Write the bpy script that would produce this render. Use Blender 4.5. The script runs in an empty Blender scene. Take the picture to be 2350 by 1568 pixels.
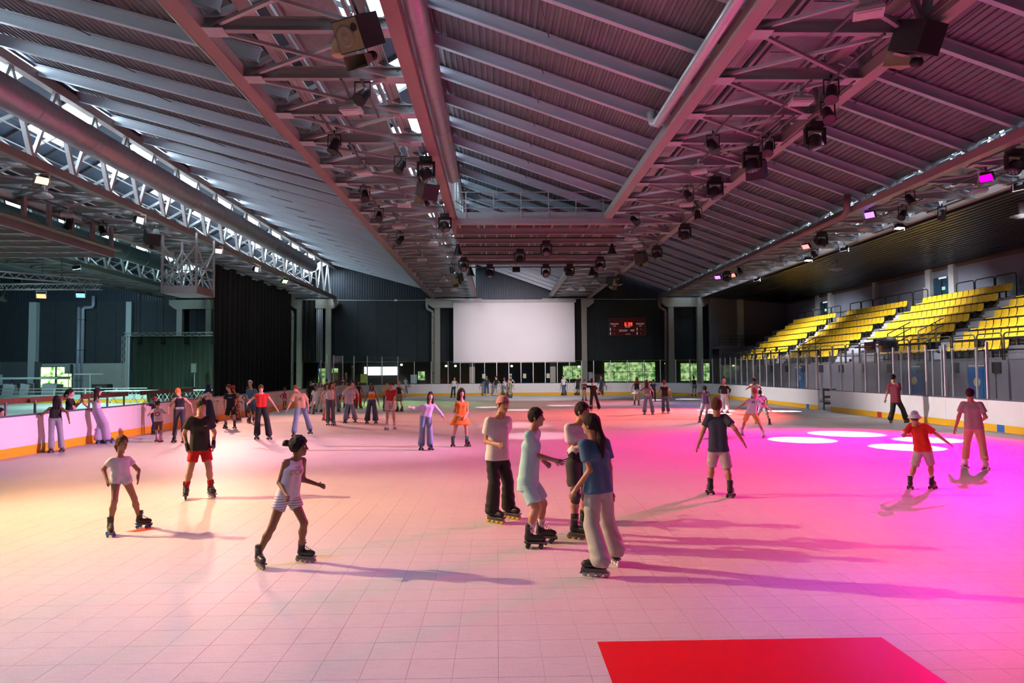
import bpy, bmesh, math, random
import numpy as np
from mathutils import Vector, Matrix, Euler
R = math.radians
rnd = random.Random(7)
scene = bpy.context.scene
COL = scene.collection

# ------------------------------------------------------------------ camera
cam_d = bpy.data.cameras.new('camera')
cam_d.sensor_width = 36.0
cam_d.lens = 36.0 * 1567.0 / 2350.0
cam_d.clip_end = 400
cam = bpy.data.objects.new('camera', cam_d)
cam.location = (0, 0, 2.2)
cam.rotation_euler = (Matrix.Rotation(R(-1.29497), 4, 'Z') @ Matrix.Rotation(R(92.43955), 4, 'X') @ Matrix.Rotation(R(-0.3896), 4, 'Z')).to_euler()
COL.objects.link(cam)
scene.camera = cam

# ------------------------------------------------------------------ world, exposure
world = bpy.data.worlds.new('world'); scene.world = world
world.use_nodes = True
world.node_tree.nodes['Background'].inputs[0].default_value = (0.80, 0.84, 1.0, 1)
world.node_tree.nodes['Background'].inputs[1].default_value = 0.05
vs = scene.view_settings
vs.view_transform = 'Standard'; vs.look = 'None'; vs.exposure = 0.0; vs.gamma = 1.0
vs.use_curve_mapping = False
try:
    scene.cycles.max_bounces = 4; scene.cycles.diffuse_bounces = 2; scene.cycles.glossy_bounces = 2
    scene.cycles.transmission_bounces = 4; scene.cycles.transparent_max_bounces = 10
    scene.cycles.use_adaptive_sampling = True; scene.cycles.adaptive_threshold = 0.2; scene.cycles.adaptive_min_samples = 20
    scene.cycles.sample_clamp_indirect = 4.0
    scene.cycles.caustics_reflective = False; scene.cycles.caustics_refractive = False
except Exception:
    pass
# ------------------------------------------------------------------ helpers
def link(o, parent=None):
    COL.objects.link(o)
    if parent is not None: o.parent = parent
    return o
def tag(o, label=None, cat=None, group=None, kind=None):
    if label: o['label'] = label
    if cat: o['category'] = cat
    if group: o['group'] = group
    if kind: o['kind'] = kind
    return o
def empty(name, loc=(0, 0, 0), rz=0.0, parent=None):
    o = bpy.data.objects.new(name, None); o.empty_display_size = .2
    o.location = loc; o.rotation_euler = (0, 0, rz)
    return link(o, parent)
def thing(name, label, cat, loc=(0, 0, 0), rz=0.0, group=None):
    return tag(empty(name, loc, rz), label, cat, group)

MATS = {}
def mat(name, col, rough=.6, metal=0.0, var=.12, scale=6.0, bump=0.0, spec=.5, emit=None, es=0.0):
    if name in MATS: return MATS[name]
    m = bpy.data.materials.new(name); m.use_nodes = True
    nt = m.node_tree; b = nt.nodes['Principled BSDF']
    b.inputs['Roughness'].default_value = rough; b.inputs['Metallic'].default_value = metal
    b.inputs['Specular IOR Level'].default_value = spec
    tc = nt.nodes.new('ShaderNodeTexCoord'); nz = nt.nodes.new('ShaderNodeTexNoise')
    nz.inputs['Scale'].default_value = scale; nz.inputs['Detail'].default_value = 4
    nt.links.new(tc.outputs['Object'], nz.inputs['Vector'])
    mp = nt.nodes.new('ShaderNodeMix'); mp.data_type = 'RGBA'
    c = tuple(col)
    mp.inputs[6].default_value = tuple(min(1, v * (1 - var)) for v in c) + (1,)
    mp.inputs[7].default_value = tuple(min(1, v * (1 + var)) for v in c) + (1,)
    nt.links.new(nz.outputs['Fac'], mp.inputs[0]); nt.links.new(mp.outputs[2], b.inputs['Base Color'])
    if bump:
        bp = nt.nodes.new('ShaderNodeBump'); bp.inputs['Strength'].default_value = bump
        nt.links.new(nz.outputs['Fac'], bp.inputs['Height']); nt.links.new(bp.outputs[0], b.inputs['Normal'])
    if emit:
        b.inputs['Emission Color'].default_value = tuple(emit) + (1,); b.inputs['Emission Strength'].default_value = es
    m.diffuse_color = c + (1,)
    MATS[name] = m
    return m
def pattern(name, c0, c1, kind='wave', scale=20.0, rough=.7, thr=.5, axis='Z', dist=0.0):
    if name in MATS: return MATS[name]
    m = mat(name, c0, rough); nt = m.node_tree; b = nt.nodes['Principled BSDF']
    tc = nt.nodes.new('ShaderNodeTexCoord')
    if kind == 'wave':
        t = nt.nodes.new('ShaderNodeTexWave'); t.bands_direction = axis; t.inputs['Scale'].default_value = scale
        t.inputs['Distortion'].default_value = dist; out = t.outputs['Fac']
    elif kind == 'vor':
        t = nt.nodes.new('ShaderNodeTexVoronoi'); t.inputs['Scale'].default_value = scale; out = t.outputs['Distance']
    else:
        t = nt.nodes.new('ShaderNodeTexNoise'); t.inputs['Scale'].default_value = scale; out = t.outputs['Fac']
    nt.links.new(tc.outputs['Object'], t.inputs['Vector'])
    r = nt.nodes.new('ShaderNodeValToRGB'); r.color_ramp.interpolation = 'LINEAR'
    r.color_ramp.elements[0].position = max(0, thr - .04); r.color_ramp.elements[0].color = tuple(c0) + (1,)
    r.color_ramp.elements[1].position = min(1, thr + .04); r.color_ramp.elements[1].color = tuple(c1) + (1,)
    nt.links.new(out, r.inputs[0]); nt.links.new(r.outputs[0], b.inputs['Base Color'])
    return m
def emitter(name, col, s):
    if name in MATS: return MATS[name]
    m = bpy.data.materials.new(name); m.use_nodes = True; nt = m.node_tree
    nt.nodes.remove(nt.nodes['Principled BSDF'])
    e = nt.nodes.new('ShaderNodeEmission'); e.inputs[0].default_value = tuple(col) + (1,); e.inputs[1].default_value = s
    nt.links.new(e.outputs[0], nt.nodes['Material Output'].inputs[0]); MATS[name] = m
    return m
def glass(name, tint=(.93, .97, .96), gloss=.06, rough=.03):
    if name in MATS: return MATS[name]
    m = bpy.data.materials.new(name); m.use_nodes = True; nt = m.node_tree
    nt.nodes.remove(nt.nodes['Principled BSDF'])
    t = nt.nodes.new('ShaderNodeBsdfTransparent'); t.inputs[0].default_value = tuple(tint) + (1,)
    g = nt.nodes.new('ShaderNodeBsdfGlossy'); g.inputs['Roughness'].default_value = rough
    lw = nt.nodes.new('ShaderNodeLayerWeight'); lw.inputs[0].default_value = .5
    mx = nt.nodes.new('ShaderNodeMixShader')
    pw = nt.nodes.new('ShaderNodeMath'); pw.operation = 'POWER'; pw.inputs[1].default_value = 4.0
    ad = nt.nodes.new('ShaderNodeMath'); ad.operation = 'MULTIPLY_ADD'; ad.inputs[1].default_value = .35; ad.inputs[2].default_value = gloss
    nt.links.new(lw.outputs['Facing'], pw.inputs[0]); nt.links.new(pw.outputs[0], ad.inputs[0]); nt.links.new(ad.outputs[0], mx.inputs[0])
    nt.links.new(t.outputs[0], mx.inputs[1]); nt.links.new(g.outputs[0], mx.inputs[2])
    nt.links.new(mx.outputs[0], nt.nodes['Material Output'].inputs[0]); MATS[name] = m
    return m

class MB:
    """collects shapes for ONE mesh"""
    def __init__(s): s.v = []; s.f = []; s.mi = []; s.cur = 0
    def add(s, vs, fs):
        o = len(s.v); s.v.extend(tuple(map(float, v)) for v in vs)
        for f in fs: s.f.append(tuple(i + o for i in f)); s.mi.append(s.cur)
        return s
    def box(s, x0, x1, y0, y1, z0, z1):
        return s.add([(x0,y0,z0),(x1,y0,z0),(x1,y1,z0),(x0,y1,z0),(x0,y0,z1),(x1,y0,z1),(x1,y1,z1),(x0,y1,z1)],
            [(0,3,2,1),(4,5,6,7),(0,1,5,4),(1,2,6,5),(2,3,7,6),(3,0,4,7)])
    def bevbox(s, x0, x1, y0, y1, z0, z1, b=.02):
        # box with chamfered vertical edges and top
        pts = lambda i, z: [(x0+i,y0+b+i*0,z),(x0+b,y0+i,z),(x1-b,y0+i,z),(x1-i,y0+b,z),(x1-i,y1-b,z),(x1-b,y1-i,z),(x0+b,y1-i,z),(x0+i,y1-b,z)]
        L = [pts(0, z0), pts(0, z1 - b), pts(b*.7, z1)]
        v = [p for l in L for p in l]; f = [tuple(reversed(range(8)))]
        for k in range(2):
            for i in range(8): j = (i+1) % 8; f.append((k*8+i, k*8+j, k*8+8+j, k*8+8+i))
        f.append(tuple(range(16, 24)))
        return s.add(v, f)
    def beam(s, p0, p1, w, h):
        p0 = Vector(p0); p1 = Vector(p1); d = (p1-p0).normalized()
        up = Vector((0,0,1)) if abs(d.z) < .95 else Vector((0,1,0))
        sx = d.cross(up).normalized(); u = sx.cross(d)
        a = [p + sx*i*w/2 + u*j*h/2 for p in (p0, p1) for i, j in ((-1,-1),(1,-1),(1,1),(-1,1))]
        return s.add(a, [(0,1,2,3),(7,6,5,4),(0,4,5,1),(1,5,6,2),(2,6,7,3),(3,7,4,0)])
    def tube(s, pts, r, n=8, cap=True, rs=None):
        pts = [Vector(p) for p in pts]; rings = []; prev = None
        for i, p in enumerate(pts):
            d = (pts[min(i+1, len(pts)-1)] - pts[max(i-1, 0)])
            if d.length < 1e-9: d = Vector((0,0,1))
            d.normalize()
            if prev is None:
                up = Vector((0,0,1)) if abs(d.z) < .9 else Vector((1,0,0)); a = d.cross(up).normalized()
            else:
                a = prev - d*prev.dot(d)
                a = a.normalized() if a.length > 1e-6 else d.orthogonal().normalized()
            prev = a; b = d.cross(a); rr = rs[i] if rs else r
            rings.append([p + (a*math.cos(t) + b*math.sin(t))*rr for t in [2*math.pi*k/n for k in range(n)]])
        v = [q for rg in rings for q in rg]; f = []
        for i in range(len(rings)-1):
            for k in range(n): j = (k+1) % n; f.append((i*n+k, i*n+j, (i+1)*n+j, (i+1)*n+k))
        if cap: f.append(tuple(reversed(range(n)))); f.append(tuple(range((len(rings)-1)*n, len(rings)*n)))
        return s.add(v, f)
    def lathe(s, prof, c=(0,0,0), n=16, axis='Z'):
        v = []; f = []
        for r_, z in prof:
            for k in range(n):
                t = 2*math.pi*k/n; a, b = r_*math.cos(t), r_*math.sin(t)
                q = (a, b, z) if axis == 'Z' else ((z, a, b) if axis == 'X' else (b, z, a))
                v.append((c[0]+q[0], c[1]+q[1], c[2]+q[2]))
        for i in range(len(prof)-1):
            for k in range(n): j = (k+1) % n; f.append((i*n+k, i*n+j, (i+1)*n+j, (i+1)*n+k))
        f.append(tuple(reversed(range(n)))); f.append(tuple(range((len(prof)-1)*n, len(prof)*n)))
        return s.add(v, f)
    def prism(s, poly, z0, z1):
        n = len(poly); v = [(x, y, z0) for x, y in poly] + [(x, y, z1) for x, y in poly]
        return s.add(v, [tuple(reversed(range(n))), tuple(range(n, 2*n))] + [(i, (i+1) % n, n+(i+1) % n, n+i) for i in range(n)])
    def rot(s, M, start=0):
        for i in range(start, len(s.v)): s.v[i] = tuple(M @ Vector(s.v[i]))
        return s
    def mesh(s, name, mats, smooth=False):
        me = bpy.data.meshes.new(name); me.from_pydata(s.v, [], s.f)
        mats = mats if isinstance(mats, (list, tuple)) else [mats]
        for m in mats: me.materials.append(m)
        if len(mats) > 1: me.polygons.foreach_set('material_index', s.mi)
        if smooth: me.polygons.foreach_set('use_smooth', [True]*len(s.f))
        me.update(); return me
    def build(s, name, mats, parent=None, smooth=False, loc=None):
        o = bpy.data.objects.new(name, s.mesh(name, mats, smooth)); link(o, parent)
        if loc is not None: o.location = loc
        return o
def inst(name, me, parent=None, loc=(0,0,0), rz=0.0):
    o = bpy.data.objects.new(name, me); o.location = loc; o.rotation_euler = (0, 0, rz)
    return link(o, parent)
UNIT = {}
def unit(kind, m):
    k = (kind, m.name)
    if k in UNIT: return UNIT[k]
    b = MB()
    if kind == 'box': b.box(-.5,.5,-.5,.5,-.5,.5)
    elif kind == 'I':
        t = .1
        pr = [(-.5,-.5),(.5,-.5),(.5,-.5+t),(.07,-.5+t),(.07,.5-t),(.5,.5-t),(.5,.5),(-.5,.5),(-.5,.5-t),(-.07,.5-t),(-.07,-.5+t),(-.5,-.5+t)]
        n = len(pr); v = [(x,y,-.5) for x,y in pr] + [(x,y,.5) for x,y in pr]
        f = [(i,(i+1)%n,n+(i+1)%n,n+i) for i in range(n)] + [(0,1,2,11)[::-1],(3,4,9,10)[::-1],(5,6,7,8)[::-1],(12,13,14,23),(15,16,21,22),(17,18,19,20)]
        b.add(v, f)
    elif kind == 'tube':
        b.lathe([(.5,-.5),(.5,.5)], n=12)
    UNIT[k] = b.mesh(kind, m, kind == 'tube'); return UNIT[k]
def member(name, p0, p1, w, h, m, parent=None, kind='box', base=(0,0,0)):
    """a straight bar between two world points, sharing mesh data; local to a parent Empty standing at base"""
    p0 = Vector(p0); p1 = Vector(p1); d = p1-p0; L = d.length; d.normalize()
    up = Vector((0,0,1)) if abs(d.z) < .97 else Vector((0,1,0))
    x = up.cross(d).normalized(); y = d.cross(x)
    o = bpy.data.objects.new(name, unit(kind, m))
    Mt = Matrix(((x.x*w, y.x*h, d.x*L, 0), (x.y*w, y.y*h, d.y*L, 0), (x.z*w, y.z*h, d.z*L, 0), (0,0,0,1)))
    c = (p0+p1)/2 - Vector(base)
    o.matrix_basis = Matrix.Translation(c) @ Mt
    return link(o, parent)

# ------------------------------------------------------------------ materials
steel = mat('steel_grey', (.34,.345,.36), .55, .25, .15, 3)
steel_l = mat('steel_light', (.52,.53,.55), .5, .2, .12, 3)
steel_d = mat('steel_dark', (.12,.125,.13), .55, .2)
steel_red = mat('steel_oxide', (.30,.20,.20), .6, .1)
galv = mat('galvanised', (.40,.41,.42), .42, .5, .2, 2)
deck_m = mat('roof_sheet', (.185,.20,.215), .5, .35, .25, 1.5)
duct_m = mat('duct_metal', (.42,.40,.43), .38, .55, .18, 4)
blackm = mat('black_metal', (.018,.018,.02), .45, .2)
blackp = mat('black_paint', (.02,.021,.024), .7)
whitep = mat('white_paint', (.78,.78,.78), .5, 0, .04)
conc = mat('concrete', (.42,.43,.37), .85, 0, .18, 5, .2)
conc_d = mat('concrete_dark', (.16,.155,.17), .8, 0, .2, 3, .1)
conc_l = mat('concrete_step', (.44,.47,.52), .8, 0, .12, 4, .1)
yellow_p = mat('yellow_plastic', (.88,.58,.03), .35, 0, .06)
kick_m = mat('yellow_kick', (.86,.46,.015), .4, 0, .06)
board_m = mat('white_board', (.80,.78,.78), .32, 0, .03, 1.2)
brownw = mat('brown_plank', (.16,.065,.035), .5, 0, .25, 8)
glass_m = glass('rink_glass', (.975,.985,.98), .02)
glass_s = glass('scratched_glass', (.94,.945,.955), .04, .12)
# ================================================================== FLOOR
def floor_material(name, seams):
    m = bpy.data.materials.new(name); m.use_nodes = True; nt = m.node_tree; b = nt.nodes['Principled BSDF']
    b.inputs['Specular IOR Level'].default_value = .35
    tc = nt.nodes.new('ShaderNodeTexCoord')
    big = nt.nodes.new('ShaderNodeTexNoise'); big.inputs['Scale'].default_value = .35; big.inputs['Detail'].default_value = 6
    fine = nt.nodes.new('ShaderNodeTexNoise'); fine.inputs['Scale'].default_value = 60; fine.inputs['Detail'].default_value = 5
    mp = nt.nodes.new('ShaderNodeMapping'); mp.inputs['Scale'].default_value = (1, 9, 1); mp.inputs['Rotation'].default_value = (0, 0, .5)
    scr = nt.nodes.new('ShaderNodeTexNoise'); scr.inputs['Scale'].default_value = 6; scr.inputs['Detail'].default_value = 8
    geo = nt.nodes.new('ShaderNodeNewGeometry')
    for t in (big, fine): nt.links.new(geo.outputs['Position'], t.inputs['Vector'])
    nt.links.new(geo.outputs['Position'], mp.inputs[0]); nt.links.new(mp.outputs[0], scr.inputs['Vector'])
    def ramp(src, p0, c0, p1, c1):
        r = nt.nodes.new('ShaderNodeValToRGB'); r.color_ramp.elements[0].position = p0; r.color_ramp.elements[1].position = p1
        r.color_ramp.elements[0].color = (*c0, 1); r.color_ramp.elements[1].color = (*c1, 1)
        nt.links.new(src, r.inputs[0]); return r.outputs[0]
    def mul(a, bb, fac=1.0):
        x = nt.nodes.new('ShaderNodeMix'); x.data_type = 'RGBA'; x.blend_type = 'MULTIPLY'; x.inputs[0].default_value = fac
        nt.links.new(a, x.inputs[6]); nt.links.new(bb, x.inputs[7]); return x.outputs[2]
    c = ramp(big.outputs['Fac'], .3, (.60, .57, .56), .7, (.68, .65, .64))
    c = mul(c, ramp(fine.outputs['Fac'], .3, (.88, .88, .88), .7, (1, 1, 1)))
    c = mul(c, ramp(scr.outputs['Fac'], .35, (.92, .91, .91), .6, (1, 1, 1)))
    if seams:
        br = nt.nodes.new('ShaderNodeTexBrick'); br.offset = 0; br.inputs['Scale'].default_value = 1
        br.inputs['Brick Width'].default_value = 1/3; br.inputs['Row Height'].default_value = 1/3
        br.inputs['Mortar Size'].default_value = .004; br.inputs['Mortar Smooth'].default_value = .3
        for i, v in ((1, 1), (2, .98), (3, .84)): br.inputs[i].default_value = (v, v, v, 1)
        nt.links.new(geo.outputs['Position'], br.inputs['Vector'])
        c = mul(c, br.outputs['Color'])
    nt.links.new(c, b.inputs['Base Color'])
    rr = nt.nodes.new('ShaderNodeMapRange'); rr.inputs[3].default_value = .40; rr.inputs[4].default_value = .56
    nt.links.new(scr.outputs['Fac'], rr.inputs[0]); nt.links.new(rr.outputs[0], b.inputs['Roughness'])
    return m
rink_far_m = floor_material('rink_floor_far', True); rink_m = floor_material('rink_floor', False)
hall_m = mat('hall_floor', (.10,.10,.105), .6, 0, .2, 1.0)
fl = MB().box(-52, 30, -6, 76, -.35, -.03).build('floor', hall_m); tag(fl, kind='structure')
def rrect(x0, x1, y0, y1, r, n=10):
    p = [(x0, y0), (x1, y0)]
    for k in range(n+1): t = math.pi/2*k/n; p.append((x1-r+r*math.cos(t), y1-r+r*math.sin(t)))
    for k in range(n+1): t = math.pi/2+math.pi/2*k/n; p.append((x0+r+r*math.cos(t), y1-r+r*math.sin(t)))
    return p
NX0, NX1, NY0, NY1 = -9.0, 9.0, 4.0, 12.0          # where single floor tiles can be told apart
MB().prism(rrect(-12.9, 17.2, NY1, 60.6, 8.5), -.03, 0).build('rink_surface', rink_far_m, fl)
MB().box(-12.9, NX0, -6, NY1, -.03, 0).box(NX1, 17.2, -6, NY1, -.03, 0).box(NX0, NX1, -6, NY0, -.03, 0).build('rink_surface', rink_far_m, fl)
MB().box(NX0, NX1, NY0, NY1, -.03, -.003).build('tile_bed', mat('tile_joint', (.48,.46,.45), .6), fl)
T = 1/3
tile_me = MB().bevbox(-T/2+.0012, T/2-.0012, -T/2+.0012, T/2-.0012, -.003, 0, .0012).mesh('tile', rink_m)
tl = []
for i in range(54):
    for j in range(24): tl.append((NX0+T*(i+.5), NY0+T*(j+.5)))
inv = [t for t in tl if abs(t[0]+.03*t[1]*0) < .78*t[1]]
inv.sort(key=lambda t: t[1]*t[1]+t[0]*t[0]*.4)
near_t = [t for t in inv if t[1] > 4.3][:300]; ns = set(near_t)
for x, y in near_t: inst('tile', tile_me, fl, (x, y, 0))
b = MB()
for x, y in tl:
    if (x, y) not in ns: b.bevbox(x-T/2+.0012, x+T/2-.0012, y-T/2+.0012, y+T/2-.0012, -.003, 0, .0012)
tag(b.build('tile_field', rink_m, fl), kind='stuff')
redline = mat('line_red', (.50,.05,.06), .4); redpatch = mat('patch_red', (.72,.004,.012), .35, 0, .05)
MB().box(-12.75, 17.1, 29.93, 30.05, 0, .0015).build('centre_line', redline, fl)
MB().box(.80, 3.13, 3.0, 5.61, 0, .0018).build('red_patch', redpatch, fl)
MB().add([(-5.18,9.70,.002),(-5.00,9.66,.002),(-4.80,9.86,.002),(-4.95,10.0,.002)], [(0,1,2,3)]).build('red_square', mat('patch_orange', (.78,.06,.015), .4), fl)
MB().box(-47, -14.4, 16, 52, -.03, .0).build('side_rink_surface', mat('side_floor', (.70,.74,.76), .3, 0, .06), fl)

# ================================================================== RINK BARRIER
bar = thing('rink_barrier', 'white rink boards with yellow kick strip and glass around the skating floor', 'barrier', (2.15, 60.5, 0))
BB = Vector((2.15, 60.5, 0))
rail_m = mat('board_rail', (.10,.11,.14), .45, .1)
post_m = mat('glass_post', (.72,.71,.73), .4, .2)
red_k = mat('kick_red', (.55,.02,.03), .4); blue_k = mat('kick_blue', (.02,.14,.50), .4)
PAN = {}
def panel_mesh(L):
    k = round(L, 3)
    if k not in PAN:
        PAN[k] = (MB().box(-L/2+.003, L/2-.003, 0, .1, .0, 1.06).mesh('board_panel', board_m),
                  MB().box(-L/2, L/2, -.012, .0, .0, .245).mesh('kick_strip', kick_m),
                  MB().box(-L/2, L/2, -.01, .12, 1.06, 1.10).mesh('top_rail', rail_m))
    return PAN[k]
def board(p0, p1, glass_h=0.0, gm=None, split=1):
    p0 = Vector((*p0, 0)); p1 = Vector((*p1, 0)); d = p1-p0; L = d.length; c = (p0+p1)/2
    a = math.atan2(d.y, d.x)
    m = panel_mesh(L)
    o = inst('board_panel', m[0], bar, c-BB, a)
    inst('kick_strip', m[1], o); inst('top_rail', m[2], o)
    if glass_h:
        for s in range(split):
            l = L/split; cx = -L/2+l*(s+.5)
            g = MB().box(cx-l/2+.03, cx+l/2-.03, .03, .045, 1.12, 1.1+glass_h).build('glass_pane', gm or glass_m, bar, loc=c-BB); g.rotation_euler = (0, 0, a)
            q = MB().box(cx-l/2-.028, cx-l/2+.028, .0, .075, 1.1, 1.1+glass_h+.04).build('glass_post', post_m, bar, loc=c-BB); q.rotation_euler = (0, 0, a)
# path runs so that the rink lies on the -y side of each panel
X0, X1, YF, RC = -12.8, 17.1, 60.5, 8.5
y = 10.0
while y < 45.9: board((X0, y), (X0, y+2.4)); y += 2.4          # left side without glass
inst('board_panel', MB().box(-.06, .06, -.1, 0, 0, 1.1).mesh('board_end', board_m), bar, Vector((X0, y+.02, 0))-BB, 0)
def arc(cx, cy, a0, a1, n): return [(cx+RC*math.cos(a0+(a1-a0)*k/n), cy+RC*math.sin(a0+(a1-a0)*k/n)) for k in range(n+1)]
board((X0, 50.2), (X0, 52.0), 1.9)
ch = arc(X0+RC, YF-RC, math.pi, math.pi/2, 9)
for a_, b_ in zip(ch, ch[1:]): board(a_, b_, 2.35 if a_[0] < -8 else 1.9, None, 1)
xs = np.linspace(X0+RC, X1-RC, 7)
for a_, b_ in zip(xs, xs[1:]): board((a_, YF), (b_, YF), 1.9, None, 2)
ch = arc(X1-RC, YF-RC, math.pi/2, 0, 9)
for a_, b_ in zip(ch, ch[1:]): board(a_, b_, 1.9, None, 1)
yy = 52.0
while yy > 36.2: board((X1, yy), (X1, max(yy-2.25, 36.1)), 1.9, glass_s if yy < 46 else None, 2); yy -= 2.25
yy = 34.75
while yy > 14: board((X1, yy), (X1, yy-2.25), 1.95, glass_s, 1 if yy < 28 else 2); yy -= 2.25
for yy, m in ((37.3, blue_k), (30.25, red_k), (22.9, blue_k)):
    MB().box(-.016, 0, -.17, .17, .0, .246).build('kick_mark', m, bar, loc=Vector((X1-.002, yy, 0))-BB)
for yy in (35.0, 33.6, 31.5, 29.2, 28.6, 27.9, 26.5):                   # players' box glass behind the boards
    MB().box(-.03,.03,-.03,.03,0,3.0).build('glass_post', post_m, bar, loc=Vector((18.9, yy, 0))-BB)
MB().box(-.035,.035,26.5,35.0,2.95,2.98).build('top_rail', post_m, bar, loc=Vector((18.9, 0, 0))-Vector((BB.x, BB.y, 0)))
for a_, b_ in ((35.0,33.6),(33.6,31.5),(31.5,29.2),(28.6,26.5)):
    MB().box(-.01,.01,b_+.04,a_-.04,1.0,2.95).build('glass_pane', glass_s, bar, loc=Vector((18.9, 0, 0))-Vector((BB.x, BB.y, 0)))
# wooden gate leaf standing open in the gap on the right
gt = thing('rink_gate', 'small brown wooden gate standing open in the right boards', 'gate', (17.35, 36.0, 0))
for x in (0.0, .62): MB().box(x, x+.06, 0, .06, 0, 1.15).build('gate_post', steel_d, gt)
for z in (.28, .62, 1.0): MB().box(0, .68, .01, .05, z, z+.13).build('plank', brownw, gt)
# ledge outside the left boards
lg = thing('board_ledge', 'dark slatted ledge running along the outside of the left boards', 'ledge', (-13.2, 28, 0))
for k in range(3): MB().box(-.19+.14*k, -.07+.14*k, -14, 17.6, 1.0, 1.04).build('plank', mat('ledge_dark', (.07,.06,.055), .5, 0, .3, 9), lg)
for k in range(14): MB().box(-.15, -.10, -13.5+2.4*k, -13.45+2.4*k, 0, 1.0).build('bracket', steel_d, lg)

# ================================================================== ROOF
YK = [19.05+2.37*k for k in range(-5, 21)]; YN, YB = 4.0, 68.3
BANDS = [(-32.2,-28.2,'far left'), (-20.2,-16.1,'left'), (-6.3,-2.07,'centre left'), (5.35,9.3,'centre right'), (16.6,20.7,'right')]
ZB = 9.55
def corr_sheet(x0, z0, x1, z1, y0, y1, pitch=.22, h=.045):
    L = math.hypot(x1-x0, z1-z0); n = int(L/pitch); ux, uz = (x1-x0)/L, (z1-z0)/L; nx, nz = -uz, ux
    prof = []
    for i in range(n):
        s = i*pitch
        for ds, hh in ((0,0),(.35,0),(.47,1),(.88,1)): prof.append((s+ds*pitch, hh*h))
    prof.append((L, 0)); b = MB(); v = []
    for s, hh in prof:
        for yv in (y0, y1): v.append((x0+ux*s+nx*hh, yv, z0+uz*s+nz*hh))
    return b.add(v, [(2*i, 2*i+1, 2*i+3, 2*i+2) for i in range(len(prof)-1)])
purlin_m = mat('purlin_paint', (.62,.70,.79), .5, .2, .12, 2)
def bay(xa, xb, lab):
    """sloping roof from the high side of one truss (xa) down to the low side of the next (xb)"""
    zt, zl = 12.7, 9.95
    c = corr_sheet(xa-.15, zt+.06+.37, xb+.55, zl-.1+.37, YN, YB).build('ceiling', deck_m); tag(c, kind='structure')
    for yk in YK: member('purlin', (xa-.1, yk, zt+.18), (xb+.5, yk, zl+.18-.1), .17, .36, purlin_m, c, 'I')
    for fr in (.48,):
        for a_, b_ in zip(YK, YK[1:]):
            x = xa+(xb-xa)*fr; z = zt+(zl-zt)*fr
            member('sag_rod', (x-.35, a_, z+.03), (x+.05, b_, z+.3), .025, .025, steel_d, c)
    return c
bay(-28.2, -20.2, ''); bay(-16.1, -6.3, ''); bay(-2.07, 5.35, ''); bay(9.3, 16.6, '')
c = corr_sheet(-52, 12.6, -32.0, 10.3, YN, YB).build('ceiling', deck_m); tag(c, kind='structure')
# glazed clerestories (daylight panes between blue panels)
panel_b = mat('blue_cladding', (.10,.14,.20), .45, .35, .2, 2)
PANE = {0: emitter('sky_pane_a', (.62,.95,1.0), 6.0), 1: emitter('sky_pane_b', (.74,.90,1.0), 22.0), 2: emitter('sky_pane_c', (.66,.86,1.0), 9.0), 3: None, 4: emitter('sky_pane_d', (.66,.82,1.0), 14.0)}
for bi, (XL, XR, nm) in enumerate(BANDS):
    wf = MB()
    def on(t, y, off=0): return (XL+.1+(XR-.1-XL)*t, y, 10.45+2.45*t+off)
    for t in (0, .5, 1): wf.beam(on(t, YN, .06), on(t, YB, .06), .08, .10)
    w = wf.build('window_%d' % (bi+1), steel_d); tag(w, kind='structure')
    for k, (ya, yb) in enumerate(zip(YK, YK[1:])):
        pane = PANE[bi] is not None and (k % 2 == 0)
        for (t0, t1) in ((0, .5), (.5, 1)):
            isg = pane and t0 > 0
            q = MB()
            pa = [on(t0, ya+.05), on(t0, yb-.05), on(t1, yb-.05), on(t1, ya+.05)]
            pb = [(x, y, z+.04) for x, y, z in pa]
            q.add(pa+pb, [(0,1,2,3),(7,6,5,4),(0,4,5,1),(1,5,6,2),(2,6,7,3),(3,7,4,0)])
            q.build('pane' if isg else 'panel', PANE[bi] if isg else panel_b, w)
        member('mullion', on(0, ya, -.04), on(1, ya, -.04), .07, .12, steel_d, w)
    # short roof over the head of the glazing
    MB().add([(XR-.45, YN, 12.95), (XR+.2, YN, 13.2), (XR+.2, YB, 13.2), (XR-.45, YB, 12.95)], [(0,1,2,3)]).build('head_flashing', panel_b, w)
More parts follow.
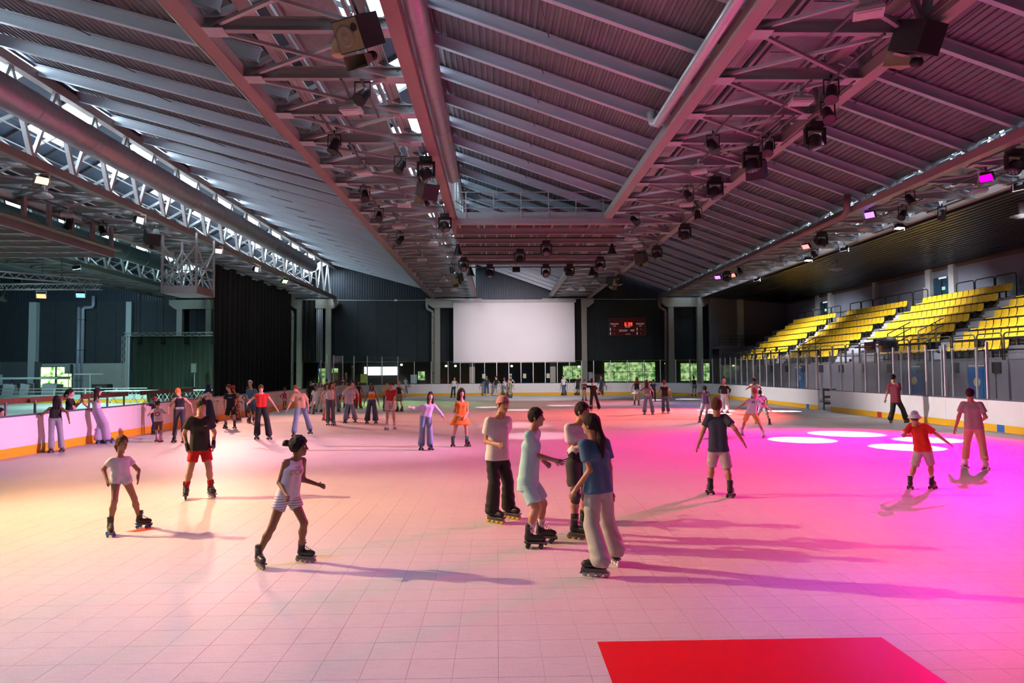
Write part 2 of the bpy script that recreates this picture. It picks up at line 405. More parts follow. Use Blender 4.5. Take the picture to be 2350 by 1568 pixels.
# trusses
perf = pattern('perforated_tray', (.05,.045,.045), (.52,.49,.48), 'vor', 9.0, .5, .24)
mesh_m = mat('walkway_mesh', (.34,.35,.38), .35, .5, .3, 8)
chordm = {0: mat('chord_teal', (.22,.24,.23), .5, .2), 1: mat('chord_brown', (.33,.27,.26), .5, .2), 2: mat('chord_red', (.34,.20,.21), .5, .15), 3: mat('chord_tan', (.36,.31,.29), .5, .15), 4: mat('chord_sand', (.40,.34,.31), .5, .15)}
for bi, (XL, XR, nm) in enumerate(BANDS):
    base = ((XL+XR)/2, YB, ZB)
    t = thing('roof_truss', 'long steel roof truss with walkway, %s of the five overhead' % {'far left':'leftmost','left':'second from left','centre left':'third from left','centre right':'fourth from left','right':'rightmost'}[nm], 'truss', base)
    cm = chordm[bi]
    M = lambda n, p0, p1, w, h, m, kind='box': member(n, p0, p1, w, h, m, t, kind, base)
    for x in (XL, XR): M('bottom_chord', (x, YN, ZB), (x, YB, ZB), .34, .30, cm)
    M('top_chord', (XR, YN, 12.62), (XR, YB, 12.62), .30, .34, cm)
    for k, yk in enumerate(YK):
        M('cross_beam', (XL+.15, yk, ZB+.02), (XR-.15, yk, ZB+.02), .16, .30, steel, 'I')
        for x, s in ((XL+.35, 1), (XR-.35, -1)):
            if yk < 36: M('gusset', (x-.2*s, yk, ZB-.14), (x+.25*s, yk, ZB-.14), .42, .02, steel_l)
        if k+1 < len(YK):
            yb = YK[k+1]
            M('brace', (XL+.3, yk, ZB-.1), (XR-.3, yb, ZB-.1), .09, .07, steel)
            M('brace', (XR-.3, yk, ZB-.02), (XL+.3, yb, ZB-.02), .09, .07, steel_l)
            ym = (yk+yb)/2
            M('lattice_strut', (XR, yk, ZB+.1), (XR, ym, 12.5), .12, .12, steel_l)
            M('lattice_strut', (XR, yb, ZB+.1), (XR, ym, 12.5), .16, .14, steel_l)
            M('inner_strut', (XL+.1, yk, ZB+.1), ((XL+XR)/2+.6, ym, 11.7), .12, .12, steel)
            M('inner_strut', (XR-.3, yk, ZB+.1), ((XL+XR)/2-.2, ym, 11.0), .10, .10, steel)
            xc = (XL+XR)/2+.1
            M('walkway_panel', (xc, yk+.02, ZB+.62), (xc, yb-.02, ZB+.62), 1.15, .04, mesh_m)
    xc = (XL+XR)/2+.1
    for dx in (-.62, .62, -.8, .85): M('walkway_channel', (xc+dx, YN, ZB+.58), (xc+dx, YB, ZB+.58), .09, .12, steel)
    for dx in (-1.25, 1.2): M('cable_tray', (xc+dx, YN, ZB+.45), (xc+dx, YB, ZB+.45), .36, .05, perf)
    for dx, dz in ((-.95, 1.6), (.95, 1.6)): M('hand_rail', (xc+dx*.68, YN, ZB+dz), (xc+dx*.68, YB, ZB+dz), .045, .045, steel_l)

# ducts and pipes under the roof
def duct(name, label, pts, r, m, n=16, rings=0, group=None):
    o = empty(name, pts[0]); tag(o, label, 'duct', group); bp = Vector(pts[0])
    q = MB().tube([Vector(p)-bp for p in pts], r, n); q.build('pipe', m, o, True)
    if rings:
        a, b_ = Vector(pts[0]), Vector(pts[1]); L = (b_-a).length; k = 0
        me = MB().lathe([(r*1.0,-.04),(r*1.03,-.03),(r*1.03,.03),(r*1.0,.04)], n=n, axis='Y').mesh('joint_ring', m, True)
        while (k+.5)*rings < L:
            inst('joint_ring', me, o, a+(b_-a)*((k+.5)*rings/L)-bp); k += 1
    return o
duct('air_duct', 'very large round metal air duct under the left roof beside the windows', [(-15.35,12,11.02),(-15.35,56.8,11.02)], .52, duct_m, 24, 3.0)
duct('air_duct', 'spiral metal air duct beside the red chord of the centre left truss', [(-1.72,8,9.95),(-1.72,27.0,9.95)], .27, duct_m, 20, 3.0)
duct('air_duct', 'brown round pipe left of the centre left truss, ending bluntly', [(-6.85,8,9.95),(-6.85,21.9,9.95)], .15, mat('pipe_brown', (.30,.20,.18), .4, .3), 16, 3.2)
duct('air_duct', 'round pipe resuming left of the centre left truss towards the back wall', [(-7.05,33.6,10.35),(-7.05,33.3,10.1),(-6.85,33.6,9.95),(-6.85,66,9.95)], .15, duct_m, 14)
duct('air_duct', 'shiny white drain pipe with elbow beside the centre right truss', [(4.95,8,9.72),(4.95,20.4,9.72),(4.9,20.75,9.85),(4.85,20.8,10.2)], .15, mat('pipe_white', (.72,.72,.72), .25, .3), 16, 0)
duct('air_duct', 'round pipe with elbows along the edge of the rightmost truss', [(16.2,60,9.3),(16.2,31.2,9.3),(16.2,30.9,9.45),(16.2,30.8,10.2)], .15, steel_red, 14, 3.3)
duct('air_duct', 'large teal air duct hanging under the leftmost roof bay', [(-27.0,30,11.0),(-27.0,55.5,11.0)], .55, mat('duct_teal', (.26,.33,.34), .4, .4), 24, 3.0)
# ceiling over the stands: dark slats between the right truss and the right wall
c = MB().box(20.8, 30, YN, YB, 9.35, 9.5).build('ceiling', blackp); tag(c, kind='structure')
slat_m = mat('ceiling_slat', (.03,.03,.036), .35, .3, .2, 3)
for k in range(25):
    x = 20.95+.305*k; member('slat', (x, YN, 9.28-.026*k), (x, YB, 9.28-.026*k), .24, .05, slat_m, c)
# ================================================================== WALLS
wall_d = mat('wall_dark', (.020,.031,.037), .75, 0, .3, 1.5)
wall_g = mat('wall_greyblue', (.24,.27,.34), .8, 0, .1, 1.2)
wl = MB().box(-52, 30, YB+.75, YB+.9, 3.2, 9.5).build('wall_back', wall_d); tag(wl, kind='structure')
for k in range(41):                                   # dark cladding panels
    x = -52+2*k; MB().box(x+.015, x+1.985, YB+.70, YB+.75, 3.2, 9.45).build('panel', wall_d, wl)
g = MB(); v = []; n = 0
clad_m = mat('gable_cladding', (.035,.048,.065), .4, .35, .2, 2)
for k in range(330):
    x = -52+.25*k
    for dx, dy in ((0,0),(.09,0),(.12,-.05),(.21,-.05)): v.append((x+dx, YB+.7+dy, 9.45)); v.append((x+dx, YB+.7+dy, 13.6)); n += 1
g.add(v, [(2*i, 2*i+2, 2*i+3, 2*i+1) for i in range(n-1)]).build('gable_sheet', clad_m, wl)
w2 = MB().box(-52.3, -52, -6, 76, 0, 13).build('wall_left', wall_d); tag(w2, kind='structure')
w3 = MB().box(28.6, 28.9, 2, 70, 0, 9.3).build('wall_right', wall_g); tag(w3, kind='structure')
MB().box(28.45, 28.6, 2, 70, 8.45, 8.75).build('wall_cornice', mat('cornice', (.12,.075,.05), .6), w3)
# right end of the hall beside the stands
w4 = MB().box(20.9, 28.6, 66.4, 66.7, 0, 9.3).build('wall_end', mat('wall_end_grey', (.11,.11,.135), .8, 0, .15, 1), None); tag(w4, kind='structure')
MB().box(21.1, 28.6, 64.2, 66.4, 4.15, 4.4).build('gallery_slab', conc_d, w4); MB().box(21.1, 28.6, 64.2, 64.35, 0, 4.2).build('gallery_front', mat('gallery_wall', (.12,.115,.14), .8), w4)
rl = MB()
for z in (4.75, 5.05, 5.35): rl.beam((21.1,64.25,z), (28,64.25,z), .04, .04)
rl.build('gallery_rail', blackm, w4)
for k in range(7): MB().box(21.1+1.1*k, 21.14+1.1*k, 64.23, 64.27, 4.4, 5.35).build('rail_post', blackm, w4)
MB().box(23.6, 24.15, 66.0, 66.4, 4.4, 9.3).build('column', conc, w4)
# concrete column frames carrying the trusses
def frame(x0, x1, lab, ytop=9.42):
    f = thing('column_frame', lab, 'column', ((x0+x1)/2, YB, 0))
    cx = (x0+x1)/2
    for x in (x0, x1): MB().box(x-cx-.27, x-cx+.27, -.25, .25, 0, 8.55).build('column', conc, f)
    a, b_ = x0-cx-1.0, x1-cx+1.0
    MB().add([(p[0], yv, p[1]) for yv in (-.3, .3) for p in ((a,9.42),(a,8.95),(a+.55,8.5),(b_-.55,8.5),(b_,8.95),(b_,9.42))],
        [(0,1,2,3,4,5)] + [(11,10,9,8,7,6)] + [(i, (i+1) % 6, 6+(i+1) % 6, 6+i)[::-1] for i in range(6)]).build('cap_beam', conc, f)
    return f
frame(-31.35,-28.5,'concrete column frame with winged cap above the stage curtain')
frame(-19.55,-16.7,'concrete column frame right of the tall black curtain')
frame(-5.9,-2.45,'concrete column frame at the left edge of the white screen')
frame(5.6,8.78,'concrete column frame at the right edge of the white screen')
frame(17.55,20.45,'concrete column frame right of the scoreboard')
for x, lab in ((-45.9,'pale square column beside the window, leftmost of three'),(-36.5,'pale slim column left of the stage curtain')):
    o = thing('column', lab, 'column', (x, YB+.4, 0))
    MB().bevbox(-.36 if x < -40 else -.28, .36 if x < -40 else .28, -.3, .3, 0, 9.3, .03).build('shaft', mat('column_pale', (.40,.46,.46), .7), o)
    MB().box(-.42, .42, -.36, .36, 0, .12).build('foot', conc, o)
o = thing('drain_pipe', 'pair of grey drain pipes rising between the pale columns', 'pipe', (-41.3, YB+.4, 0))
for dx in (-.22, .18): MB().tube([(dx,0,0),(dx,0,8.6),(dx+.1,0,8.75),(dx+.9,0,8.8),(dx+1.0,0,8.95),(dx+1.0,0,9.9)] if dx > 0 else [(dx,0,0),(dx,0,8.8)], .17, 12).build('pipe', mat('pipe_blue', (.30,.34,.40), .45, .2), o, True)
for z in (1.5, 4.5, 7.5): MB().box(-.45, .4, -.2, .22, z, z+.06).build('clamp', steel_d, o)
def rainpipe(x, lab, m=None):
    o = thing('drain_pipe', lab, 'pipe', (x, YB-.1, 0))
    MB().tube([(0,0,0),(0,0,7.9),(-.05,0,8.15),(-.55,0,8.45),(-.6,0,8.7),(-.6,0,9.5)], .14, 12).build('pipe', m or conc, o, True)
    for z in (2, 5, 7.5): MB().box(-.2, .2, -.17, .2, z, z+.05).build('clamp', steel_d, o)
rainpipe(-20.25, 'drain pipe with offset bend left of the curtain side column'); rainpipe(-6.35, 'drain pipe with offset bend left of the screen'); rainpipe(17.0, 'drain pipe with offset bend right of the scoreboard', steel_red)
o = thing('cable_bundle', 'bundle of straight metal conduits beside the second column frame', 'conduit', (-17.55, YB-.2, 0))
for k in range(4): MB().tube([(-.28+.17*k,0,3.2),(-.28+.17*k,0,9.4)], .06, 8).build('conduit', steel_l, o, True)
MB().tube([(0,0,9.0),(.05,0,3.3),(-.1,-.1,2.4),(.1,0,1.2)], .05, 8).build('blue_cable', mat('cable_blue', (.02,.06,.5), .5), o, True)
# ---------------- lobby behind the far glass
lb = MB().box(-52, 30, 75.6, 75.8, 0, 3.6).build('wall_lobby', mat('lobby_wall', (.10,.115,.10), .8, 0, .3, .8)); tag(lb, kind='structure')
MB().box(-52, 30, YB+.75, 75.8, 3.2, 3.4).build('lobby_ceiling', mat('lobby_ceil', (.12,.12,.12), .8), lb)
daygreen = None
def leafy(name, s):
    m = bpy.data.materials.new(name); m.use_nodes = True; nt = m.node_tree; nt.nodes.remove(nt.nodes['Principled BSDF'])
    tc = nt.nodes.new('ShaderNodeTexCoord'); nz = nt.nodes.new('ShaderNodeTexNoise'); nz.inputs['Scale'].default_value = 2.2; nz.inputs['Detail'].default_value = 6
    nt.links.new(tc.outputs['Object'], nz.inputs['Vector'])
    r = nt.nodes.new('ShaderNodeValToRGB'); e = r.color_ramp.elements
    e[0].position = .38; e[0].color = (.05,.22,.05,1); e[1].position = .62; e[1].color = (.75,1,.45,1)
    em = nt.nodes.new('ShaderNodeEmission'); em.inputs[1].default_value = s
    nt.links.new(nz.outputs['Fac'], r.inputs[0]); nt.links.new(r.outputs[0], em.inputs[0])
    nt.links.new(em.outputs[0], nt.nodes['Material Output'].inputs[0]); return m
leaf1 = leafy('garden_view', .75); sky_w = emitter('lobby_daylight', (.85,1,1), 1.6)
def lobby_window(i, x0, x1, z0, z1, m, y=75.5, mx=2, mz=1):
    w = MB(); w.box(x0-.08, x1+.08, y-.06, y, z0-.08, z0).box(x0-.08, x1+.08, y-.06, y, z1, z1+.08).box(x0-.08, x0, y-.06, y, z0, z1).box(x1, x1+.08, y-.06, y, z0, z1)
    o = w.build('window_%d' % i, steel_d); tag(o, kind='structure')
    for a in range(mx):
        for c_ in range(mz):
            xa, xb = x0+(x1-x0)*a/mx, x0+(x1-x0)*(a+1)/mx; za, zb = z0+(z1-z0)*c_/mz, z0+(z1-z0)*(c_+1)/mz
            MB().box(xa+.03, xb-.03, y-.03, y-.01, za+.03, zb-.03).build('pane', m, o)
    return o
lobby_window(11, 11.9, 17.6, .9, 3.05, leaf1, mx=4, mz=2)
lobby_window(12, -14.6, -10.9, 1.75, 2.75, sky_w, mx=2)
lobby_window(13, 20.4, 24.6, .9, 2.9, leaf1, mx=3, mz=2)
lobby_window(14, -19.6, -17.4, .7, 2.6, leaf1, mx=2)
lobby_window(15, -8.7, -7.9, 1.2, 2.2, leaf1, mx=1)
lobby_window(16, 7.3, 9.4, 1.2, 2.7, leaf1, mx=2)
bdoor = mat('door_blue', (.02,.12,.34), .5)
for k, x in enumerate((-1.9, 1.0, 2.6, 5.2)):
    d = MB().box(x, x+.95, 75.5, 75.57, 0, 2.25).build('door_%d' % (k+1), bdoor); tag(d, kind='structure')
    MB().box(x+.3, x+.65, 75.47, 75.5, 1.35, 1.85).build('door_window', mat('door_pane', (.5,.5,.35), .3, emit=(.9,.75,.4), es=.5), d)
    MB().tube([(x+.85,75.46,.95),(x+.85,75.46,1.2)], .02, 6).build('door_handle', steel_l, d)
rd = thing('vending_machine', 'dark red cabinet standing in the lobby behind the queue', 'cabinet', (-16.4, 71.5, 0))
MB().bevbox(-.75,.75,-.4,.4,0,2.1,.05).build('body', mat('cab_red', (.22,.035,.03), .5), rd); MB().box(-.6,.6,-.42,-.4,.9,1.9).build('front_panel', mat('cab_red2', (.16,.02,.02), .3), rd)
for k, (x, z, lab, col) in enumerate(((-13.6,2.0,'yellow notice on the lobby glass',(.65,.75,.08)),(-8.5,1.9,'pale blue poster behind the far left boards',(.55,.75,.8)),(9.55,2.05,'white notice on the lobby glass right of the screen column',(.7,.7,.75)))):
    o = thing('notice', lab, 'sign', (x, 70.2, z-.5)); MB().box(-.33,.33,0,.03,-.45,.45).build('sheet', mat('notice%d' % k, col, .6, 0, .1, 3), o); MB().box(-.02,.02,0,.03,-1.5,-.45).build('stand', steel_d, o)
lampw = emitter('bulb_warm', (1,.85,.5), 9.0)
for k, (x, y, z) in enumerate(((-5.4,73,2.75),(-4.4,73,2.75),(1.6,73,2.7),(-10.0,72,2.9),(8.8,73,2.6),(17.9,72,2.85))):
    o = thing('lobby_lamp', ['small round ceiling lamp left of the screen','second small round ceiling lamp left of the screen','small round lamp glowing behind the screen glass','bright round lamp above the far left boards','small round lamp right of the screen column','small lamp in the lobby below the right column frame'][k], 'lamp', (x, y, 3.2))
    MB().tube([(0,0,0),(0,0,z-3.2+.1)], .015, 6).build('cord', blackm, o); MB().lathe([(.02,.09),(.1,.05),(.13,-.02),(.08,-.1),(.02,-.12)], (0,0,z-3.2), 12).build('bulb', lampw, o, True)
# left end: grey base wall with window, door and hall light
lo = MB().box(-52, -20.6, YB+.3, YB+.72, 0, 3.2).build('wall_base', mat('base_wall', (.30,.33,.28), .8, 0, .2, 1)); tag(lo, kind='structure')
MB().box(-52, -45.0, YB+.1, YB+.3, 0, 3.4).build('dark_panel', mat('door_grey', (.08,.10,.11), .6), lo)
lw = MB().box(-45.15,-41.9,YB+.2,YB+.3,.75,.85).box(-45.15,-41.9,YB+.2,YB+.3,2.85,2.95).box(-45.15,-45.05,YB+.2,YB+.3,.85,2.85).box(-42.0,-41.9,YB+.2,YB+.3,.85,2.85).box(-43.62,-43.45,YB+.2,YB+.3,.85,2.85).box(-45.1,-42,YB+.22,YB+.3,1.85,1.92).build('window_17', mat('win_frame', (.12,.16,.17), .5)); tag(lw, kind='structure')
leaf2 = leafy('garden_bright', 2.6)
for a_, b_ in ((-45.05,-43.62),(-43.45,-42.0)):
    for z0, z1 in ((.85,1.85),(1.92,2.85)): MB().box(a_, b_, YB+.24, YB+.26, z0, z1).build('pane', leaf2, lw)
# ================================================================== STANDS
st = MB().box(21.1, 21.4, 16, 64.2, 0, 2.5).build('grandstand', mat('front_wall_grey', (.19,.18,.21), .75, 0, .15, 2)); tag(st, 'stepped concrete grandstand under the yellow seats', 'grandstand')
XT, DX, DZ, ZT = 26.6, .78, .53, 5.79
for i in range(7):
    x = XT-DX*i; z = ZT-DZ*i
    MB().box(x-.42, 28.6, 16, 64.2, max(0, z-.6), z).build('step', conc_d if i else conc_d, st)
AISLES = (33.8, 43.0, 52.45)
for ya in AISLES:
    for i in range(6):
        x = XT-DX*(i+1); z = ZT-DZ*(i+1)
        for h, (xa, xb) in ((DZ*.33,(x+.0,x+.36)), (DZ*.66,(x+.12,x+.36))): MB().box(xa, xb, ya-.75, ya+.75, z, z+h).build('stair', conc_l, st)
        MB().box(x-.42, x+.36, ya-.75, ya+.75, z, z+.004).build('stair', conc_l, st)
for k in range(16):
    MB().box(21.0, 21.1, 20.3+2.6*k, 20.75+2.6*k, 1.95, 2.42).build('vent_box', blackp, st)
for k, yk in enumerate((28.9, 33.4, 46.5)):
    d = MB().box(21.02, 21.1, yk, yk+1.15, 0, 2.2).build('door_%d' % (k+11), bdoor); tag(d, kind='structure')
    MB().lathe([(.2,-.02),(.2,.02)], (21.0, yk+.55, 1.55), 16, 'X').build('porthole', mat('porthole', (.55,.5,.22), .3), d)
    MB().box(20.96, 21.0, yk+.1, yk+1.0, 2.24, 2.3).build('door_closer', steel_l, d)
    MB().tube([(20.98,yk+.95,.95),(20.98,yk+.95,1.2)], .02, 6).build('door_handle', steel_l, d)
# seats
shell = MB()
ns_ = 8
prof = [(-.22,.41),(-.20,.44),(-.05,.425),(.10,.43),(.18,.47),(.215,.60),(.235,.78),(.225,.80)]
v = []; W = .215
for (px, pz) in prof:
    for k in range(5):
        s = -1+k*.5; v.append((px-.012*(1-s*s), s*W*(1-.10*max(0, (pz-.5))/.3), pz-.012*(1-s*s)*(pz < .5)))
n = len(prof); v2 = [(x+.03 if z > .5 else x, y, z if z > .5 else z-.03) for x, y, z in v]
fs = [(i*5+k, i*5+k+1, i*5+5+k+1, i*5+5+k) for i in range(n-1) for k in range(4)]
o5 = n*5
fs2 = [tuple(reversed([q+o5 for q in f])) for f in fs]
rim = []
bord = [k for k in range(5)] + [i*5+4 for i in range(1, n)] + [(n-1)*5+k for k in (3,2,1,0)] + [i*5 for i in range(n-2, 0, -1)]
for a_, b_ in zip(bord, bord[1:]+bord[:1]): rim.append((b_, a_, a_+o5, b_+o5))
seat_me = shell.add(v+v2, fs+fs2+rim).mesh('stadium_seat', yellow_p)
br_me = MB().box(-.16,.14,-.03,.03,.36,.40).box(.02,.08,-.03,.03,.0,.37).box(.0,.30,-.02,.02,.06,.10).box(-.16,-.12,-.2,.2,.36,.40).mesh('bracket', blackm)
ORD = ['first','second','third','fourth','fifth','sixth','seventh','eighth','ninth','tenth','eleventh','twelfth','thirteenth','fourteenth','fifteenth','sixteenth']
ROWN = ['top row','second row from top','third row from top','fourth row from top','fifth row from top','sixth row from top','bottom row']
BLK = [('nearest block', 25.0, 33.0, 16), ('second block', 34.75, 42.25, 16), ('third block', 43.85, 51.6, 16), ('farthest block', 53.25, 61.0, 16)]
cnt = 0; rest = MB()
for bi, (bn, y0, y1, ns2) in enumerate(BLK):
    for i in range(7):
        x = XT-DX*i; z = ZT-DZ*i
        for k in range(ns2):
            yv = y0+(y1-y0)*(k+.5)/ns2
            if bi == 0 and (k < 8 or i < 1): continue            # outside the picture
            if i >= 5 and bi == 1 and 9 <= k: continue           # stair opening to the passage
            if i == 6 and k % 6 == 5: continue
            if i >= 5 and bi == 3 and k % 5 == 4: continue
            if cnt < 300:
                s = inst('stadium_seat', seat_me, None, (x, yv, z))
                tag(s, 'yellow plastic seat, %s, %s, %s from its near end' % (ROWN[i], bn, ORD[k]), 'seat', 'yellow stadium seats in the stands')
                inst('bracket', br_me, s); cnt += 1
            else:
                rest.add([(a+x, b_+yv, c_+z) for a, b_, c_ in v+v2], fs+fs2+rim)
if rest.v: tag(rest.build('seat_rows', yellow_p), 'yellow plastic seats of the remaining farthest low rows', 'seat', kind='stuff')
for bn, y0, y1, _ in BLK:
    rb = thing('seat_beam', 'black steel rails under the yellow seats of the %s' % bn, 'rail', (24, y0, 2.6))
    for i in range(7):
        x = XT-DX*i; z = ZT-DZ*i; member('rail', (x-.28, y0, z+.33), (x-.28, y1, z+.33), .05, .07, blackm, rb, 'box', (24, y0, 2.6))
# hoop guard rails
def hoop_mesh(w, h, mid):
    b = MB(); r = .14; p = [(0,-w/2,0),(0,-w/2,h-r)]
    for k in range(1, 4): t = math.pi/2*k/3; p.append((0,-w/2+r-r*math.cos(t),h-r+r*math.sin(t)))
    for k in range(0, 4): t = math.pi/2*k/3; p.append((0,w/2-r+r*math.sin(t),h-r+r*math.cos(t)))
    p.append((0,w/2,0)); b.tube(p, .03, 6)
    for z in mid: b.tube([(0,-w/2,z),(0,w/2,z)], .018, 5)
    return b
rail_g = mat('rail_olive', (.055,.055,.04), .45, .2)
hm = hoop_mesh(1.5, 1.15, (.95,)).mesh('hoop', rail_g, True); hm2 = hoop_mesh(1.5, 1.4, ()).mesh('hoop', blackm, True)
gr = thing('guard_railing', 'row of rounded steel hoop railings along the front of the stands', 'railing', (21.25, 20, 2.5))
yv = 22.5
while yv < 63:
    if not any(abs(yv-a) < .5 for a in ()): inst('hoop', hm, gr, (0, yv-20, 0))
    yv += 1.62
for k, (yr, hh) in enumerate(((36.6,1.55),(33.9,1.55),(46.9,1.4))):
    b = MB()
    for dx in (0, .9): b.tube([(dx,yr-20,0),(dx,yr-20,hh+.5*dx),], .03, 6)
    for dz in (0,.35,.7): b.tube([(0,yr-20,hh-dz),(1.3,yr-20,hh-dz+.65)], .025, 6)
    b.build('stair_rail', rail_g, gr, True)
gr2 = thing('guard_railing', 'row of tall black hoop railings behind the top seat row', 'railing', (27.4, 20, 5.8))
for a, b_ in ((27.5,33.3),(35.2,39.3),(42.6,51.8),(53.6,61.4)):
    yv = a
    while yv < b_: inst('hoop', hm2, gr2, (0, yv-20+.75, 0)); yv += 1.6
MB().box(27.3,27.45,33.2,42.9,5.79,5.95).build('kerb', brownw, st)
# upper wall: doors, white pilasters, notices
pil = mat('pilaster', (.62,.64,.64), .6)
for k, y0 in enumerate((42.0, 57.6)):
    d = MB().box(28.5, 28.6, y0, y0+1.7, 5.79, 8.0).build('door_%d' % (k+21), mat('door_navy', (.02,.06,.11), .5)); tag(d, kind='structure')
    MB().box(28.46, 28.5, y0+.82, y0+.88, 5.79, 8.0).build('door_split', blackm, d)
    MB().box(28.45, 28.5, y0+.55, y0+.8, 7.15, 7.35).build('door_sign', emitter('exit_green', (.45,1,.75), .9), d)
    MB().box(28.45, 28.5, y0+.4, y0+1.1, 7.88, 7.98).build('door_light', emitter('door_light', (.8,1,1), .9), d)
    MB().box(28.44, 28.5, y0+.15, y0+1.55, 6.6, 6.68).build('push_bar', blackm, d)
    for yy in (y0-.55, y0+1.75): MB().box(28.3, 28.6, yy, yy+.5, 5.79, 8.75).build('pilaster', pil, w3)
MB().box(28.3, 28.6, 50.2, 50.6, 5.79, 8.75).build('pilaster', pil, w3)
for yy in (44.3, 60.4):
    o = thing('notice', 'white paper notice on the wall beside the %s stand door' % ('nearer' if yy < 50 else 'farther'), 'sign', (28.57, yy, 6.9)); MB().box(-.02,0,0,.55,0,.65).build('sheet', whitep, o); MB().box(-.03,.0,-.02,.57,.63,.68).build('clip', steel_l, o)

# ================================================================== SCREEN, SCOREBOARD
sc = thing('projection_screen', 'large blank white projection screen on the back wall', 'screen', (1.74, 66.6, 2.9))
MB().box(-5.95, 5.92, 0, .02, .12, 5.95).build('cloth', mat('screen_white', (.82,.80,.82), .8, 0, .03, .6), sc)
MB().tube([(-6.0,0,.1),(5.96,0,.1)], .05, 8).build('bottom_bar', steel_l, sc)
MB().box(-6.1, 6.06, -.1, .2, 5.95, 6.25).build('housing', steel, sc)
for x in (-5.2, -4.4, 4.4, 5.3): MB().box(x-.03, x+.03, .1, 1.45, 6.02, 6.12).build('wall_arm', steel_d, sc)
sb = thing('scoreboard', 'dark red electronic scoreboard reading 6 39 on the black wall', 'scoreboard', (13.25, 68.88, 5.68))
MB().bevbox(-1.83, 1.83, -.1, .1, 0, 1.75, .02).build('case', mat('score_red', (.16,.004,.012), .35, 0, .1), sb)
MB().box(-1.87,1.87,-.12,.12,-.03,0).box(-1.87,1.87,-.12,.12,1.75,1.79).box(-1.88,-1.83,-.12,.12,0,1.75).box(1.83,1.88,-.12,.12,0,1.75).build('frame', steel_d, sb)
SEG = {'6':'acdefg','3':'abcdg','9':'abcdfg'}
def digit(ch, x, z, h):
    w = h*.52; t = h*.13; b = MB()
    S = {'a':(x,x+w,z+h-t,z+h),'g':(x,x+w,z+h/2-t/2,z+h/2+t/2),'d':(x,x+w,z,z+t),'f':(x,x+t,z+h/2,z+h),'b':(x+w-t,x+w,z+h/2,z+h),'e':(x,x+t,z,z+h/2),'c':(x+w-t,x+w,z,z+h/2)}
    for s in SEG[ch]: q = S[s]; b.box(q[0],q[1],-.125,-.105,q[2],q[3])
    return b.build('digit', emitter('led_red', (1,.035,.02), 5.0), sb)
digit('6', -.26, .96, .34); digit('3', .06, .96, .34); digit('9', .32, .96, .34)
def text(s, x, z, h, m, parent, y=-.115, rot=(R(90),0,0), name='lettering', align='CENTER', space=1.0, sx=1.0):
    cu = bpy.data.curves.new(name, 'FONT'); cu.body = s; cu.size = h*1.4; cu.align_x = align; cu.extrude = .004; cu.space_character = space
    o = bpy.data.objects.new('tmp_text', cu); COL.objects.link(o)
    dg = bpy.context.evaluated_depsgraph_get(); me = bpy.data.meshes.new_from_object(o.evaluated_get(dg))
    bpy.data.objects.remove(o); me.materials.clear(); me.materials.append(m)
    q = bpy.data.objects.new(name, me); q.location = (x, y, z); q.rotation_euler = rot; q.scale = (sx, 1, 1)
    return link(q, parent)
lw_ = mat('score_white', (.75,.7,.7), .5, emit=(1,.8,.8), es=.25)
text('PENALITES', -1.3, 1.10, .15, lw_, sb, sx=.8); text('PENALITES', 1.3, 1.10, .15, lw_, sb, sx=.8); text('NO', -1.3, .9, .12, lw_, sb); text('NO', 1.33, .9, .12, lw_, sb)
text('PERIODE', .04, .80, .12, lw_, sb, sx=.8); text('LOCAUX', -.42, .40, .2, lw_, sb, sx=.75); text('VISIT', .52, .40, .2, lw_, sb, sx=.75)
for x in (-1.76, .95):
    for z in (.07, .5): MB().box(x, x+.08, -.115, -.1, z, z+.27).build('score_bar', lw_, sb)
for x in (-1.32, 1.35):
    for z in (.16, .58): MB().box(x-.02, x+.02, -.115, -.1, z, z+.07).build('score_mark', lw_, sb)
MB().box(-.22, .3, -.115, -.1, .08, .19).build('maker_plate', mat('plate_cream', (.7,.66,.5), .5), sb)
# cable across the back wall
o = thing('steel_cable', 'thin horizontal cable strung across the back wall above the screen', 'cable', (-16, 67.96, 9.3))
MB().tube([(k*2.0, 0, .02-.06*math.sin(math.pi*((k % 6)/6))) for k in range(17)], .035, 6).build('cable', steel_l, o, True)
for k in (3, 7, 11): MB().box(2*k-.15, 2*k+.15, -.08, .08, -.12, .06).build('junction', whitep, o)

# ================================================================== CENTRAL CATWALK GRID
cb = (1.9, 33, 9.1)
cw = thing('lighting_gantry', 'wide steel lighting platform with railing hung across the middle roof bay', 'gantry', cb)
Mw = lambda n, p0, p1, w, h, m=steel, kind='box': member(n, p0, p1, w, h, m, cw, kind, cb)
gan = mat('gantry_steel', (.36,.33,.36), .5, .2)
Mw('front_beam', (-2.85, 32.3, 9.3), (6.6, 32.3, 9.3), .30, .26, gan); Mw('toe_board', (-2.85, 32.45, 9.62), (6.6, 32.45, 9.62), .05, .34, steel_l)
for yb in (34.2, 36.6, 39.2, 41.9, 44.0):
    Mw('grid_beam', (-2.0, yb, 9.22), (6.5, yb, 9.22), .14, .30, gan, 'I'); Mw('light_bar', (-2.1, yb+.5, 8.98), (6.6, yb+.5, 8.98), .06, .06, blackm)
for k in range(10):
    x = -1.8+.92*k; Mw('joist', (x, 32.4, 9.42), (x, 44.1, 9.42), .10, .12, gan)
for k in range(6): Mw('deck_panel', (-2+.0+1.42*k+.7, 32.5, 9.52), (-2+1.42*k+.7, 44.0, 9.52), 1.36, .04, mat('deck_brown', (.14,.095,.09), .7))
for k in range(8):
    x = -2.75+1.32*k; Mw('rail_post', (x, 32.4, 9.45), (x, 32.4, 10.75), .045, .045, steel_l)
for z in (9.98, 10.36, 10.75): Mw('hand_rail', (-2.75, 32.4, z), (6.5, 32.4, z), .035, .035, steel_l)
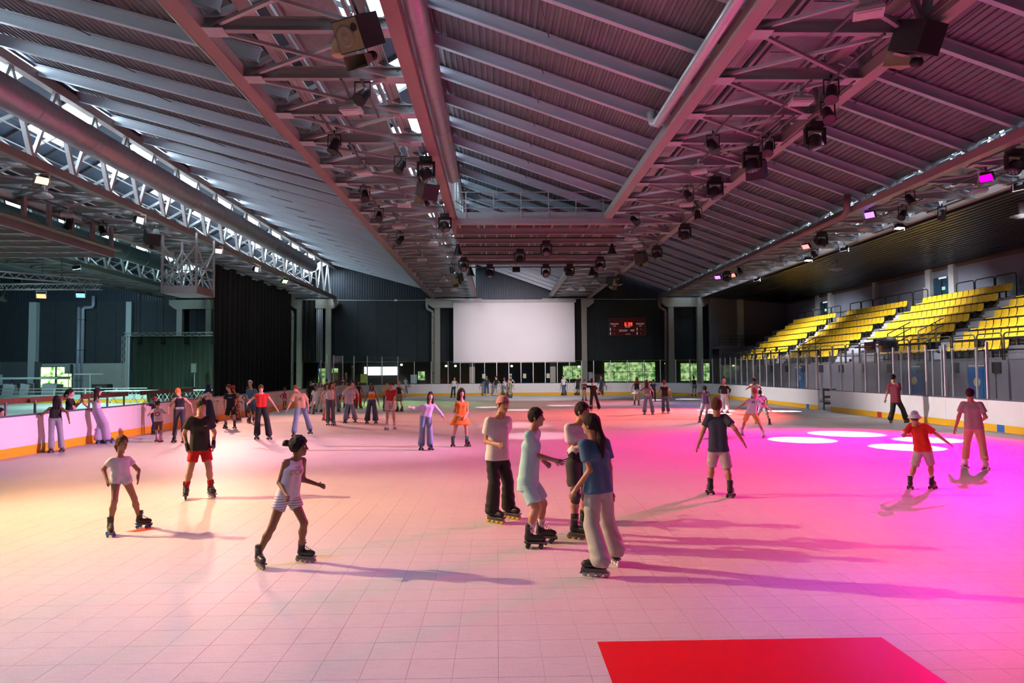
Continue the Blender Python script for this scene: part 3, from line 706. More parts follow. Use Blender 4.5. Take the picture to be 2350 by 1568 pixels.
for z in (9.98, 10.36, 10.75): Mw('hand_rail', (-2.6, 32.4, z), (-1.2, 36.5, z), .035, .035, steel_l)
for x in (-2.2, 6.4):
    for yv in (33, 43): Mw('hanger', (x, yv, 9.3), (x, yv, 9.75), .1, .1, gan)
# hanging cage at the left truss
cb2 = (-16.4, 36.8, 6.4)
cg = thing('hanging_cage', 'steel lattice cage platform hanging from the left truss', 'platform', cb2)
Mc = lambda n, p0, p1, w, h, m=steel_l: member(n, p0, p1, w, h, m, cg, 'box', cb2)
ca, cd = (-17.35, 35.7), (-15.6, 37.9)
for x in (ca[0], cd[0]):
    for yv in (ca[1], cd[1]): Mc('corner_post', (x, yv, 6.35), (x, yv, 9.5), .1, .1)
for yv in (ca[1], cd[1]):
    Mc('toe_board', (ca[0], yv, 6.55), (cd[0], yv, 6.55), .04, .38); Mc('cage_rail', (ca[0], yv, 7.85), (cd[0], yv, 7.85), .05, .05); Mc('cage_rail', (ca[0], yv, 7.3), (cd[0], yv, 7.3), .04, .04)
    Mc('cage_brace', (ca[0], yv, 6.5), (cd[0], yv, 8.9), .06, .06); Mc('cage_brace', (cd[0], yv, 6.5), (ca[0], yv, 8.9), .06, .06)
    for k in (1, 2): Mc('upright', (ca[0]+.58*k, yv, 6.5), (ca[0]+.58*k, yv, 7.85), .04, .04)
for x in (ca[0], cd[0]):
    Mc('toe_board', (x, ca[1], 6.55), (x, cd[1], 6.55), .04, .42, steel_red); Mc('cage_rail', (x, ca[1], 7.85), (x, cd[1], 7.85), .05, .05); Mc('cage_rail', (x, ca[1], 7.3), (x, cd[1], 7.3), .04, .04)
    Mc('cage_brace', (x, ca[1], 6.5), (x, cd[1], 8.9), .06, .06); Mc('cage_brace', (x, cd[1], 6.5), (x, ca[1], 8.9), .06, .06)
Mc('cage_floor', (-16.475, ca[1], 6.36), (-16.475, cd[1], 6.36), 1.75, .06)
# left gantry platform
cb3 = (-22.5, 31.5, 8.2)
lgn = thing('lighting_gantry', 'brown steel platform hanging at the far left above the side rink', 'gantry', cb3)
Ml = lambda n, p0, p1, w, h, m=steel, kind='box': member(n, p0, p1, w, h, m, lgn, kind, cb3)
pur = mat('gantry_plum', (.27,.19,.21), .55, .15)
Ml('side_beam', (-19.5, 26.5, 8.35), (-19.5, 35.0, 8.35), .16, .55, pur)
for k in range(5): Ml('hanger_post', (-19.5, 28.4+1.6*k, 8.4), (-19.5, 28.4+1.6*k, 9.6), .14, .2, steel_red)
for k in range(6): Ml('cross_joist', (-27.5, 27.4+1.5*k, 8.2), (-19.5, 27.4+1.5*k, 8.2), .10, .22, steel_l, 'I')
for k in range(5): Ml('joist', (-26.6+1.5*k, 26.5, 8.32), (-26.6+1.5*k, 35.0, 8.32), .1, .12, steel_l)
for k in range(5): Ml('deck_panel', (-26.0+1.55*k, 26.5, 8.42), (-26.0+1.55*k, 35.0, 8.42), 1.5, .04, mat('deck_beige', (.33,.29,.22), .7))
# aluminium lattice trusses with stage lamps at the left
alu = mat('aluminium', (.62,.62,.62), .35, .6)
def lattice(name, label, p0, p1, s=.3):
    o = thing(name, label, 'truss', p0); p0 = Vector(p0); p1 = Vector(p1); d = p1-p0; L = d.length; u = d/L
    sd = u.cross(Vector((0,0,1))).normalized()*s/2; up = Vector((0,0,s/2)); n = max(2, int(L/s))
    for a in (-1, 1):
        for b_ in (-1, 1): member('chord', p0+sd*a+up*b_, p1+sd*a+up*b_, .05, .05, alu, o, 'tube', p0)
    for k in range(n):
        a_, b_ = p0+d*(k/n), p0+d*((k+1)/n); sg = 1 if k % 2 else -1
        for a in (-1, 1): member('web', a_+sd*a+up*sg, b_+sd*a-up*sg, .03, .03, alu, o, 'tube', p0)
        member('web', a_+sd*sg-up, b_-sd*sg-up, .03, .03, alu, o, 'tube', p0)
    return o
lattice('stage_truss', 'horizontal aluminium lattice truss with coloured lamps at far left', (-33.5,38,6.98), (-21.8,38,6.98))
lattice('stage_truss', 'second aluminium lattice truss slanting back behind the coloured lamps', (-28.5,34.5,7.5), (-22.6,39.3,7.4))
for xx, yy_, z0, lab in ((-25,38,9.6,'first'),(-30,38,9.6,'second')):
    pass
for k, p in enumerate((((-25,38,7.1),(-25,38,9.6)),((-31,38,7.1),(-31,38,9.6)),((-24,38.1,7.55),(-24,38.1,9.6)),((-27.5,35.3,7.65),(-27.5,35.3,9.6)))):
    o = thing('hoist_chain', ['chain hoist line holding the near lattice truss','chain hoist line at the picture edge','chain line holding the slanting truss','second chain line holding the slanting truss'][k], 'chain', p[0])
    member('chain', p[0], p[1], .03, .03, steel_d, o, 'box', p[0]); member('hook', Vector(p[0])-Vector((0,0,.08)), Vector(p[0])+Vector((0,0,.1)), .09, .09, steel_d, o, 'box', p[0])

# ================================================================== CURTAINS
def curtain(name, label, p0, p1, z0, z1, m, amp=.16, wl=.55, ragged=0.0):
    o = thing(name, label, 'curtain', (p0[0], p0[1], z0)); p0 = Vector((*p0,0)); p1 = Vector((*p1,0)); d = p1-p0; L = d.length; u = d/L; nrm = Vector((-u.y,u.x,0))
    n = int(L/wl*8); v = []
    rr = random.Random(3)
    ph = 0
    for i in range(n+1):
        s = L*i/n; a = amp*math.sin(2*math.pi*s/wl+.8*math.sin(s*1.3)); q = u*s+nrm*a
        zt = z1-z0-ragged*abs(math.sin(s*1.1))
        for zz in (0, (z1-z0)*.5, zt): v.append((q.x*(1) , q.y, zz))
    b = MB().add(v, [(3*i+k, 3*i+3+k, 3*i+4+k, 3*i+1+k) for i in range(n) for k in range(2)])
    b.build('cloth', m, o, True)
    member('curtain_rail', (p0.x, p0.y, z1+.02), (p1.x, p1.y, z1+.02), .05, .05, steel_d, o, 'box', (p0.x, p0.y, z0))
    return o
cur_b = mat('curtain_black', (.010,.0095,.010), .9, 0, .3, 2); cur_g = mat('curtain_green', (.035,.055,.045), .9, 0, .25, 2)
curtain('stage_curtain', 'very tall black pleated curtain hanging from the left truss', (-18.1,44.2), (-18.1,60.0), .15, 9.3, cur_b, .17, .8, .25)
curtain('stage_curtain', 'narrow black drape between the columns of the second frame', (-19.2,67.85), (-17.9,67.85), 3.2, 9.3, cur_b, .12, .5)
curtain('stage_curtain', 'dark green pleated stage curtain inside the truss frame', (-32.0,60.3), (-21.5,60.3), .1, 5.4, cur_g, .15, .8)
curtain('stage_curtain', 'black drape beside the right edge of the white screen', (7.75,67.85), (8.45,67.85), 3.2, 9.3, cur_b, .08, .35)
for p0, p1, lab in (((-32.3,60,5.55),(-21.3,60,5.55),'thin top truss above the green stage curtain'),((-32.3,60,.1),(-32.3,60,5.4),'upright lattice truss left of the green stage curtain')):
    if p0[2] < 1:
        o = thing('stage_truss', lab, 'truss', p0)
        for a in (-.15,.15):
            for b_ in (-.15,.15): member('chord', (p0[0]+a,p0[1]+b_,p0[2]), (p1[0]+a,p1[1]+b_,p1[2]), .05,.05, alu, o, 'tube', p0)
        for k in range(18):
            z = .1+.3*k; sg = 1 if k % 2 else -1
            member('web', (p0[0]-.15*sg,p0[1]-.15,z), (p0[0]+.15*sg,p0[1]-.15,z+.3), .03,.03, alu, o, 'tube', p0)
    else: lattice('stage_truss', lab, p0, p1)

# ================================================================== LAMPS AND SPEAKERS
def spot(parent, loc, target, col, power, ang, blend=.6, size=.15):
    l = bpy.data.lights.new('beam', 'SPOT'); l.color = col; l.energy = power; l.spot_size = R(ang); l.spot_blend = blend; l.shadow_soft_size = size
    o = bpy.data.objects.new('beam', l); d = Vector(target)-Vector(loc)
    link(o, parent); pl = Vector(parent.location)
    o.location = Vector(loc)-pl; o.rotation_euler = d.to_track_quat('-Z', 'Y').to_euler()
    return o
def aim_obj(o, d): o.rotation_euler = Vector(d).to_track_quat('-Z', 'Y').to_euler()
HB = {}
def mount(t, loc, top):
    """short light bar between two neighbouring cross beams, to which the lamp is clamped"""
    x, y, z = loc
    if not any(a < x < b_ for a, b_, _ in BANDS): return
    ys = sorted(YK, key=lambda q: abs(q-y))[:2]; ya, yb = min(ys), max(ys)
    M_ = Matrix.Rotation(-t.rotation_euler.z, 4, 'Z')
    q = MB().box(-.025,.025,ya-y-.08,yb-y+.08,9.37-z,9.42-z).box(-.03,.03,-.03,.03,top,9.40-z); q.rot(M_); q.build('mounting_bar', steel_d, t)
def led_flood(label, loc, target, col, power, ang, blend=.8, es=14, group='coloured stage floods on the trusses', size=.2):
    t = thing('stage_flood', label, 'stage light', loc, 0, group)
    if 'lf' not in HB:
        HB['lf'] = MB().box(-.24,.24,-.16,.16,.0,.12).box(-.2,.2,-.12,.12,.12,.2).mesh('housing', blackm)
        HB['yk'] = MB().box(-.28,-.25,-.02,.02,-.02,.34).box(.25,.28,-.02,.02,-.02,.34).box(-.28,.28,-.02,.02,.34,.37).mesh('yoke', whitep)
        HB['rod'] = MB().box(-.02,.02,-.02,.02,.36,.52).mesh('clamp', steel_d)
    d = Vector(target)-Vector(loc)
    h = inst('housing', HB['lf'], t, (0,0,.0)); aim_obj(h, d)
    e = MB().box(-.21,.21,-.13,.13,-.02,-.004).build('lens', emitter('led_%s' % label[:24], col, es), t); aim_obj(e, d)
    inst('yoke', HB['yk'], t, (0,0,-.1)); inst('clamp', HB['rod'], t, (0,0,-.1))
    mount(t, loc, .38); off = d.normalized()*.12
    spot(t, Vector(loc)+off, target, col, power, ang, blend, size)
    return t
def white_flood(label, loc, rz=0.0, m=None, group='white house floods, unlit'):
    t = thing('flood_light', label, 'flood light', (loc[0], loc[1], loc[2]), rz, group)
    k = 'wf'+(m or whitep).name
    if k not in HB:
        HB[k] = (MB().box(-.27,.27,-.2,.2,-.05,.03).add([(-.27,-.2,.03),(.27,-.2,.03),(.27,.2,.03),(-.27,.2,.03),(-.2,-.08,.14),(.2,-.08,.14),(.2,.08,.14),(-.2,.08,.14)], [(4,5,6,7),(0,1,5,4),(1,2,6,5),(2,3,7,6),(3,0,4,7)]).mesh('housing', m or whitep),
                 MB().box(-.22,.22,-.15,.15,-.07,-.05).mesh('glass', mat('flood_glass', (.75,.72,.68), .2)),
                 MB().box(-.05,.05,-.04,.04,.12,.42).box(-.16,.16,-.03,.03,.20,.26).mesh('bracket', m or whitep))
    for n_, me in zip(('housing','glass','bracket'), HB[k]): inst(n_, me, t)
    mount(t, loc, .2)
    return t
def par(label, loc, target, group='black stage lamps on the trusses'):
    t = thing('stage_lamp', label, 'stage light', loc, 0, group)
    if 'par' not in HB:
        HB['par'] = MB().lathe([(.07,.26),(.12,.22),(.14,.05),(.17,-.18),(.175,-.2),(.15,-.2)], n=14).mesh('can', blackm, True)
        HB['parl'] = MB().lathe([(.148,-.185),(.10,-.17)], n=14).mesh('lens', mat('dull_lens', (.25,.25,.28), .15))
        HB['pary'] = MB().box(-.2,-.18,-.02,.02,-.02,.36).box(.18,.2,-.02,.02,-.02,.36).box(-.2,.2,-.02,.02,.34,.37).box(-.02,.02,-.02,.02,.36,.5).mesh('yoke', blackm)
    d = Vector(target)
    for n_ in ('par', 'parl'): aim_obj(inst({'par':'can','parl':'lens'}[n_], HB[n_], t), d)
    inst('yoke', HB['pary'], t); mount(t, loc, .34); return t
def moving_head(label, loc, target, beam=None, group='moving head lamps'):
    t = thing('moving_head', label, 'stage light', loc, 0, group)
    if 'mh' not in HB:
        HB['mh'] = MB().lathe([(.05,.24),(.16,.2),(.21,.1),(.22,-.14),(.2,-.18),(.16,-.18)], n=16).mesh('head', blackm, True)
        q = MB()
        for k in range(7): a = 2*math.pi*k/6; q.lathe([(.035,-.185),(.03,-.195)], (0,0,0) if k == 6 else (.1*math.cos(a),.1*math.sin(a),0), 8)
        HB['mhl'] = q.mesh('lens', mat('led_dots', (.35,.4,.5), .2))
        HB['mhy'] = MB().box(-.3,-.23,-.07,.07,-.08,.36).box(.23,.3,-.07,.07,-.08,.36).box(-.3,.3,-.08,.08,.32,.42).box(-.2,.2,-.16,.16,.42,.58).mesh('yoke', blackm)
        HB['mhc'] = MB().box(-.02,.02,-.02,.02,.58,.75).mesh('clamp', steel_d)
    d = Vector(target)-Vector(loc)
    aim_obj(inst('head', HB['mh'], t), d); aim_obj(inst('lens', HB['mhl'], t), d); inst('yoke', HB['mhy'], t); inst('clamp', HB['mhc'], t); mount(t, loc, .5)
    for (tg, col, pw, ang, bl) in (beam or []): spot(t, Vector(loc)+(Vector(tg)-Vector(loc)).normalized()*.28, tg, col, pw, ang, bl, .03)
    return t
def pendant(label, loc, group='black cone pendants under the platform'):
    t = thing('pendant_lamp', label, 'lamp', loc, 0, group)
    MB().lathe([(.06,.46),(.08,.44),(.1,.3),(.2,.0),(.27,-.12),(.28,-.14),(.25,-.14)], n=16).build('shade', blackm, t, True)
    MB().lathe([(.25,-.135),(.1,-.12)], n=14).build('diffuser', mat('pend_white', (.7,.6,.6), .4), t)
    MB().lathe([(.085,.42),(.085,.49)], n=12).build('collar', steel_l, t); MB().tube([(0,0,.48),(0,0,.75)], .012, 5).build('cord', blackm, t)
    return t
spk_m = mat('speaker_black', (.02,.02,.022), .6); spk_f = mat('speaker_face', (.30,.27,.17), .55, 0, .15, 12)
def speaker(label, loc, rz, tilt, w=.62, h=.62, dp=.75, horn=True, up=.5, group='hung loudspeakers'):
    t = thing('loudspeaker', label, 'loudspeaker', loc, rz, group)
    Mr = Matrix.Rotation(R(tilt), 4, 'X')
    def part(n_, b, m, sm=False): b.rot(Mr); return b.build(n_, m, t, sm)
    part('cabinet', MB().box(-w/2,w/2,-dp/2,dp/2,-h/2,h/2), spk_m)
    part('baffle', MB().box(-w/2+.02,w/2-.02,-dp/2-.012,-dp/2,-h/2+.02,h/2-.02), spk_f)
    part('woofer', MB().lathe([(.2,0),(.2,-.02),(.17,-.025),(.12,-.01),(.05,-.03),(.01,-.05)], (-.06,-dp/2-.012,0), 20, 'Y'), mat('cone_grey', (.30,.28,.22), .5), True)
    part('port', MB().lathe([(.075,0),(.075,-.008)], (w/2-.12,-dp/2-.012,.12), 16, 'Y'), blackp)
    if horn:
        b = MB(); b.add([(-.26,-.42,-.62-.0),(.26,-.42,-.62),(.26,-.42,-.36),(-.26,-.42,-.36),(-.07,.1,-.55),(.07,.1,-.55),(.07,.1,-.42),(-.07,.1,-.42)], [(0,1,5,4),(1,2,6,5),(2,3,7,6),(3,0,4,7),(4,5,6,7)])
        part('horn', b, spk_f)
        part('horn_driver', MB().lathe([(.1,0),(.1,.16),(.06,.2)], (0,.1,-.48), 14, 'Y'), spk_m, True)
    for dx in (-w/2+.05, w/2-.05): MB().tube([(dx,0,h*.3),(dx*.6,0,up)], .014, 5).build('chain', steel_l, t)
    mount(t, loc, up-.1)
    return t
# ---- speakers
speaker('big loudspeaker with horn hung at the top under the centre left truss', (-2.75,13.6,9.05), R(-28), 32)
speaker('loudspeaker with horn hung beside the platform under the centre left truss', (-2.6,25.8,9.1), R(-150), -28)
speaker('big loudspeaker with horn hung at top right under the centre right truss', (8.9,13.9,9.15), R(200), -25)
speaker('loudspeaker hung midway along the centre right truss', (9.0,23.1,9.1), R(150), -25, horn=False)
speaker('distant loudspeaker on the centre right truss beyond the platform', (8.9,41.5,9.1), R(150), -20)
speaker('farthest loudspeaker on the centre right truss with purple glow', (9.0,52.6,9.1), R(40), 20)
speaker('farthest loudspeaker on the centre left truss', (-2.9,50.5,9.1), R(-30), 20)
speaker('loudspeaker with horn clamped above the hanging cage', (-17.2,34.3,9.0), R(-140), -30, up=.7)
for k, (x, y, lab) in enumerate(((-35.5,57.5,'grey loudspeaker on a pole left of the stage truss'),(-25.6,58.5,'grey loudspeaker on a pole before the green curtain'))):
    t = thing('speaker_stand', lab, 'loudspeaker', (x, y, 0))
    MB().bevbox(-.24,.24,-.2,.2,2.2,3.0,.04).build('cabinet', mat('spk_grey', (.09,.11,.11), .6), t); MB().box(-.2,.2,-.21,-.2,2.26,2.94).build('grille', mat('spk_grille', (.14,.18,.18), .5), t)
    MB().tube([(0,0,.3),(0,0,2.2)], .03, 8).build('pole', steel_l, t)
    for a in (0, 2.1, 4.2): MB().tube([(0,0,.7),(.45*math.cos(a),.45*math.sin(a),.02)], .02, 6).build('leg', steel_d, t)
# ---- coloured floods (aimed at the skating floor) and added fill lamps
AMB, PNK, MAG, VIO, RED, GRN = (1,.60,.18), (1,.16,.50), (1,.012,.62), (.22,.03,1), (1,.06,.05), (.45,1,.25)
led_flood('amber flood on the left truss nearest the camera', (-16.0,11.0,9.1), (-8.0,10.0,0), (1,.55,.08), 5200, 58, 1.0)
led_flood('warm white flood on the left truss outside the picture', (-16.2,12.6,9.1), (-2.5,9.5,0), (1,.60,.32), 19500, 48, 1.0, size=.12)
led_flood('orange flood glowing on the left truss near the picture edge', (-16.2,24.5,9.1), (-6,18,0), (1,.42,.20), 6500, 52, 1.0, 4.5)
led_flood('pale flood on the left truss before the cage', (-16.1,31.0,9.1), (17.1,26,1.7), (1,.86,.84), 42000, 25, 1.0)
led_flood('pale flood on the left truss beyond the cage', (-16.1,46.0,9.1), (17.1,43,1.6), (1,.88,.88), 36000, 27, 1.0)  # added lamp, whitens the farther stretch of the right boards
led_flood('warm yellow flood on the left truss above the hanging cage', (-15.9,39.2,9.15), (-4,27,0), (1,.40,.30), 13000, 66, 1.0, 4.5)
led_flood('greenish flood on the left truss behind the black curtain', (-16.2,52.5,9.15), (-6,46,0), GRN, 9000, 50, 1.0, 4)
led_flood('bright magenta flood on the rightmost truss', (18.0,24.4,9.15), (9.2,19.0,0), (1,.0,.28), 46000, 64, 1.0, 6)
led_flood('pink flood on the rightmost truss nearest the camera', (17.2,12.3,9.15), (9.0,8.6,0), (1,.02,.34), 11000, 54, 1.0)
led_flood('pale pink flood on the rightmost truss turned to the left boards', (17.3,18.5,9.15), (-12,20,.6), (1,.44,.80), 54000, 27, 1.0)
led_flood('violet flood on the rightmost truss beside the magenta one', (17.1,30.6,9.2), (1,20,0), (.30,.10,1), 3500, 60, 1.0, 5)
led_flood('red flood on the rightmost truss in its middle', (17.8,38.6,9.2), (7,33,0), (1,.13,.12), 46000, 58, 1.0, 4.5)
led_flood('violet flood on the rightmost truss far away', (16.9,51.5,9.2), (8,42,0), (.35,.05,1), 2500, 50, 1.0, 4.5)
led_flood('red flood beside the far violet one on the rightmost truss', (17.8,50.7,9.25), (3,44,0), (1,.12,.10), 12000, 50, 1.0, 4.5)
led_flood('violet flood on the centre right truss at the top edge', (9.1,11.0,9.1), (3.5,6.5,0), VIO, 2600, 17, 1.0)
led_flood('dim violet flood near the camera on the centre left truss', (-4.2,6.5,9.1), (-3.2,5.2,0), (.42,.42,1), 1500, 75, 1.0)  # added fill, brings lavender blue to the floor near the camera
for k, yv in enumerate((26.0, 39.5, 53.0)):
    led_flood('cool white flood turned to the stands, %s on the rightmost truss' % ('nearest','middle','farthest')[k], (20.5,yv,9.2), (25.0,yv+2,3.5), (.95,.95,1), 5600, 100, 1.0, 10, 'added white fill floods by the stands')  # added lamps that brighten the seats
for k, yv in enumerate((23.0, 32.0, 42.0)):
    led_flood('white flood lighting the passage behind the right boards, %s' % ('nearest','middle','farthest')[k], (20.2,yv+1.5,9.2), (20.6,yv,0), (.95,.92,1), 2400, 80, 1.0, 8, 'added white fill floods by the stands')  # added lamps that lift the dark passage seen through the glass
for k, (x, yv) in enumerate(((-28.0,30.0),(-28.0,46.0),(-20.0,50))):
    led_flood('cool flood over the side rink, ' + ('nearest the camera','farther back','beside the tall curtain')[k], (x,yv,9.2), (x+1.5,yv+4,0), (.58,1,.92) if k < 2 else (.75,1,.75), 7000, 120, 1.0, 8, 'added cool fill floods at the left')  # added lamps that brighten the side rink and left hall
led_flood('pale flood on the platform turned to the white screen', (1.3,44.0,8.72), (1.7,66.5,5.6), (1,.80,.84), 11000, 37, 1.0, 6)  # added wash, only there to lift the screen
led_flood('pale flood on the platform turned to the far boards', (4.6,44.0,8.72), (2.5,60.5,.3), (1,.86,.90), 6500, 75, 1.0, 6)  # added lamp, lifts the grey far end boards
led_flood('cool flood washing the dark wall at far left', (-36.0,52.0,9.2), (-41,68,3.5), (.55,.85,1), 6000, 100, 1.0, 6, 'added cool fill floods at the left')  # added wall wash so the back left wall is not black
led_flood('yellow green lamp on the near lattice truss', (-28.2,37.8,6.55), (-24,30,0), (.75,1,.12), 900, 60, 1.0, 4.5, 'lamps on the aluminium lattice truss')
led_flood('red and yellow lamp on the near lattice truss', (-24.9,37.8,6.45), (-22,30,0), (1,.25,.1), 900, 60, 1.0, 4.5, 'lamps on the aluminium lattice truss')
led_flood('blue lamp at the right end of the lattice trusses', (-22.9,38.0,6.5), (-20,30,0), (.1,.25,1), 500, 50, 1.0, 4, 'lamps on the aluminium lattice truss')
par('unlit round lamp in the middle of the near lattice truss', (-26.9,37.8,6.4), (.1,-.6,-1), 'lamps on the aluminium lattice truss')
# ---- white pools on the floor
WH = (1,.86,1)
pools = [((8.2,21.4,8.7),(9.4,21.0),13.5,9000),((8.1,24.8,8.7),(11.65,22.8),13.5,10500),((9.2,19.2,8.7),(11.33,18.8),12.5,9500),((16.9,21.6,8.7),(13.2,20.65),12,9000),
         ((16.9,34.8,8.7),(14.8,35.2),12,7000),((9.2,38.6,8.7),(11.65,36.4),12,9000),((9.2,32.8,8.7),(10.74,33.6),11,8000),((16.7,48.8,8.7),(14.2,50.4),12,6000),((9.2,50.5,8.7),(11.3,49.5),12,6000),
         ((-2.3,30.6,8.7),(.7,27.7),20,2600),((-2.3,22.4,8.7),(1.4,23.1),20,2600),((4.6,42.4,8.25),(4.0,42.6),14,3600),((1.3,37.1,8.25),(1.2,38.3),15,3000),((-.4,42.4,8.25),(-.5,41.3),14,3000)]
nm = ['over the nearest white pool','over the second white pool','over the pool beside the red tee child','over the rightmost white pool','far down the rightmost truss','right of the platform','beside the platform end','at the far end of the rightmost truss','far down the centre right truss','left of the platform front','under the centre left truss','under the platform back right','under the platform middle','under the platform back left']
for k, (l, tg, ang, pw) in enumerate(pools):
    moving_head('black moving head lamp '+nm[k], l, (tg[0], tg[1], 0), [((tg[0], tg[1], 0), WH if k < 9 else (1,.80,.92), pw, ang, .12 if k < 9 else .7)])
for k, l in enumerate(((2.57,34.7,8.25),(3.1,42.4,8.25),(6.1,39.7,8.25),(-1.9,39.7,8.25))): moving_head('round moving head with led dots under the platform, ' + ('front centre','back centre','right end','left end')[k], l, (l[0], l[1]-8, 0))
for k, l in enumerate(((-1.95,34.7,8.25),(5.95,34.7,8.25),(-1.6,42.4,8.25),(6.0,42.4,8.25))): pendant('black cone pendant lamp under the platform, ' + ('front left','front right','back left','back right')[k], l)
# ---- white house floods
WF = [(-3.8,17.85,'below the topmost cross beam'),(-4.6,23.5,'left of the walkway, third module'),(-3.8,28.2,'right of the walkway near the platform'),(-4.65,32.5,'level with the platform front'),(-3.4,37.0,'level with the platform middle'),(-4.6,42.3,'behind the platform'),(-4.0,52,'far beyond the platform'),(-3.6,58,'near the back wall, right one'),(-5.0,58.6,'near the back wall, left one')]
for x, y, l in WF: white_flood('white flood lamp under the centre left truss, '+l, (x, y, 9.1), rnd.uniform(-.5,.5))
WF = [(7.9,17.2,'glowing pink near the top'),(7.25,12.8,'cut by the top picture edge'),(7.1,23.4,'third from the camera'),(8.0,28.2,'level with the railing'),(7.1,35.6,'just beyond the platform front'),(7.9,37.6,'paired beyond the platform front'),(7.2,46,'behind the platform'),(7.9,54,'far beyond the platform'),(6.3,58,'near the back wall, left one'),(7.4,58.5,'near the back wall, right one')]
for x, y, l in WF: white_flood('white flood lamp under the centre right truss, '+l, (x, y, 9.1), rnd.uniform(-.5,.5))
for x, y, l in ((-17.6,26.7,'below the orange flood'),(-18.7,30.0,'behind the orange flood'),(18.9,26.0,'beside the magenta flood'),(18.3,33.2,'beside the violet flood'),(18.5,44,'far away')): white_flood('white flood lamp under the %s truss, %s' % ('left' if x < 0 else 'rightmost', l), (x, y, 9.1), rnd.uniform(-.5,.5))
# ---- black lamps
for k, (x, y, l) in enumerate(((-3.3,16.8,'centre left truss above the cone of light'),(-4.9,20.6,'centre left truss with red indicator'),(-3.2,22.7,'centre left truss right side'),(-5.1,26.5,'centre left truss beside the rail'),(-5.15,30,'centre left truss before the platform'),(-5.0,35.5,'centre left truss beside the platform'),(-3.0,46,'centre left truss behind the platform'),(8.4,16.6,'centre right truss near the big loudspeaker'),(9.0,18.0,'centre right truss on its right chord'),(6.7,20.6,'centre right truss with blue glow'),(8.5,20.8,'centre right truss mid chord'),(9.0,30,'centre right truss beside the railing'),(7.6,26.5,'centre right truss fifth module'),(6.4,31,'centre right truss at the platform corner'),(7.2,49,'centre right truss far away'),(20.0,29.9,'rightmost truss outer side'),(18.2,29.9,'rightmost truss with amber lens'),(16.9,27.2,'rightmost truss inner side'),(17.5,36.5,'rightmost truss before the red flood'),(19.2,40.5,'rightmost truss behind the red flood'),(17.0,47,'rightmost truss far away'),(-18.9,33,'left truss behind the cage'),(-19.6,31.5,'left truss pair mate'),(-18.3,45.5,'left truss above the black curtain'))):
    par('black stage lamp on the '+l, (x, y, 9.05), (rnd.uniform(-.7,.7), rnd.uniform(-.9,-.1), -1))
for k, (x, l) in enumerate(((-31,'first'),(-29,'second'),(-27,'third'),(-24.7,'fourth'),(-22.5,'fifth'))):
    par('small black lamp hanging from the stage frame, %s from its left end' % l, (x, 60, 4.95), (.1,-.5,-1), 'lamps on the stage frame')
t = thing('hanging_sensor', 'beige cylinder hanging beside the big loudspeaker', 'sensor', (-3.25,13.95,8.9)); MB().lathe([(.02,.17),(.12,.16),(.13,.14),(.13,-.15),(.11,-.17),(.02,-.17)], n=18).build('can', mat('beige_can', (.62,.5,.33), .6), t, True); MB().tube([(0,0,.16),(0,0,.5)], .01, 5).build('cord', blackm, t)
for k, (x, y) in enumerate(((22.3,28.2),(22.0,43.5))):
    t = thing('ceiling_vent', 'round slatted air vent under the ceiling above the %s stands' % ('near' if k == 0 else 'far'), 'vent', (x, y, 8.6))
    for j in range(4): MB().lathe([(.45-.09*j,-.03*j),(.42-.09*j,.02-.03*j)], n=20).build('ring', steel, t, True)
    MB().tube([(0,0,0),(0,0,.65)], .12, 10).build('neck', steel, t, True)

# ================================================================== SIDE AREA AT THE LEFT
for k, (y0, y1) in enumerate(((20.2,23.6),(24.4,27.4),(28.4,33.2))):
    t = thing('plank_rail', 'brown plank rail on posts behind the left boards, %s' % ('nearest the camera','second in line','third in line')[k], 'rail', (-14.6, y0, 0))
    MB().box(-.03,.03,0,y1-y0,1.30,1.47).build('plank', brownw, t)
    nn = 3
    for j in range(nn): MB().box(.03,.08,(y1-y0)*(.12+.76*j/(nn-1))-.025,(y1-y0)*(.12+.76*j/(nn-1))+.025,0,1.36).build('post', steel, t)
    MB().box(-.25,.05,0,y1-y0,.42,.47).build('bench_board', brownw, t)
t = thing('side_rink_barrier', 'low white barrier with yellow base and rails around the side rink', 'barrier', (-37, 52, 0))
for k in range(9):
    x = -10+2.3*k; MB().box(x+.01,x+2.29,0,.1,.28,.62).build('board_panel', mat('cyan_board', (.55,.72,.74), .4), t); MB().box(x,x+2.3,-.01,.1,.0,.28).build('kick_strip', kick_m, t)
    MB().box(x,x+.08,.02,.08,.6,1.08).build('rail_post', whitep, t)
for z in (.82, 1.05): MB().box(-10,10.7,.02,.07,z,z+.05).build('hand_rail', whitep, t)
for k in range(4):
    t = thing('trestle_table', 'white folding trestle table before the green curtain, %s from the left' % ORD[k], 'table', (-27.4+2.1*k, 50.6, 0))
    MB().bevbox(-1.02,1.02,-.4,.4,.9,.96,.02).build('table_top', whitep, t)
    for x in (-.75, .75):
        for s in (-1, 1): MB().tube([(x-.28*s,-.3,0),(x+.28*s,-.3,.9)], .022, 6).build('leg', whitep, t); MB().tube([(x-.28*s,.3,0),(x+.28*s,.3,.9)], .022, 6).build('leg', whitep, t)
t = thing('equipment_case', 'black equipment case with panel beside the stage truss', 'case', (-31.3, 55, 0)); MB().bevbox(-.6,.6,-.45,.45,0,1.35,.04).build('body', blackp, t); MB().box(-.5,.1,-.47,-.45,.35,.75).build('front_panel', mat('case_cyan', (.25,.35,.38), .4), t)
for z in (.2, 1.1): MB().box(-.2,.2,-.49,-.45,z,z+.05).build('handle', steel, t)
t = thing('stage_case', 'second black case on the platform before the green curtain', 'case', (-25.7, 57.5, 0)); MB().bevbox(-.5,.5,-.35,.35,0,1.0,.04).build('body', blackp, t); MB().box(-.05,.05,-.36,-.35,.3,.4).build('latch', steel_l, t)
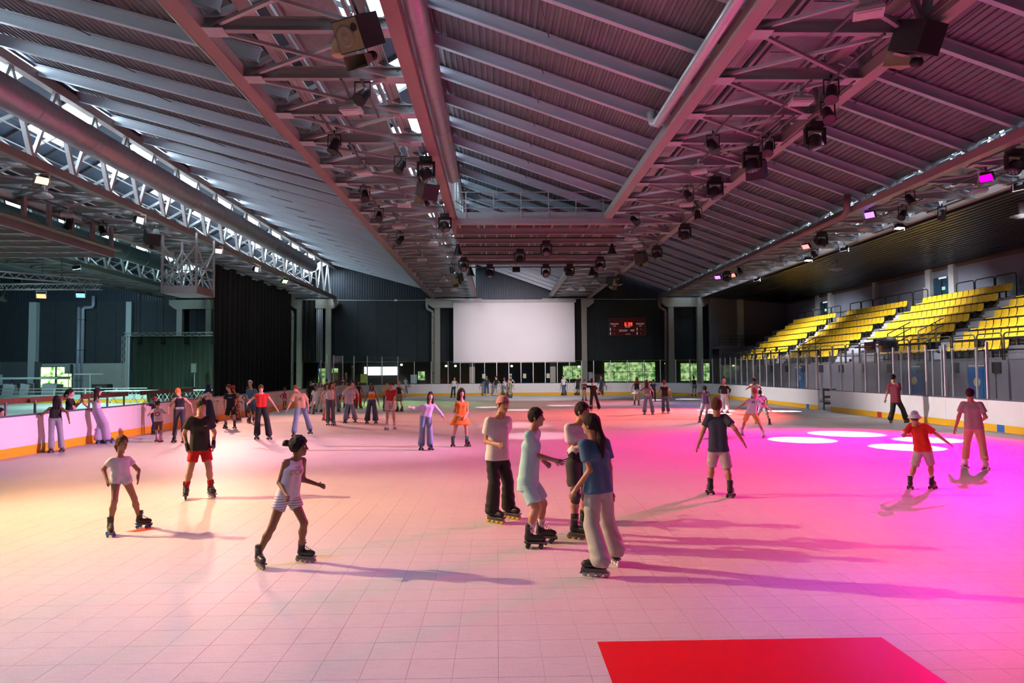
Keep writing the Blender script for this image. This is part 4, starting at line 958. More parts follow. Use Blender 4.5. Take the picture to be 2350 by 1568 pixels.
t = thing('mobile_stage', 'pile of pale folded stage parts under the left window', 'stage', (-38.2, 58, 0))
MB().bevbox(-4.2,2.0,-.9,.9,1.75,1.9,.03).build('platform', mat('pale_board', (.5,.58,.56), .5), t)
for x, w_ in ((-2.6,.9),(-1.2,.7),(.6,1.1)): MB().add([(x,-.8,.0),(x+w_,-.8,.0),(x+w_+.25,-.8,1.3),(x+.2,-.8,1.4),(x,.1,0),(x+w_,.1,0),(x+w_+.25,.1,1.3),(x+.2,.1,1.4)], [(0,1,2,3),(7,6,5,4),(0,4,5,1),(1,5,6,2),(2,6,7,3),(3,7,4,0)]).build('folded_panel', mat('pale_panel', (.55,.62,.62), .5), t)
for x in (-4.0,-1.8,.0,1.8): MB().box(x-.04,x+.04,-.7,-.62,0,1.75).build('leg', steel, t)
b = MB()
for x in (-5.2,-2.9): b.tube([(x,-1.4,0),(x,-1.4,1.35)], .03, 6)
b.tube([(-5.2,-1.4,1.35),(-2.9,-1.4,1.35)], .03, 6); b.tube([(-5.2,-1.4,.6),(-2.9,-1.4,.6)], .02, 6); b.build('hand_rail', steel, t, True)
t = thing('light_tree', 'white T shaped stand with cross bar left of the stage truss', 'stand', (-34.3, 58.5, 0)); MB().tube([(0,0,0),(0,0,2.2)], .06, 8).build('pole', whitep, t); MB().box(-1.3,1.1,-.04,.04,2.1,2.18).build('cross_bar', whitep, t)
for a in (0,2.1,4.2): MB().tube([(0,0,.5),(.5*math.cos(a),.5*math.sin(a),.02)], .03, 6).build('leg', whitep, t)
t = thing('wall_box', 'small white box on the dark wall panel at far left', 'box', (-48.9, YB+.08, 1.1)); MB().bevbox(-.3,.3,-.1,.02,0,1.05,.02).build('case', mat('box_cyan', (.5,.6,.62), .5), t); MB().box(-.02,.02,-.06,.0,1.05,2.2).build('conduit', steel_l, t)
t = thing('yellow_sign', 'small yellow sign hanging below the near lattice truss', 'sign', (-28.35, 37.85, 6.45)); MB().box(-.36,.36,-.02,.02,-.48,-.02).build('board', mat('sign_yellow', (.75,.55,.05), .5), t); MB().box(-.3,-.27,-.01,.01,-.03,.4).box(.27,.3,-.01,.01,-.03,.4).build('strap', steel_d, t)
t = thing('sign_board', 'dark boards with small white lettering before the stands', 'sign', (18.95, 34.25, 2.98)); MB().box(-.04,.04,-.45,.45,0,.55).build('board', mat('sign_maroon', (.06,.012,.02), .5), t); MB().box(-.06,-.04,-.3,.3,.3,.34).box(-.06,-.04,-.2,.2,.2,.25).build('lettering', mat('sign_text', (.7,.4,.15), .6), t)
t = thing('bell_speaker', 'dark domed loudspeaker standing on the stand front wall', 'loudspeaker', (18.95, 32.6, 2.98)); MB().lathe([(.4,0),(.45,.2),(.42,.5),(.3,.68),(.05,.75)], n=16).build('dome', spk_m, t, True); MB().box(-.5,-.4,-.25,.05,.0,.3).build('lamp_box', mat('box_tan', (.5,.25,.12), .5), t)
# ================================================================== PEOPLE
A3 = lambda *v: np.array(v, dtype=np.float32)
def cone(p, a, b, ra, rb):
    a = np.asarray(a, np.float32); ba = np.asarray(b, np.float32)-a; pa = p-a
    h = np.clip(pa@ba/max(1e-9, float(ba@ba)), 0, 1)
    return np.linalg.norm(pa-h[:, None]*ba, axis=1)-(ra+(rb-ra)*h)
def ell(q, c, r):
    q = (q-np.asarray(c, np.float32)); r = np.asarray(r, np.float32)
    k0 = np.linalg.norm(q/r, axis=1); k1 = np.linalg.norm(q/(r*r), axis=1)+1e-9
    return k0*(k0-1)/k1
def smin(a, b, k):
    h = np.clip(.5+.5*(b-a)/k, 0, 1)
    return b*(1-h)+a*h-k*h*(1-h)
def smax(a, b, k): return -smin(-a, -b, k)
def nets(f, lo, hi, h):
    """surface nets in a narrow band: coarse look first, then fine cells near the surface"""
    lo = np.asarray(lo, np.float32); hi = np.asarray(hi, np.float32); C = 4
    nb = np.maximum(1, np.ceil((hi-lo)/(h*C)).astype(int)); n = nb*C+1
    cc = np.stack(np.meshgrid(*[np.arange(k) for k in nb], indexing='ij'), -1).reshape(-1, 3)
    d = f(lo+(cc+.5)*h*C)
    D = np.repeat(np.repeat(np.repeat(d.reshape(nb), C, 0), C, 1), C, 2)
    D = np.pad(D, ((0,1),)*3, mode='edge').astype(np.float32)
    keep = cc[np.abs(d) < h*C*1.15]
    if len(keep) == 0: return None
    o = np.stack(np.meshgrid(*[np.arange(C+1)]*3, indexing='ij'), -1).reshape(-1, 3)
    idx = (keep[:, None, :]*C+o[None]).reshape(-1, 3)
    flat = np.unique((idx[:, 0]*n[1]+idx[:, 1])*n[2]+idx[:, 2])
    ii = np.stack(np.unravel_index(flat, n), -1)
    D.reshape(-1)[flat] = f(lo+ii*h)
    S = D < 0
    m = n-1
    acc = np.zeros((*m, 3), np.float32); ct = np.zeros(m, np.float32)
    sl = lambda o3: tuple(slice(o3[k], o3[k]+m[k]) for k in range(3))
    cor = [(0,0,0),(1,0,0),(0,1,0),(1,1,0),(0,0,1),(1,0,1),(0,1,1),(1,1,1)]
    for a in range(8):
        for ax in range(3):
            if cor[a][ax]: continue
            b = list(cor[a]); b[ax] = 1
            da = D[sl(cor[a])]; db = D[sl(b)]; x = S[sl(cor[a])] != S[sl(b)]
            t = np.where(x, da/np.where(x, da-db, 1), 0)
            for k in range(3): acc[..., k] += np.where(x, cor[a][k]+(t if k == ax else 0), 0)
            ct += x
    act = ct > 0
    if not act.any(): return None
    vid = -np.ones(m, np.int64); vid[act] = np.arange(act.sum())
    pos = np.argwhere(act)+acc[act]/ct[act][:, None]
    V = lo+pos.astype(np.float32)*h
    F = []
    for ax in range(3):
        u, w = (ax+1) % 3, (ax+2) % 3
        s0 = [slice(None)]*3; s1 = [slice(None)]*3; s0[ax] = slice(0, n[ax]-1); s1[ax] = slice(1, n[ax])
        e0 = S[tuple(s0)]; e1 = S[tuple(s1)]; ch = np.argwhere(e0 != e1)
        if len(ch) == 0: continue
        ok = (ch[:, u] > 0) & (ch[:, w] > 0) & (ch[:, u] < m[u]) & (ch[:, w] < m[w]); ch = ch[ok]
        ins = e0[tuple(ch.T)]
        q = []
        for du, dw in ((-1,-1),(0,-1),(0,0),(-1,0)):
            c = ch.copy(); c[:, u] += du; c[:, w] += dw; q.append(vid[tuple(c.T)])
        q = np.stack(q, 1); q[~ins] = q[~ins][:, ::-1]
        F.append(q)
    F = np.concatenate(F); F = F[(F >= 0).all(1)]
    return V, F
def np_mesh(name, V, F, mats, mi=None, smooth=True):
    me = bpy.data.meshes.new(name); me.vertices.add(len(V)); me.vertices.foreach_set('co', np.asarray(V, np.float32).ravel())
    me.loops.add(len(F)*4); me.loops.foreach_set('vertex_index', np.asarray(F, np.int32).ravel())
    me.polygons.add(len(F)); me.polygons.foreach_set('loop_start', np.arange(0, len(F)*4, 4, dtype=np.int32))
    try: me.polygons.foreach_set('loop_total', np.full(len(F), 4, np.int32))
    except Exception: pass
    for m in (mats if isinstance(mats, (list, tuple)) else [mats]): me.materials.append(m)
    if mi is not None: me.polygons.foreach_set('material_index', np.asarray(mi, np.int32))
    me.polygons.foreach_set('use_smooth', np.full(len(F), smooth)); me.update(calc_edges=True); me.validate()
    return me
SKIN = {k: mat('skin_'+k, c, .5, 0, .08, 25, spec=.35) for k, c in dict(f=(.60,.36,.255), f2=(.50,.275,.175), b1=(.22,.105,.062), b2=(.33,.175,.11), b3=(.40,.22,.14)).items()}
LIP = {k: mat('lip_'+k, c, .45) for k, c in dict(f=(.48,.17,.15), f2=(.40,.14,.12), b1=(.13,.045,.035), b2=(.2,.07,.055), b3=(.27,.09,.075)).items()}
CL = dict(white=(.80,.79,.80), black=(.014,.014,.016), red=(.62,.015,.02), redtop=(.66,.02,.015), redtee=(.50,.02,.025), redshirt=(.62,.02,.01), navy=(.018,.03,.09), navytee=(.03,.05,.095), blackp=(.02,.02,.022), redp=(.6,.02,.02), greyp=(.30,.33,.36),
  greyjean=(.28,.30,.36), bluejean=(.20,.28,.42), charjean=(.12,.12,.15), darkjean=(.055,.07,.12), denim=(.06,.10,.19), tealjean=(.05,.12,.17), darkteal=(.02,.05,.06), charcoal=(.05,.05,.055), lilac=(.42,.36,.55), lilacw=(.66,.60,.74), lavender=(.66,.50,.74), pinkw=(.78,.58,.60), hotpink=(.75,.18,.50), magenta=(.55,.04,.22), pinkcap=(.62,.28,.30),
  orange=(.80,.25,.03), tanp=(.58,.36,.20), teal=(.07,.20,.30), greyblue=(.25,.28,.36), ltgrey=(.45,.44,.46), yellow=(.72,.52,.10), mint=(.45,.80,.76), bluetee=(.06,.17,.28), khaki=(.46,.48,.42), maroon=(.18,.02,.045), warmgrey=(.42,.33,.32), tanpants=(.62,.38,.25), purple=(.12,.06,.16), olive=(.30,.33,.20), paleblue=(.45,.55,.70), mustard=(.50,.33,.08), brown=(.12,.06,.04), beige=(.60,.50,.38), grey=(.4,.4,.42), tealsock=(.04,.42,.40),
  hbrown=(.085,.04,.02), hdark=(.025,.014,.010), hblack=(.010,.008,.008), hred=(.20,.07,.03), hblond=(.42,.27,.12), blue=(.03,.22,.55), pink=(.75,.35,.55))
CL['yellow_w'] = (.7,.5,.03); CL['brownw'] = (.20,.13,.08)
def cloth(k):
    if k == 'stripe': return pattern('cl_stripe', (.80,.79,.80), (.30,.32,.38), 'wave', 11, .8, .72, 'Z')
    if k == 'dress': return pattern('cl_dress', (.14,.045,.02), (.74,.22,.02), 'vor', 16, .8, .2)
    if k == 'maroonpat': return pattern('cl_maroonpat', (.45,.24,.18), (.14,.03,.03), 'noise', 14, .8, .5)
    if k == 'camo': return pattern('cl_camo', (.36,.33,.22), (.12,.13,.08), 'noise', 12, .8, .5)
    if k == 'hatpat': return pattern('cl_hat', (.62,.72,.76), (.40,.50,.66), 'noise', 14, .8, .5)
    if k == 'whiteblk': return mat('cl_white', CL['white'], .8, 0, .04, 8)
    hair = k.startswith('h') and k != 'hotpink'
    if hair and 'cl_'+k not in MATS:
        m = mat('cl_'+k, CL[k], .68, 0, .35, 30, .0, .25); nt = m.node_tree
        tc = nt.nodes.new('ShaderNodeTexCoord'); mp = nt.nodes.new('ShaderNodeMapping'); mp.inputs['Scale'].default_value = (150, 150, 9)
        nz = nt.nodes.new('ShaderNodeTexNoise'); nz.inputs['Scale'].default_value = 1.0; nz.inputs['Detail'].default_value = 3
        bp = nt.nodes.new('ShaderNodeBump'); bp.inputs['Strength'].default_value = .7; bp.inputs['Distance'].default_value = .01
        nt.links.new(tc.outputs['Object'], mp.inputs[0]); nt.links.new(mp.outputs[0], nz.inputs['Vector']); nt.links.new(nz.outputs['Fac'], bp.inputs['Height']); nt.links.new(bp.outputs[0], nt.nodes['Principled BSDF'].inputs['Normal'])
        return m
    return mat('cl_'+k, CL[k], .82, 0, .10, 14, .15)
eye_w = mat('eye_white', (.36,.33,.31), .35); eye_d = mat('eye_iris', (.03,.018,.012), .2)
EYE = MB(); EYE.lathe([(.001,-.0125),(.006,-.011),(.0105,-.0065),(.0125,0),(.0115,.005),(.0095,.0081)], n=10, axis='Y'); EYE.cur = 1; EYE.lathe([(.0095,.0081),(.005,.0114),(.0005,.0125)], n=10, axis='Y')
EYE = EYE.mesh('eye', [eye_w, eye_d], True)
# ---------------- roller skates (shared meshes)
SKC = {}
def skate_meshes(kind, boot, wheel):
    k = (kind, boot, wheel)
    if k in SKC: return SKC[k]
    bm_, wm_ = cloth(boot) if boot != 'black' else mat('boot_black', (.022,.022,.024), .4, 0, .3, 20), (cloth(wheel) if wheel != 'yellow' else cloth('yellow_w')) if wheel != 'black' else mat('wheel_black', (.03,.028,.03), .4)
    z0 = .085 if kind == 'quad' else .092
    def f(p):
        d = cone(p, (0,-.045,z0+.05), (0,.13,z0+.035), .046, .036)
        d = smin(d, cone(p, (0,-.05,z0+.05), (0,-.03,z0+.24), .046, .056), .035)
        d = smin(d, ell(p, (0,.10,z0+.045), (.047,.085,.045)), .02)
        d = smax(d, -(p[:, 2]-z0), .008); return smax(d, p[:, 2]-(z0+.235), .008)
    V, F = nets(f, (-.075,-.13,z0-.02), (.075,.22,z0+.26), .0135)
    b = MB(); b.add([tuple(v) for v in V], [tuple(q) for q in F]); nb = len(F); b.cur = 1
    b.box(-.045,.045,-.10,.18,z0-.012,z0+.004)                       # sole
    b.box(-.052,.052,-.055,.01,z0+.165,z0+.185)                      # ankle strap
    for q in range(4): b.tube([(-.03,.10-.025*q,z0+.088+.012*q),(0,.105-.025*q,z0+.10+.014*q),(.03,.10-.025*q,z0+.088+.012*q)], .005, 5)   # laces
    me = b.mesh('roller_skate', [bm_, mat('skate_trim', (.10,.10,.11), .4) if boot == 'black' else mat('skate_trim_l', (.5,.5,.5), .4)])
    me.polygons.foreach_set('use_smooth', [i < nb for i in range(len(me.polygons))])
    if kind == 'quad':
        pl = MB().box(-.022,.022,-.085,.15,.055,.075).box(-.055,.055,-.058,-.042,.030,.046).box(-.055,.055,.107,.123,.030,.046).box(-.02,.02,-.06,-.04,.03,.06).box(-.02,.02,.105,.125,.03,.06).lathe([(.018,0),(.024,.02),(.02,.035)], (0,.175,.045), 8, 'Z').mesh('plate', steel_d)
        wme = MB().lathe([(.012,-.018),(.026,-.018),(.031,-.012),(.031,.012),(.026,.018),(.012,.018)], n=12, axis='X').mesh('wheel', wm_, True)
        wp = [(sx*.052, y, .031) for sx in (-1, 1) for y in (-.05, .115)]
    else:
        pl = MB().add([(-.012,-.13,.03),(.012,-.13,.03),(.012,.2,.03),(-.012,.2,.03),(-.022,-.1,.088),(.022,-.1,.088),(.022,.17,.088),(-.022,.17,.088)], [(0,3,2,1),(4,5,6,7),(0,1,5,4),(1,2,6,5),(2,3,7,6),(3,0,4,7)]).mesh('frame', steel_d)
        wme = MB().lathe([(.012,-.014),(.03,-.014),(.037,-.008),(.039,0),(.037,.008),(.03,.014),(.012,.014)], n=14, axis='X').mesh('wheel', wm_, True)
        wp = [(0, y, .039) for y in (-.105,-.022,.061,.144)]
    SKC[k] = (me, pl, wme, wp); return SKC[k]
def unitv(v): v = np.asarray(v, float); return v/max(1e-9, np.linalg.norm(v))
def ik(a, b, l1, l2, pole):
    a = np.asarray(a, float); b = np.asarray(b, float); d = b-a; L = np.linalg.norm(d); mx = (l1+l2)*.999
    if L > mx: b = a+d/L*mx; d = b-a; L = mx
    x = (l1*l1-l2*l2+L*L)/(2*L); hh = math.sqrt(max(0, l1*l1-x*x)); u = d/L
    p = np.asarray(pole, float); p = p-u*(p@u); p = unitv(p)
    return a+u*x+p*hh, b
def rotv(v, ax, t):
    ax = unitv(ax); v = np.asarray(v, float)
    return v*math.cos(t)+np.cross(ax, v)*math.sin(t)+ax*(ax@v)*(1-math.cos(t))

def person(r):
    near = r.get('near'); child = r.get('child'); dist = math.hypot(*r['o'])
    h = .0125 if near else (.019 if dist < 33 else .026)
    hh = .0072 if near else (.0115 if dist < 33 else .018)
    root = thing('person', r['lab'], 'person', (r['o'][0], r['o'][1], 0), -r['az'], 'people in the rink')
    phi = R(r['f']); gz = R(r['g'])
    fw = np.array([math.sin(phi), -math.cos(phi), 0]); lf = np.array([math.cos(phi), math.sin(phi), 0])
    sk = r.get('sk')
    stat = r['H']-(.085 if sk else 0); s = stat/1.70
    zank = .19*max(.8, min(1.05, s)) if sk else .09*s
    if r['ft']: fa, fb = [np.array([q[0], q[1], 0.]) for q in r['ft']]
    else: fa, fb = -.1*np.array([1,0,0]), .1*np.array([1,0,0])
    # A = image left, B = image right
    left_is_B = math.cos(phi) > 0
    sg = 1 if left_is_B else -1
    N = np.array(r['n']); Hp = np.array(r['h'])
    up = unitv(N-Hp)
    lean = unitv(np.array([up[0]*.6+fw[0]*.0, up[1]*.6, up[2]]))
    hw = .082*s; sw = (.158 if not child else .145)*s
    hj = {'A': Hp-sg*lf*hw-lean*.0, 'B': Hp+sg*lf*hw}
    nz_ = N[2]-.035*s
    sj = {'A': N-lean*.074*s-sg*lf*sw, 'B': N-lean*.074*s+sg*lf*sw}
    nomleg = .475*stat
    an = {'A': fa+np.array([0,0,zank]), 'B': fb+np.array([0,0,zank])}
    dm = max(np.linalg.norm(hj[k]-an[k]) for k in 'AB')
    ll = min(max(1.012*dm, .86*nomleg), 1.12*nomleg)
    kn = {}
    for k in 'AB':
        out_ = (-1 if k == 'A' else 1)*sg*lf*.15
        kn[k], an[k] = ik(hj[k], an[k], ll*.51, ll*.49, fw+out_)
    el = {}; wr = {}
    la, lb_ = .172*stat*1.02, .150*stat*1.02
    for k, src, ek in (('A','a','ea'), ('B','b','eb')):
        tgt = np.array(r[src])
        pole = -fw*.9+(-1 if k == 'A' else 1)*sg*lf*.55+np.array([0,0,-.5])
        if ek in r: pole = np.array(r[ek])-(sj[k]+tgt)/2; pole = pole+(-fw*.15)
        el[k], wr[k] = ik(sj[k], tgt, la, lb_, pole)
    chest = Hp+(N-Hp)*.66; waist = Hp+(N-Hp)*.30
    fw2 = unitv(fw-lean*(fw@lean))
    # ---- head frame
    ht = np.array(r['t']); hs = s if not child else s*1.16
    hs = max(hs, .78)
    hd = np.array([ht[0], ht[1]+0.0, ht[2]-.118*hs]) if r['hair'][0] not in ('cap','helmet','bucket','curly','hijab') else np.array([ht[0], ht[1], ht[2]-.130*hs])
    gp = r.get('gp', 0.0)*.8
    gf = np.array([math.sin(gz), -math.cos(gz), 0]); gl = np.array([math.cos(gz), math.sin(gz), 0])
    gf2 = gf*math.cos(gp)+np.array([0,0,1])*math.sin(gp); gu = np.cross(gl, -gf2); gu = gu if gu[2] > 0 else -gu
    HM = np.stack([gl, gf2, gu], 1).astype(np.float32)            # columns: left, forward, up
    hq = lambda p: ((p-hd.astype(np.float32))@HM)/hs
    Wp = lambda x, y, z: hd+HM@np.array([x, y, z])*hs
    nb = N-lean*.02*s
    # ---- body distance field
    def torso(p, e=0.0):
        d = cone(p, chest-lf*.066*s, chest+lf*.066*s, .086*s+e, .086*s+e)
        d = smin(d, cone(p, waist-lf*.055*s, waist+lf*.055*s, .080*s+e, .080*s+e), .07*s)
        d = smin(d, cone(p, Hp-lf*.068*s, Hp+lf*.068*s, .092*s+e, .092*s+e), .07*s)
        return smin(d, cone(p, sj['A']+sg*lf*.035*s, sj['B']-sg*lf*.035*s, .040*s+e*.8, .040*s+e*.8), .06*s)
    def leg(p, k, e=0.0):
        d = cone(p, hj[k]-np.array([0,0,.02*s]), kn[k], .083*s+e, .054*s+e)
        return smin(d, smin(cone(p, kn[k], kn[k]+(an[k]-kn[k])*.35-fw*.012*s, .052*s+e, .054*s+e), cone(p, kn[k]+(an[k]-kn[k])*.35-fw*.012*s, an[k], .054*s+e, .036*s+e), .03), .02)
    hdir = {k: unitv(wr[k]-el[k]) for k in 'AB'}
    def arm(p, k, e=0.0):
        d = smin(cone(p, sj[k], el[k], .045*s+e, .038*s+e), cone(p, el[k], wr[k], .040*s+e, .027*s+e), .02)
        return d
    pn = {}                                                      # palm normals face the thighs / inwards
    for k in 'AB':
        nrm = (1 if k == 'A' else -1)*sg*lf+fw*-.3; nrm = nrm-hdir[k]*(nrm@hdir[k]); pn[k] = unitv(nrm)
    palm = {k: (wr[k]+hdir[k]*.02*s, wr[k]+hdir[k]*.085*s) for k in 'AB'}
    def body(p):
        d = torso(p)
        for k in 'AB': d = smin(d, leg(p, k), .03*s)
        for k in 'AB': d = smin(d, arm(p, k), .035*s)
        for k in 'AB':
            sdv = np.cross(hdir[k], pn[k])
            for q in (-1, 1): d = smin(d, cone(p, palm[k][0]+sdv*q*.008*s, palm[k][1]+sdv*q*.018*s, .019*s, .017*s), .015*s)
        d = smin(d, cone(p, nb-lean*.02, Wp(0,-.02,-.06), .052*s, .048*s), .035*s)
        for k in 'AB': d = smin(d, cone(p, nb-lean*.02*s, sj[k], .034*s, .038*s), .03*s)
        return d
    def head(p):
        q = hq(p)
        d = ell(q, (0,-.008,.018), (.074,.094,.100))
        d = smin(d, ell(q, (0,.022,-.048), (.054,.062,.066)), .03)
        d = smin(d, ell(q, (0,.058,-.092), (.026,.024,.020)), .02)               # chin
        d = smax(d, -ell(q, (.031,.098,.010), (.020,.020,.013)), .012); d = smax(d, -ell(q, (-.031,.098,.010), (.020,.020,.013)), .012)
        d = smin(d, cone(q, (0,.084,.012), (0,.104,-.026), .008, .0125), .012)    # nose
        d = smin(d, cone(q, (-.016,.088,-.032), (.016,.088,-.032), .008, .008), .008)
        d = smin(d, cone(q, (-.018,.076,-.060), (.018,.076,-.060), .0095, .0095), .01)   # mouth
        for x in (-1, 1): d = smin(d, ell(q, (.075*x,-.008,-.004), (.010,.020,.031)), .008)
        d = smin(d, cone(q, (0,-.02,-.06), (0,-.035,-.16), .052, .055), .03)
        return d*hs
    jn = [Hp, N, chest]+[v for dd in (an, kn, el, wr, sj, hj) for v in dd.values()]+[palm['A'][1], palm['B'][1]]
    lo = np.min(jn, 0)-.14*s; hi = np.max(jn, 0)+.14*s; lo[2] = max(lo[2], .02)
    res = nets(body, lo, hi, h); V1, F1 = res
    res2 = nets(head, hd-.165*hs*np.array([1,1,1.05]), hd+.15*hs, hh); V2, F2 = res2
    mi2 = np.zeros(len(F2), int)
    qc = hq(V2[F2].mean(1))
    mi2[(qc[:, 1] > .055) & (np.abs(qc[:, 0]) < .023) & (np.abs(qc[:, 2]+.060) < .0095)] = 1
    mi2[(qc[:, 1] > .05) & (np.abs(np.abs(qc[:, 0])-.032) < .019) & (np.abs(qc[:, 2]-.033) < .0065)] = 2
    Vs = [V1, V2]; Fs = [F1, F2+len(V1)]; mis = [np.zeros(len(F1), int), mi2]; off = len(V1)+len(V2)
    # fingers
    nseg = 6 if near else 5
    for k in 'AB':
        sdv = np.cross(hdir[k], pn[k]); root_p = palm[k][1]
        curl = r.get('curl', .38)
        fing = [(-.030,.062,.010),(-.0105,.074,.0102),(.009,.070,.0100),(.0275,.054,.009)]
        defs = [(root_p+sdv*x*s, hdir[k]+sdv*x*3.0, L*s, rr*s, curl) for x, L, rr in fing]
        thb = palm[k][0]+(palm[k][1]-palm[k][0])*.25-sdv*.026*s+pn[k]*.006*s
        defs.append((thb, hdir[k]*.75-sdv*.75+pn[k]*.25, .06*s, .0108*s, .22))
        for (p0, dv, L, rr, cu) in defs:
            dv = unitv(dv); pts = [p0-dv*.012]; q = p0.copy()
            for j, fr in enumerate((.45,.32,.23)):
                pts.append(q.copy()); q = q+dv*L*fr; dv = rotv(dv, np.cross(dv, pn[k]), cu)
            pts.append(q)
            mb = MB().tube([tuple(a) for a in pts], rr, nseg, True, [rr, rr, rr*.95, rr*.85, rr*.6])
            fq = [f for f in mb.f if len(f) == 4]
            Vs.append(np.array(mb.v, np.float32)); Fs.append(np.array(fq)+off); mis.append(np.zeros(len(fq), int)); off += len(mb.v)
    hairk, hairc = r['hair']; skn = r['skin']
    brow = cloth(hairc if hairc.startswith('h') and hairc != 'hatpat' and hairc != 'hotpink' else 'hdark')
    me = np_mesh('body', np.concatenate(Vs), np.concatenate(Fs), [SKIN[skn], LIP[skn], brow], np.concatenate(mis))
    link(bpy.data.objects.new('body', me), root)
    if dist < 34:
        for x in (-.031, .031):
            e = inst('eye', EYE, root, tuple(Wp(x, .0722, .010))); e.rotation_euler = Matrix([list(HM[0]), list(HM[1]), list(HM[2])]).to_euler(); e.scale = (hs, hs, hs)
    # ---- clothing
    tk, tcol, slv, hem, ease = r['top']; ez = .010*s+ease*.45
    hemz = hem*1.0*s
    def top(p):
        u = (p-Hp.astype(np.float32))@lean.astype(np.float32)
        d = torso(p, ez)
        if hem < .02:
            lo_ = Hp-lean*(.02*s-min(0, hem)*s)
            for q_ in (-1, 1): d = smin(d, cone(p, chest+lf*q_*.055*s, lo_+lf*q_*.062*s, .080*s+ez, .094*s+ez+ease*.5), .03)
        if slv > 0:
            for k in 'AB':
                L1 = np.linalg.norm(el[k]-sj[k]); a_ = unitv(el[k]-sj[k]); sl = ez+(.008*s if tk == 'tee' else .003)
                if slv <= .85:
                    c = cone(p, sj[k], el[k], .045*s+ez, .046*s+sl+ease*.7); c = smax(c, ((p-sj[k].astype(np.float32))@a_.astype(np.float32))-slv*L1, .006)
                else:
                    fr = min(1, (slv-.85)/.15*.9+.1)
                    c = smin(cone(p, sj[k], el[k], .046*s+ez, .040*s+ez), smax(cone(p, el[k], wr[k], .040*s+ez, .028*s+ez), ((p-el[k].astype(np.float32))@unitv(wr[k]-el[k]).astype(np.float32))-fr*np.linalg.norm(wr[k]-el[k]), .006), .02)
                d = smin(d, c, .03*s)
        if near: d = d+.0038*np.sin((p@np.array([26,9,21], np.float32))+2.2*np.sin(p@np.array([7,5,17], np.float32)))*np.clip(1.1-u/(.42*s), .25, 1)
        d = smax(d, hemz-u, .008)
        nk = {'tee':.060,'long':.062,'tank':.086,'strap':.07}[tk]*s
        d = smax(d, nk-np.linalg.norm((p-(N+lean*.035*s+fw2*(.028 if tk != 'tank' else .055)*s).astype(np.float32)), axis=1), .008)
        if tk == 'strap': d = smax(d, u-.36*s, .008)
        if tk == 'tank':
            for k in 'AB': d = smax(d, .066*s-np.linalg.norm(p-(sj[k]+(-1 if k == 'A' else 1)*sg*lf*.012*s).astype(np.float32), axis=1), .008)
        return d
    tz0 = min(hemz, 0)-.25*s
    lo2 = np.min([Hp-lean*.2*s, N, sj['A'], sj['B']]+([el['A'], el['B']] if slv else [])+([wr['A'], wr['B']] if slv > .85 else []), 0)-.19*s
    hi2 = np.max([Hp, N, sj['A'], sj['B']]+([el['A'], el['B']] if slv else [])+([wr['A'], wr['B']] if slv > .85 else []), 0)+.19*s
    def cl(name, f, lo, hi, m, mi_f=None, hr=None):
        q = nets(f, lo, hi, hr or h)
        if q is None: return None
        V, F = q; mi = mi_f(V[F].mean(1)) if mi_f else None
        return link(bpy.data.objects.new(name, np_mesh(name, V, F, m, mi)), root)
    if tcol == 'whiteblk':
        def mf(c):
            u = (c-Hp)@lean; zz = .17*s+.02*np.sin(c[:, 0]*60)*(np.sin(c[:, 0]*140) > 0)
            return (u < zz).astype(int)
        cl('t_shirt', top, lo2, hi2, [cloth('white'), cloth('black')], mf)
    elif tcol == 'orange':
        cl('crop_top', top, lo2, hi2, [cloth('orange'), cloth('white')], lambda c: (((c-N)@lean) > -.15*s).astype(int))
    else: cl({'tee':'t_shirt','long':'long_sleeve_top','tank':'tank_top','strap':'strapless_top'}[tk], top, lo2, hi2, cloth(tcol))
    bk, bcol, bl, bw = r['bot']; be = .012*s
    lo3 = np.min([Hp]+list(kn.values())+list(an.values()), 0)-.2*s; hi3 = np.max([Hp]+list(kn.values())+list(an.values()), 0)+.2*s
    if bk in ('pants', 'shorts'):
        wide = bw-1
        def bot(p):
            u = (p-Hp.astype(np.float32))@lean.astype(np.float32)
            d = cone(p, Hp-lf*.068*s, Hp+lf*.068*s, .092*s+be, .092*s+be); d = smin(d, cone(p, waist-lf*.055*s, waist+lf*.055*s, .080*s+be, .080*s+be), .07*s)
            for k in 'AB':
                rk, ra_ = .058*s+be+.055*wide*s, .046*s+be+.10*wide*s+(.020*s if bw > .9 else 0)
                if bk == 'shorts':
                    a_ = unitv(kn[k]-hj[k]); L1 = np.linalg.norm(kn[k]-hj[k]); q = bl*ll/L1
                    c = cone(p, hj[k], hj[k]+(kn[k]-hj[k])*min(q, 1.0), .090*s+be, (.083-.02*min(q,1))*s+be+.09*wide*s)
                    c = smax(c, ((p-hj[k].astype(np.float32))@a_.astype(np.float32))-min(q,.97)*L1, .006)
                else:
                    c = smin(cone(p, hj[k], kn[k], .090*s+be, rk), cone(p, kn[k], an[k], rk, ra_), .02)
                    c = smax(c, (an[k][2]-.075*s if sk and bw > 1.1 else an[k][2]+.02)-p[:, 2], .006)
                d = smin(d, c, .022*s)
            if near: d = d+(.0045 if bw > 1.1 else .002)*np.sin((p@np.array([14,11,34], np.float32))+2.6*np.sin(p@np.array([9,8,13], np.float32)))
            return smax(d, u-.115*s, .008)
        cl('trousers' if bk == 'pants' else 'shorts', bot, lo3, hi3, cloth(bcol))
    elif bk == 'skirt':
        zb = Hp[2]*(1-bl)
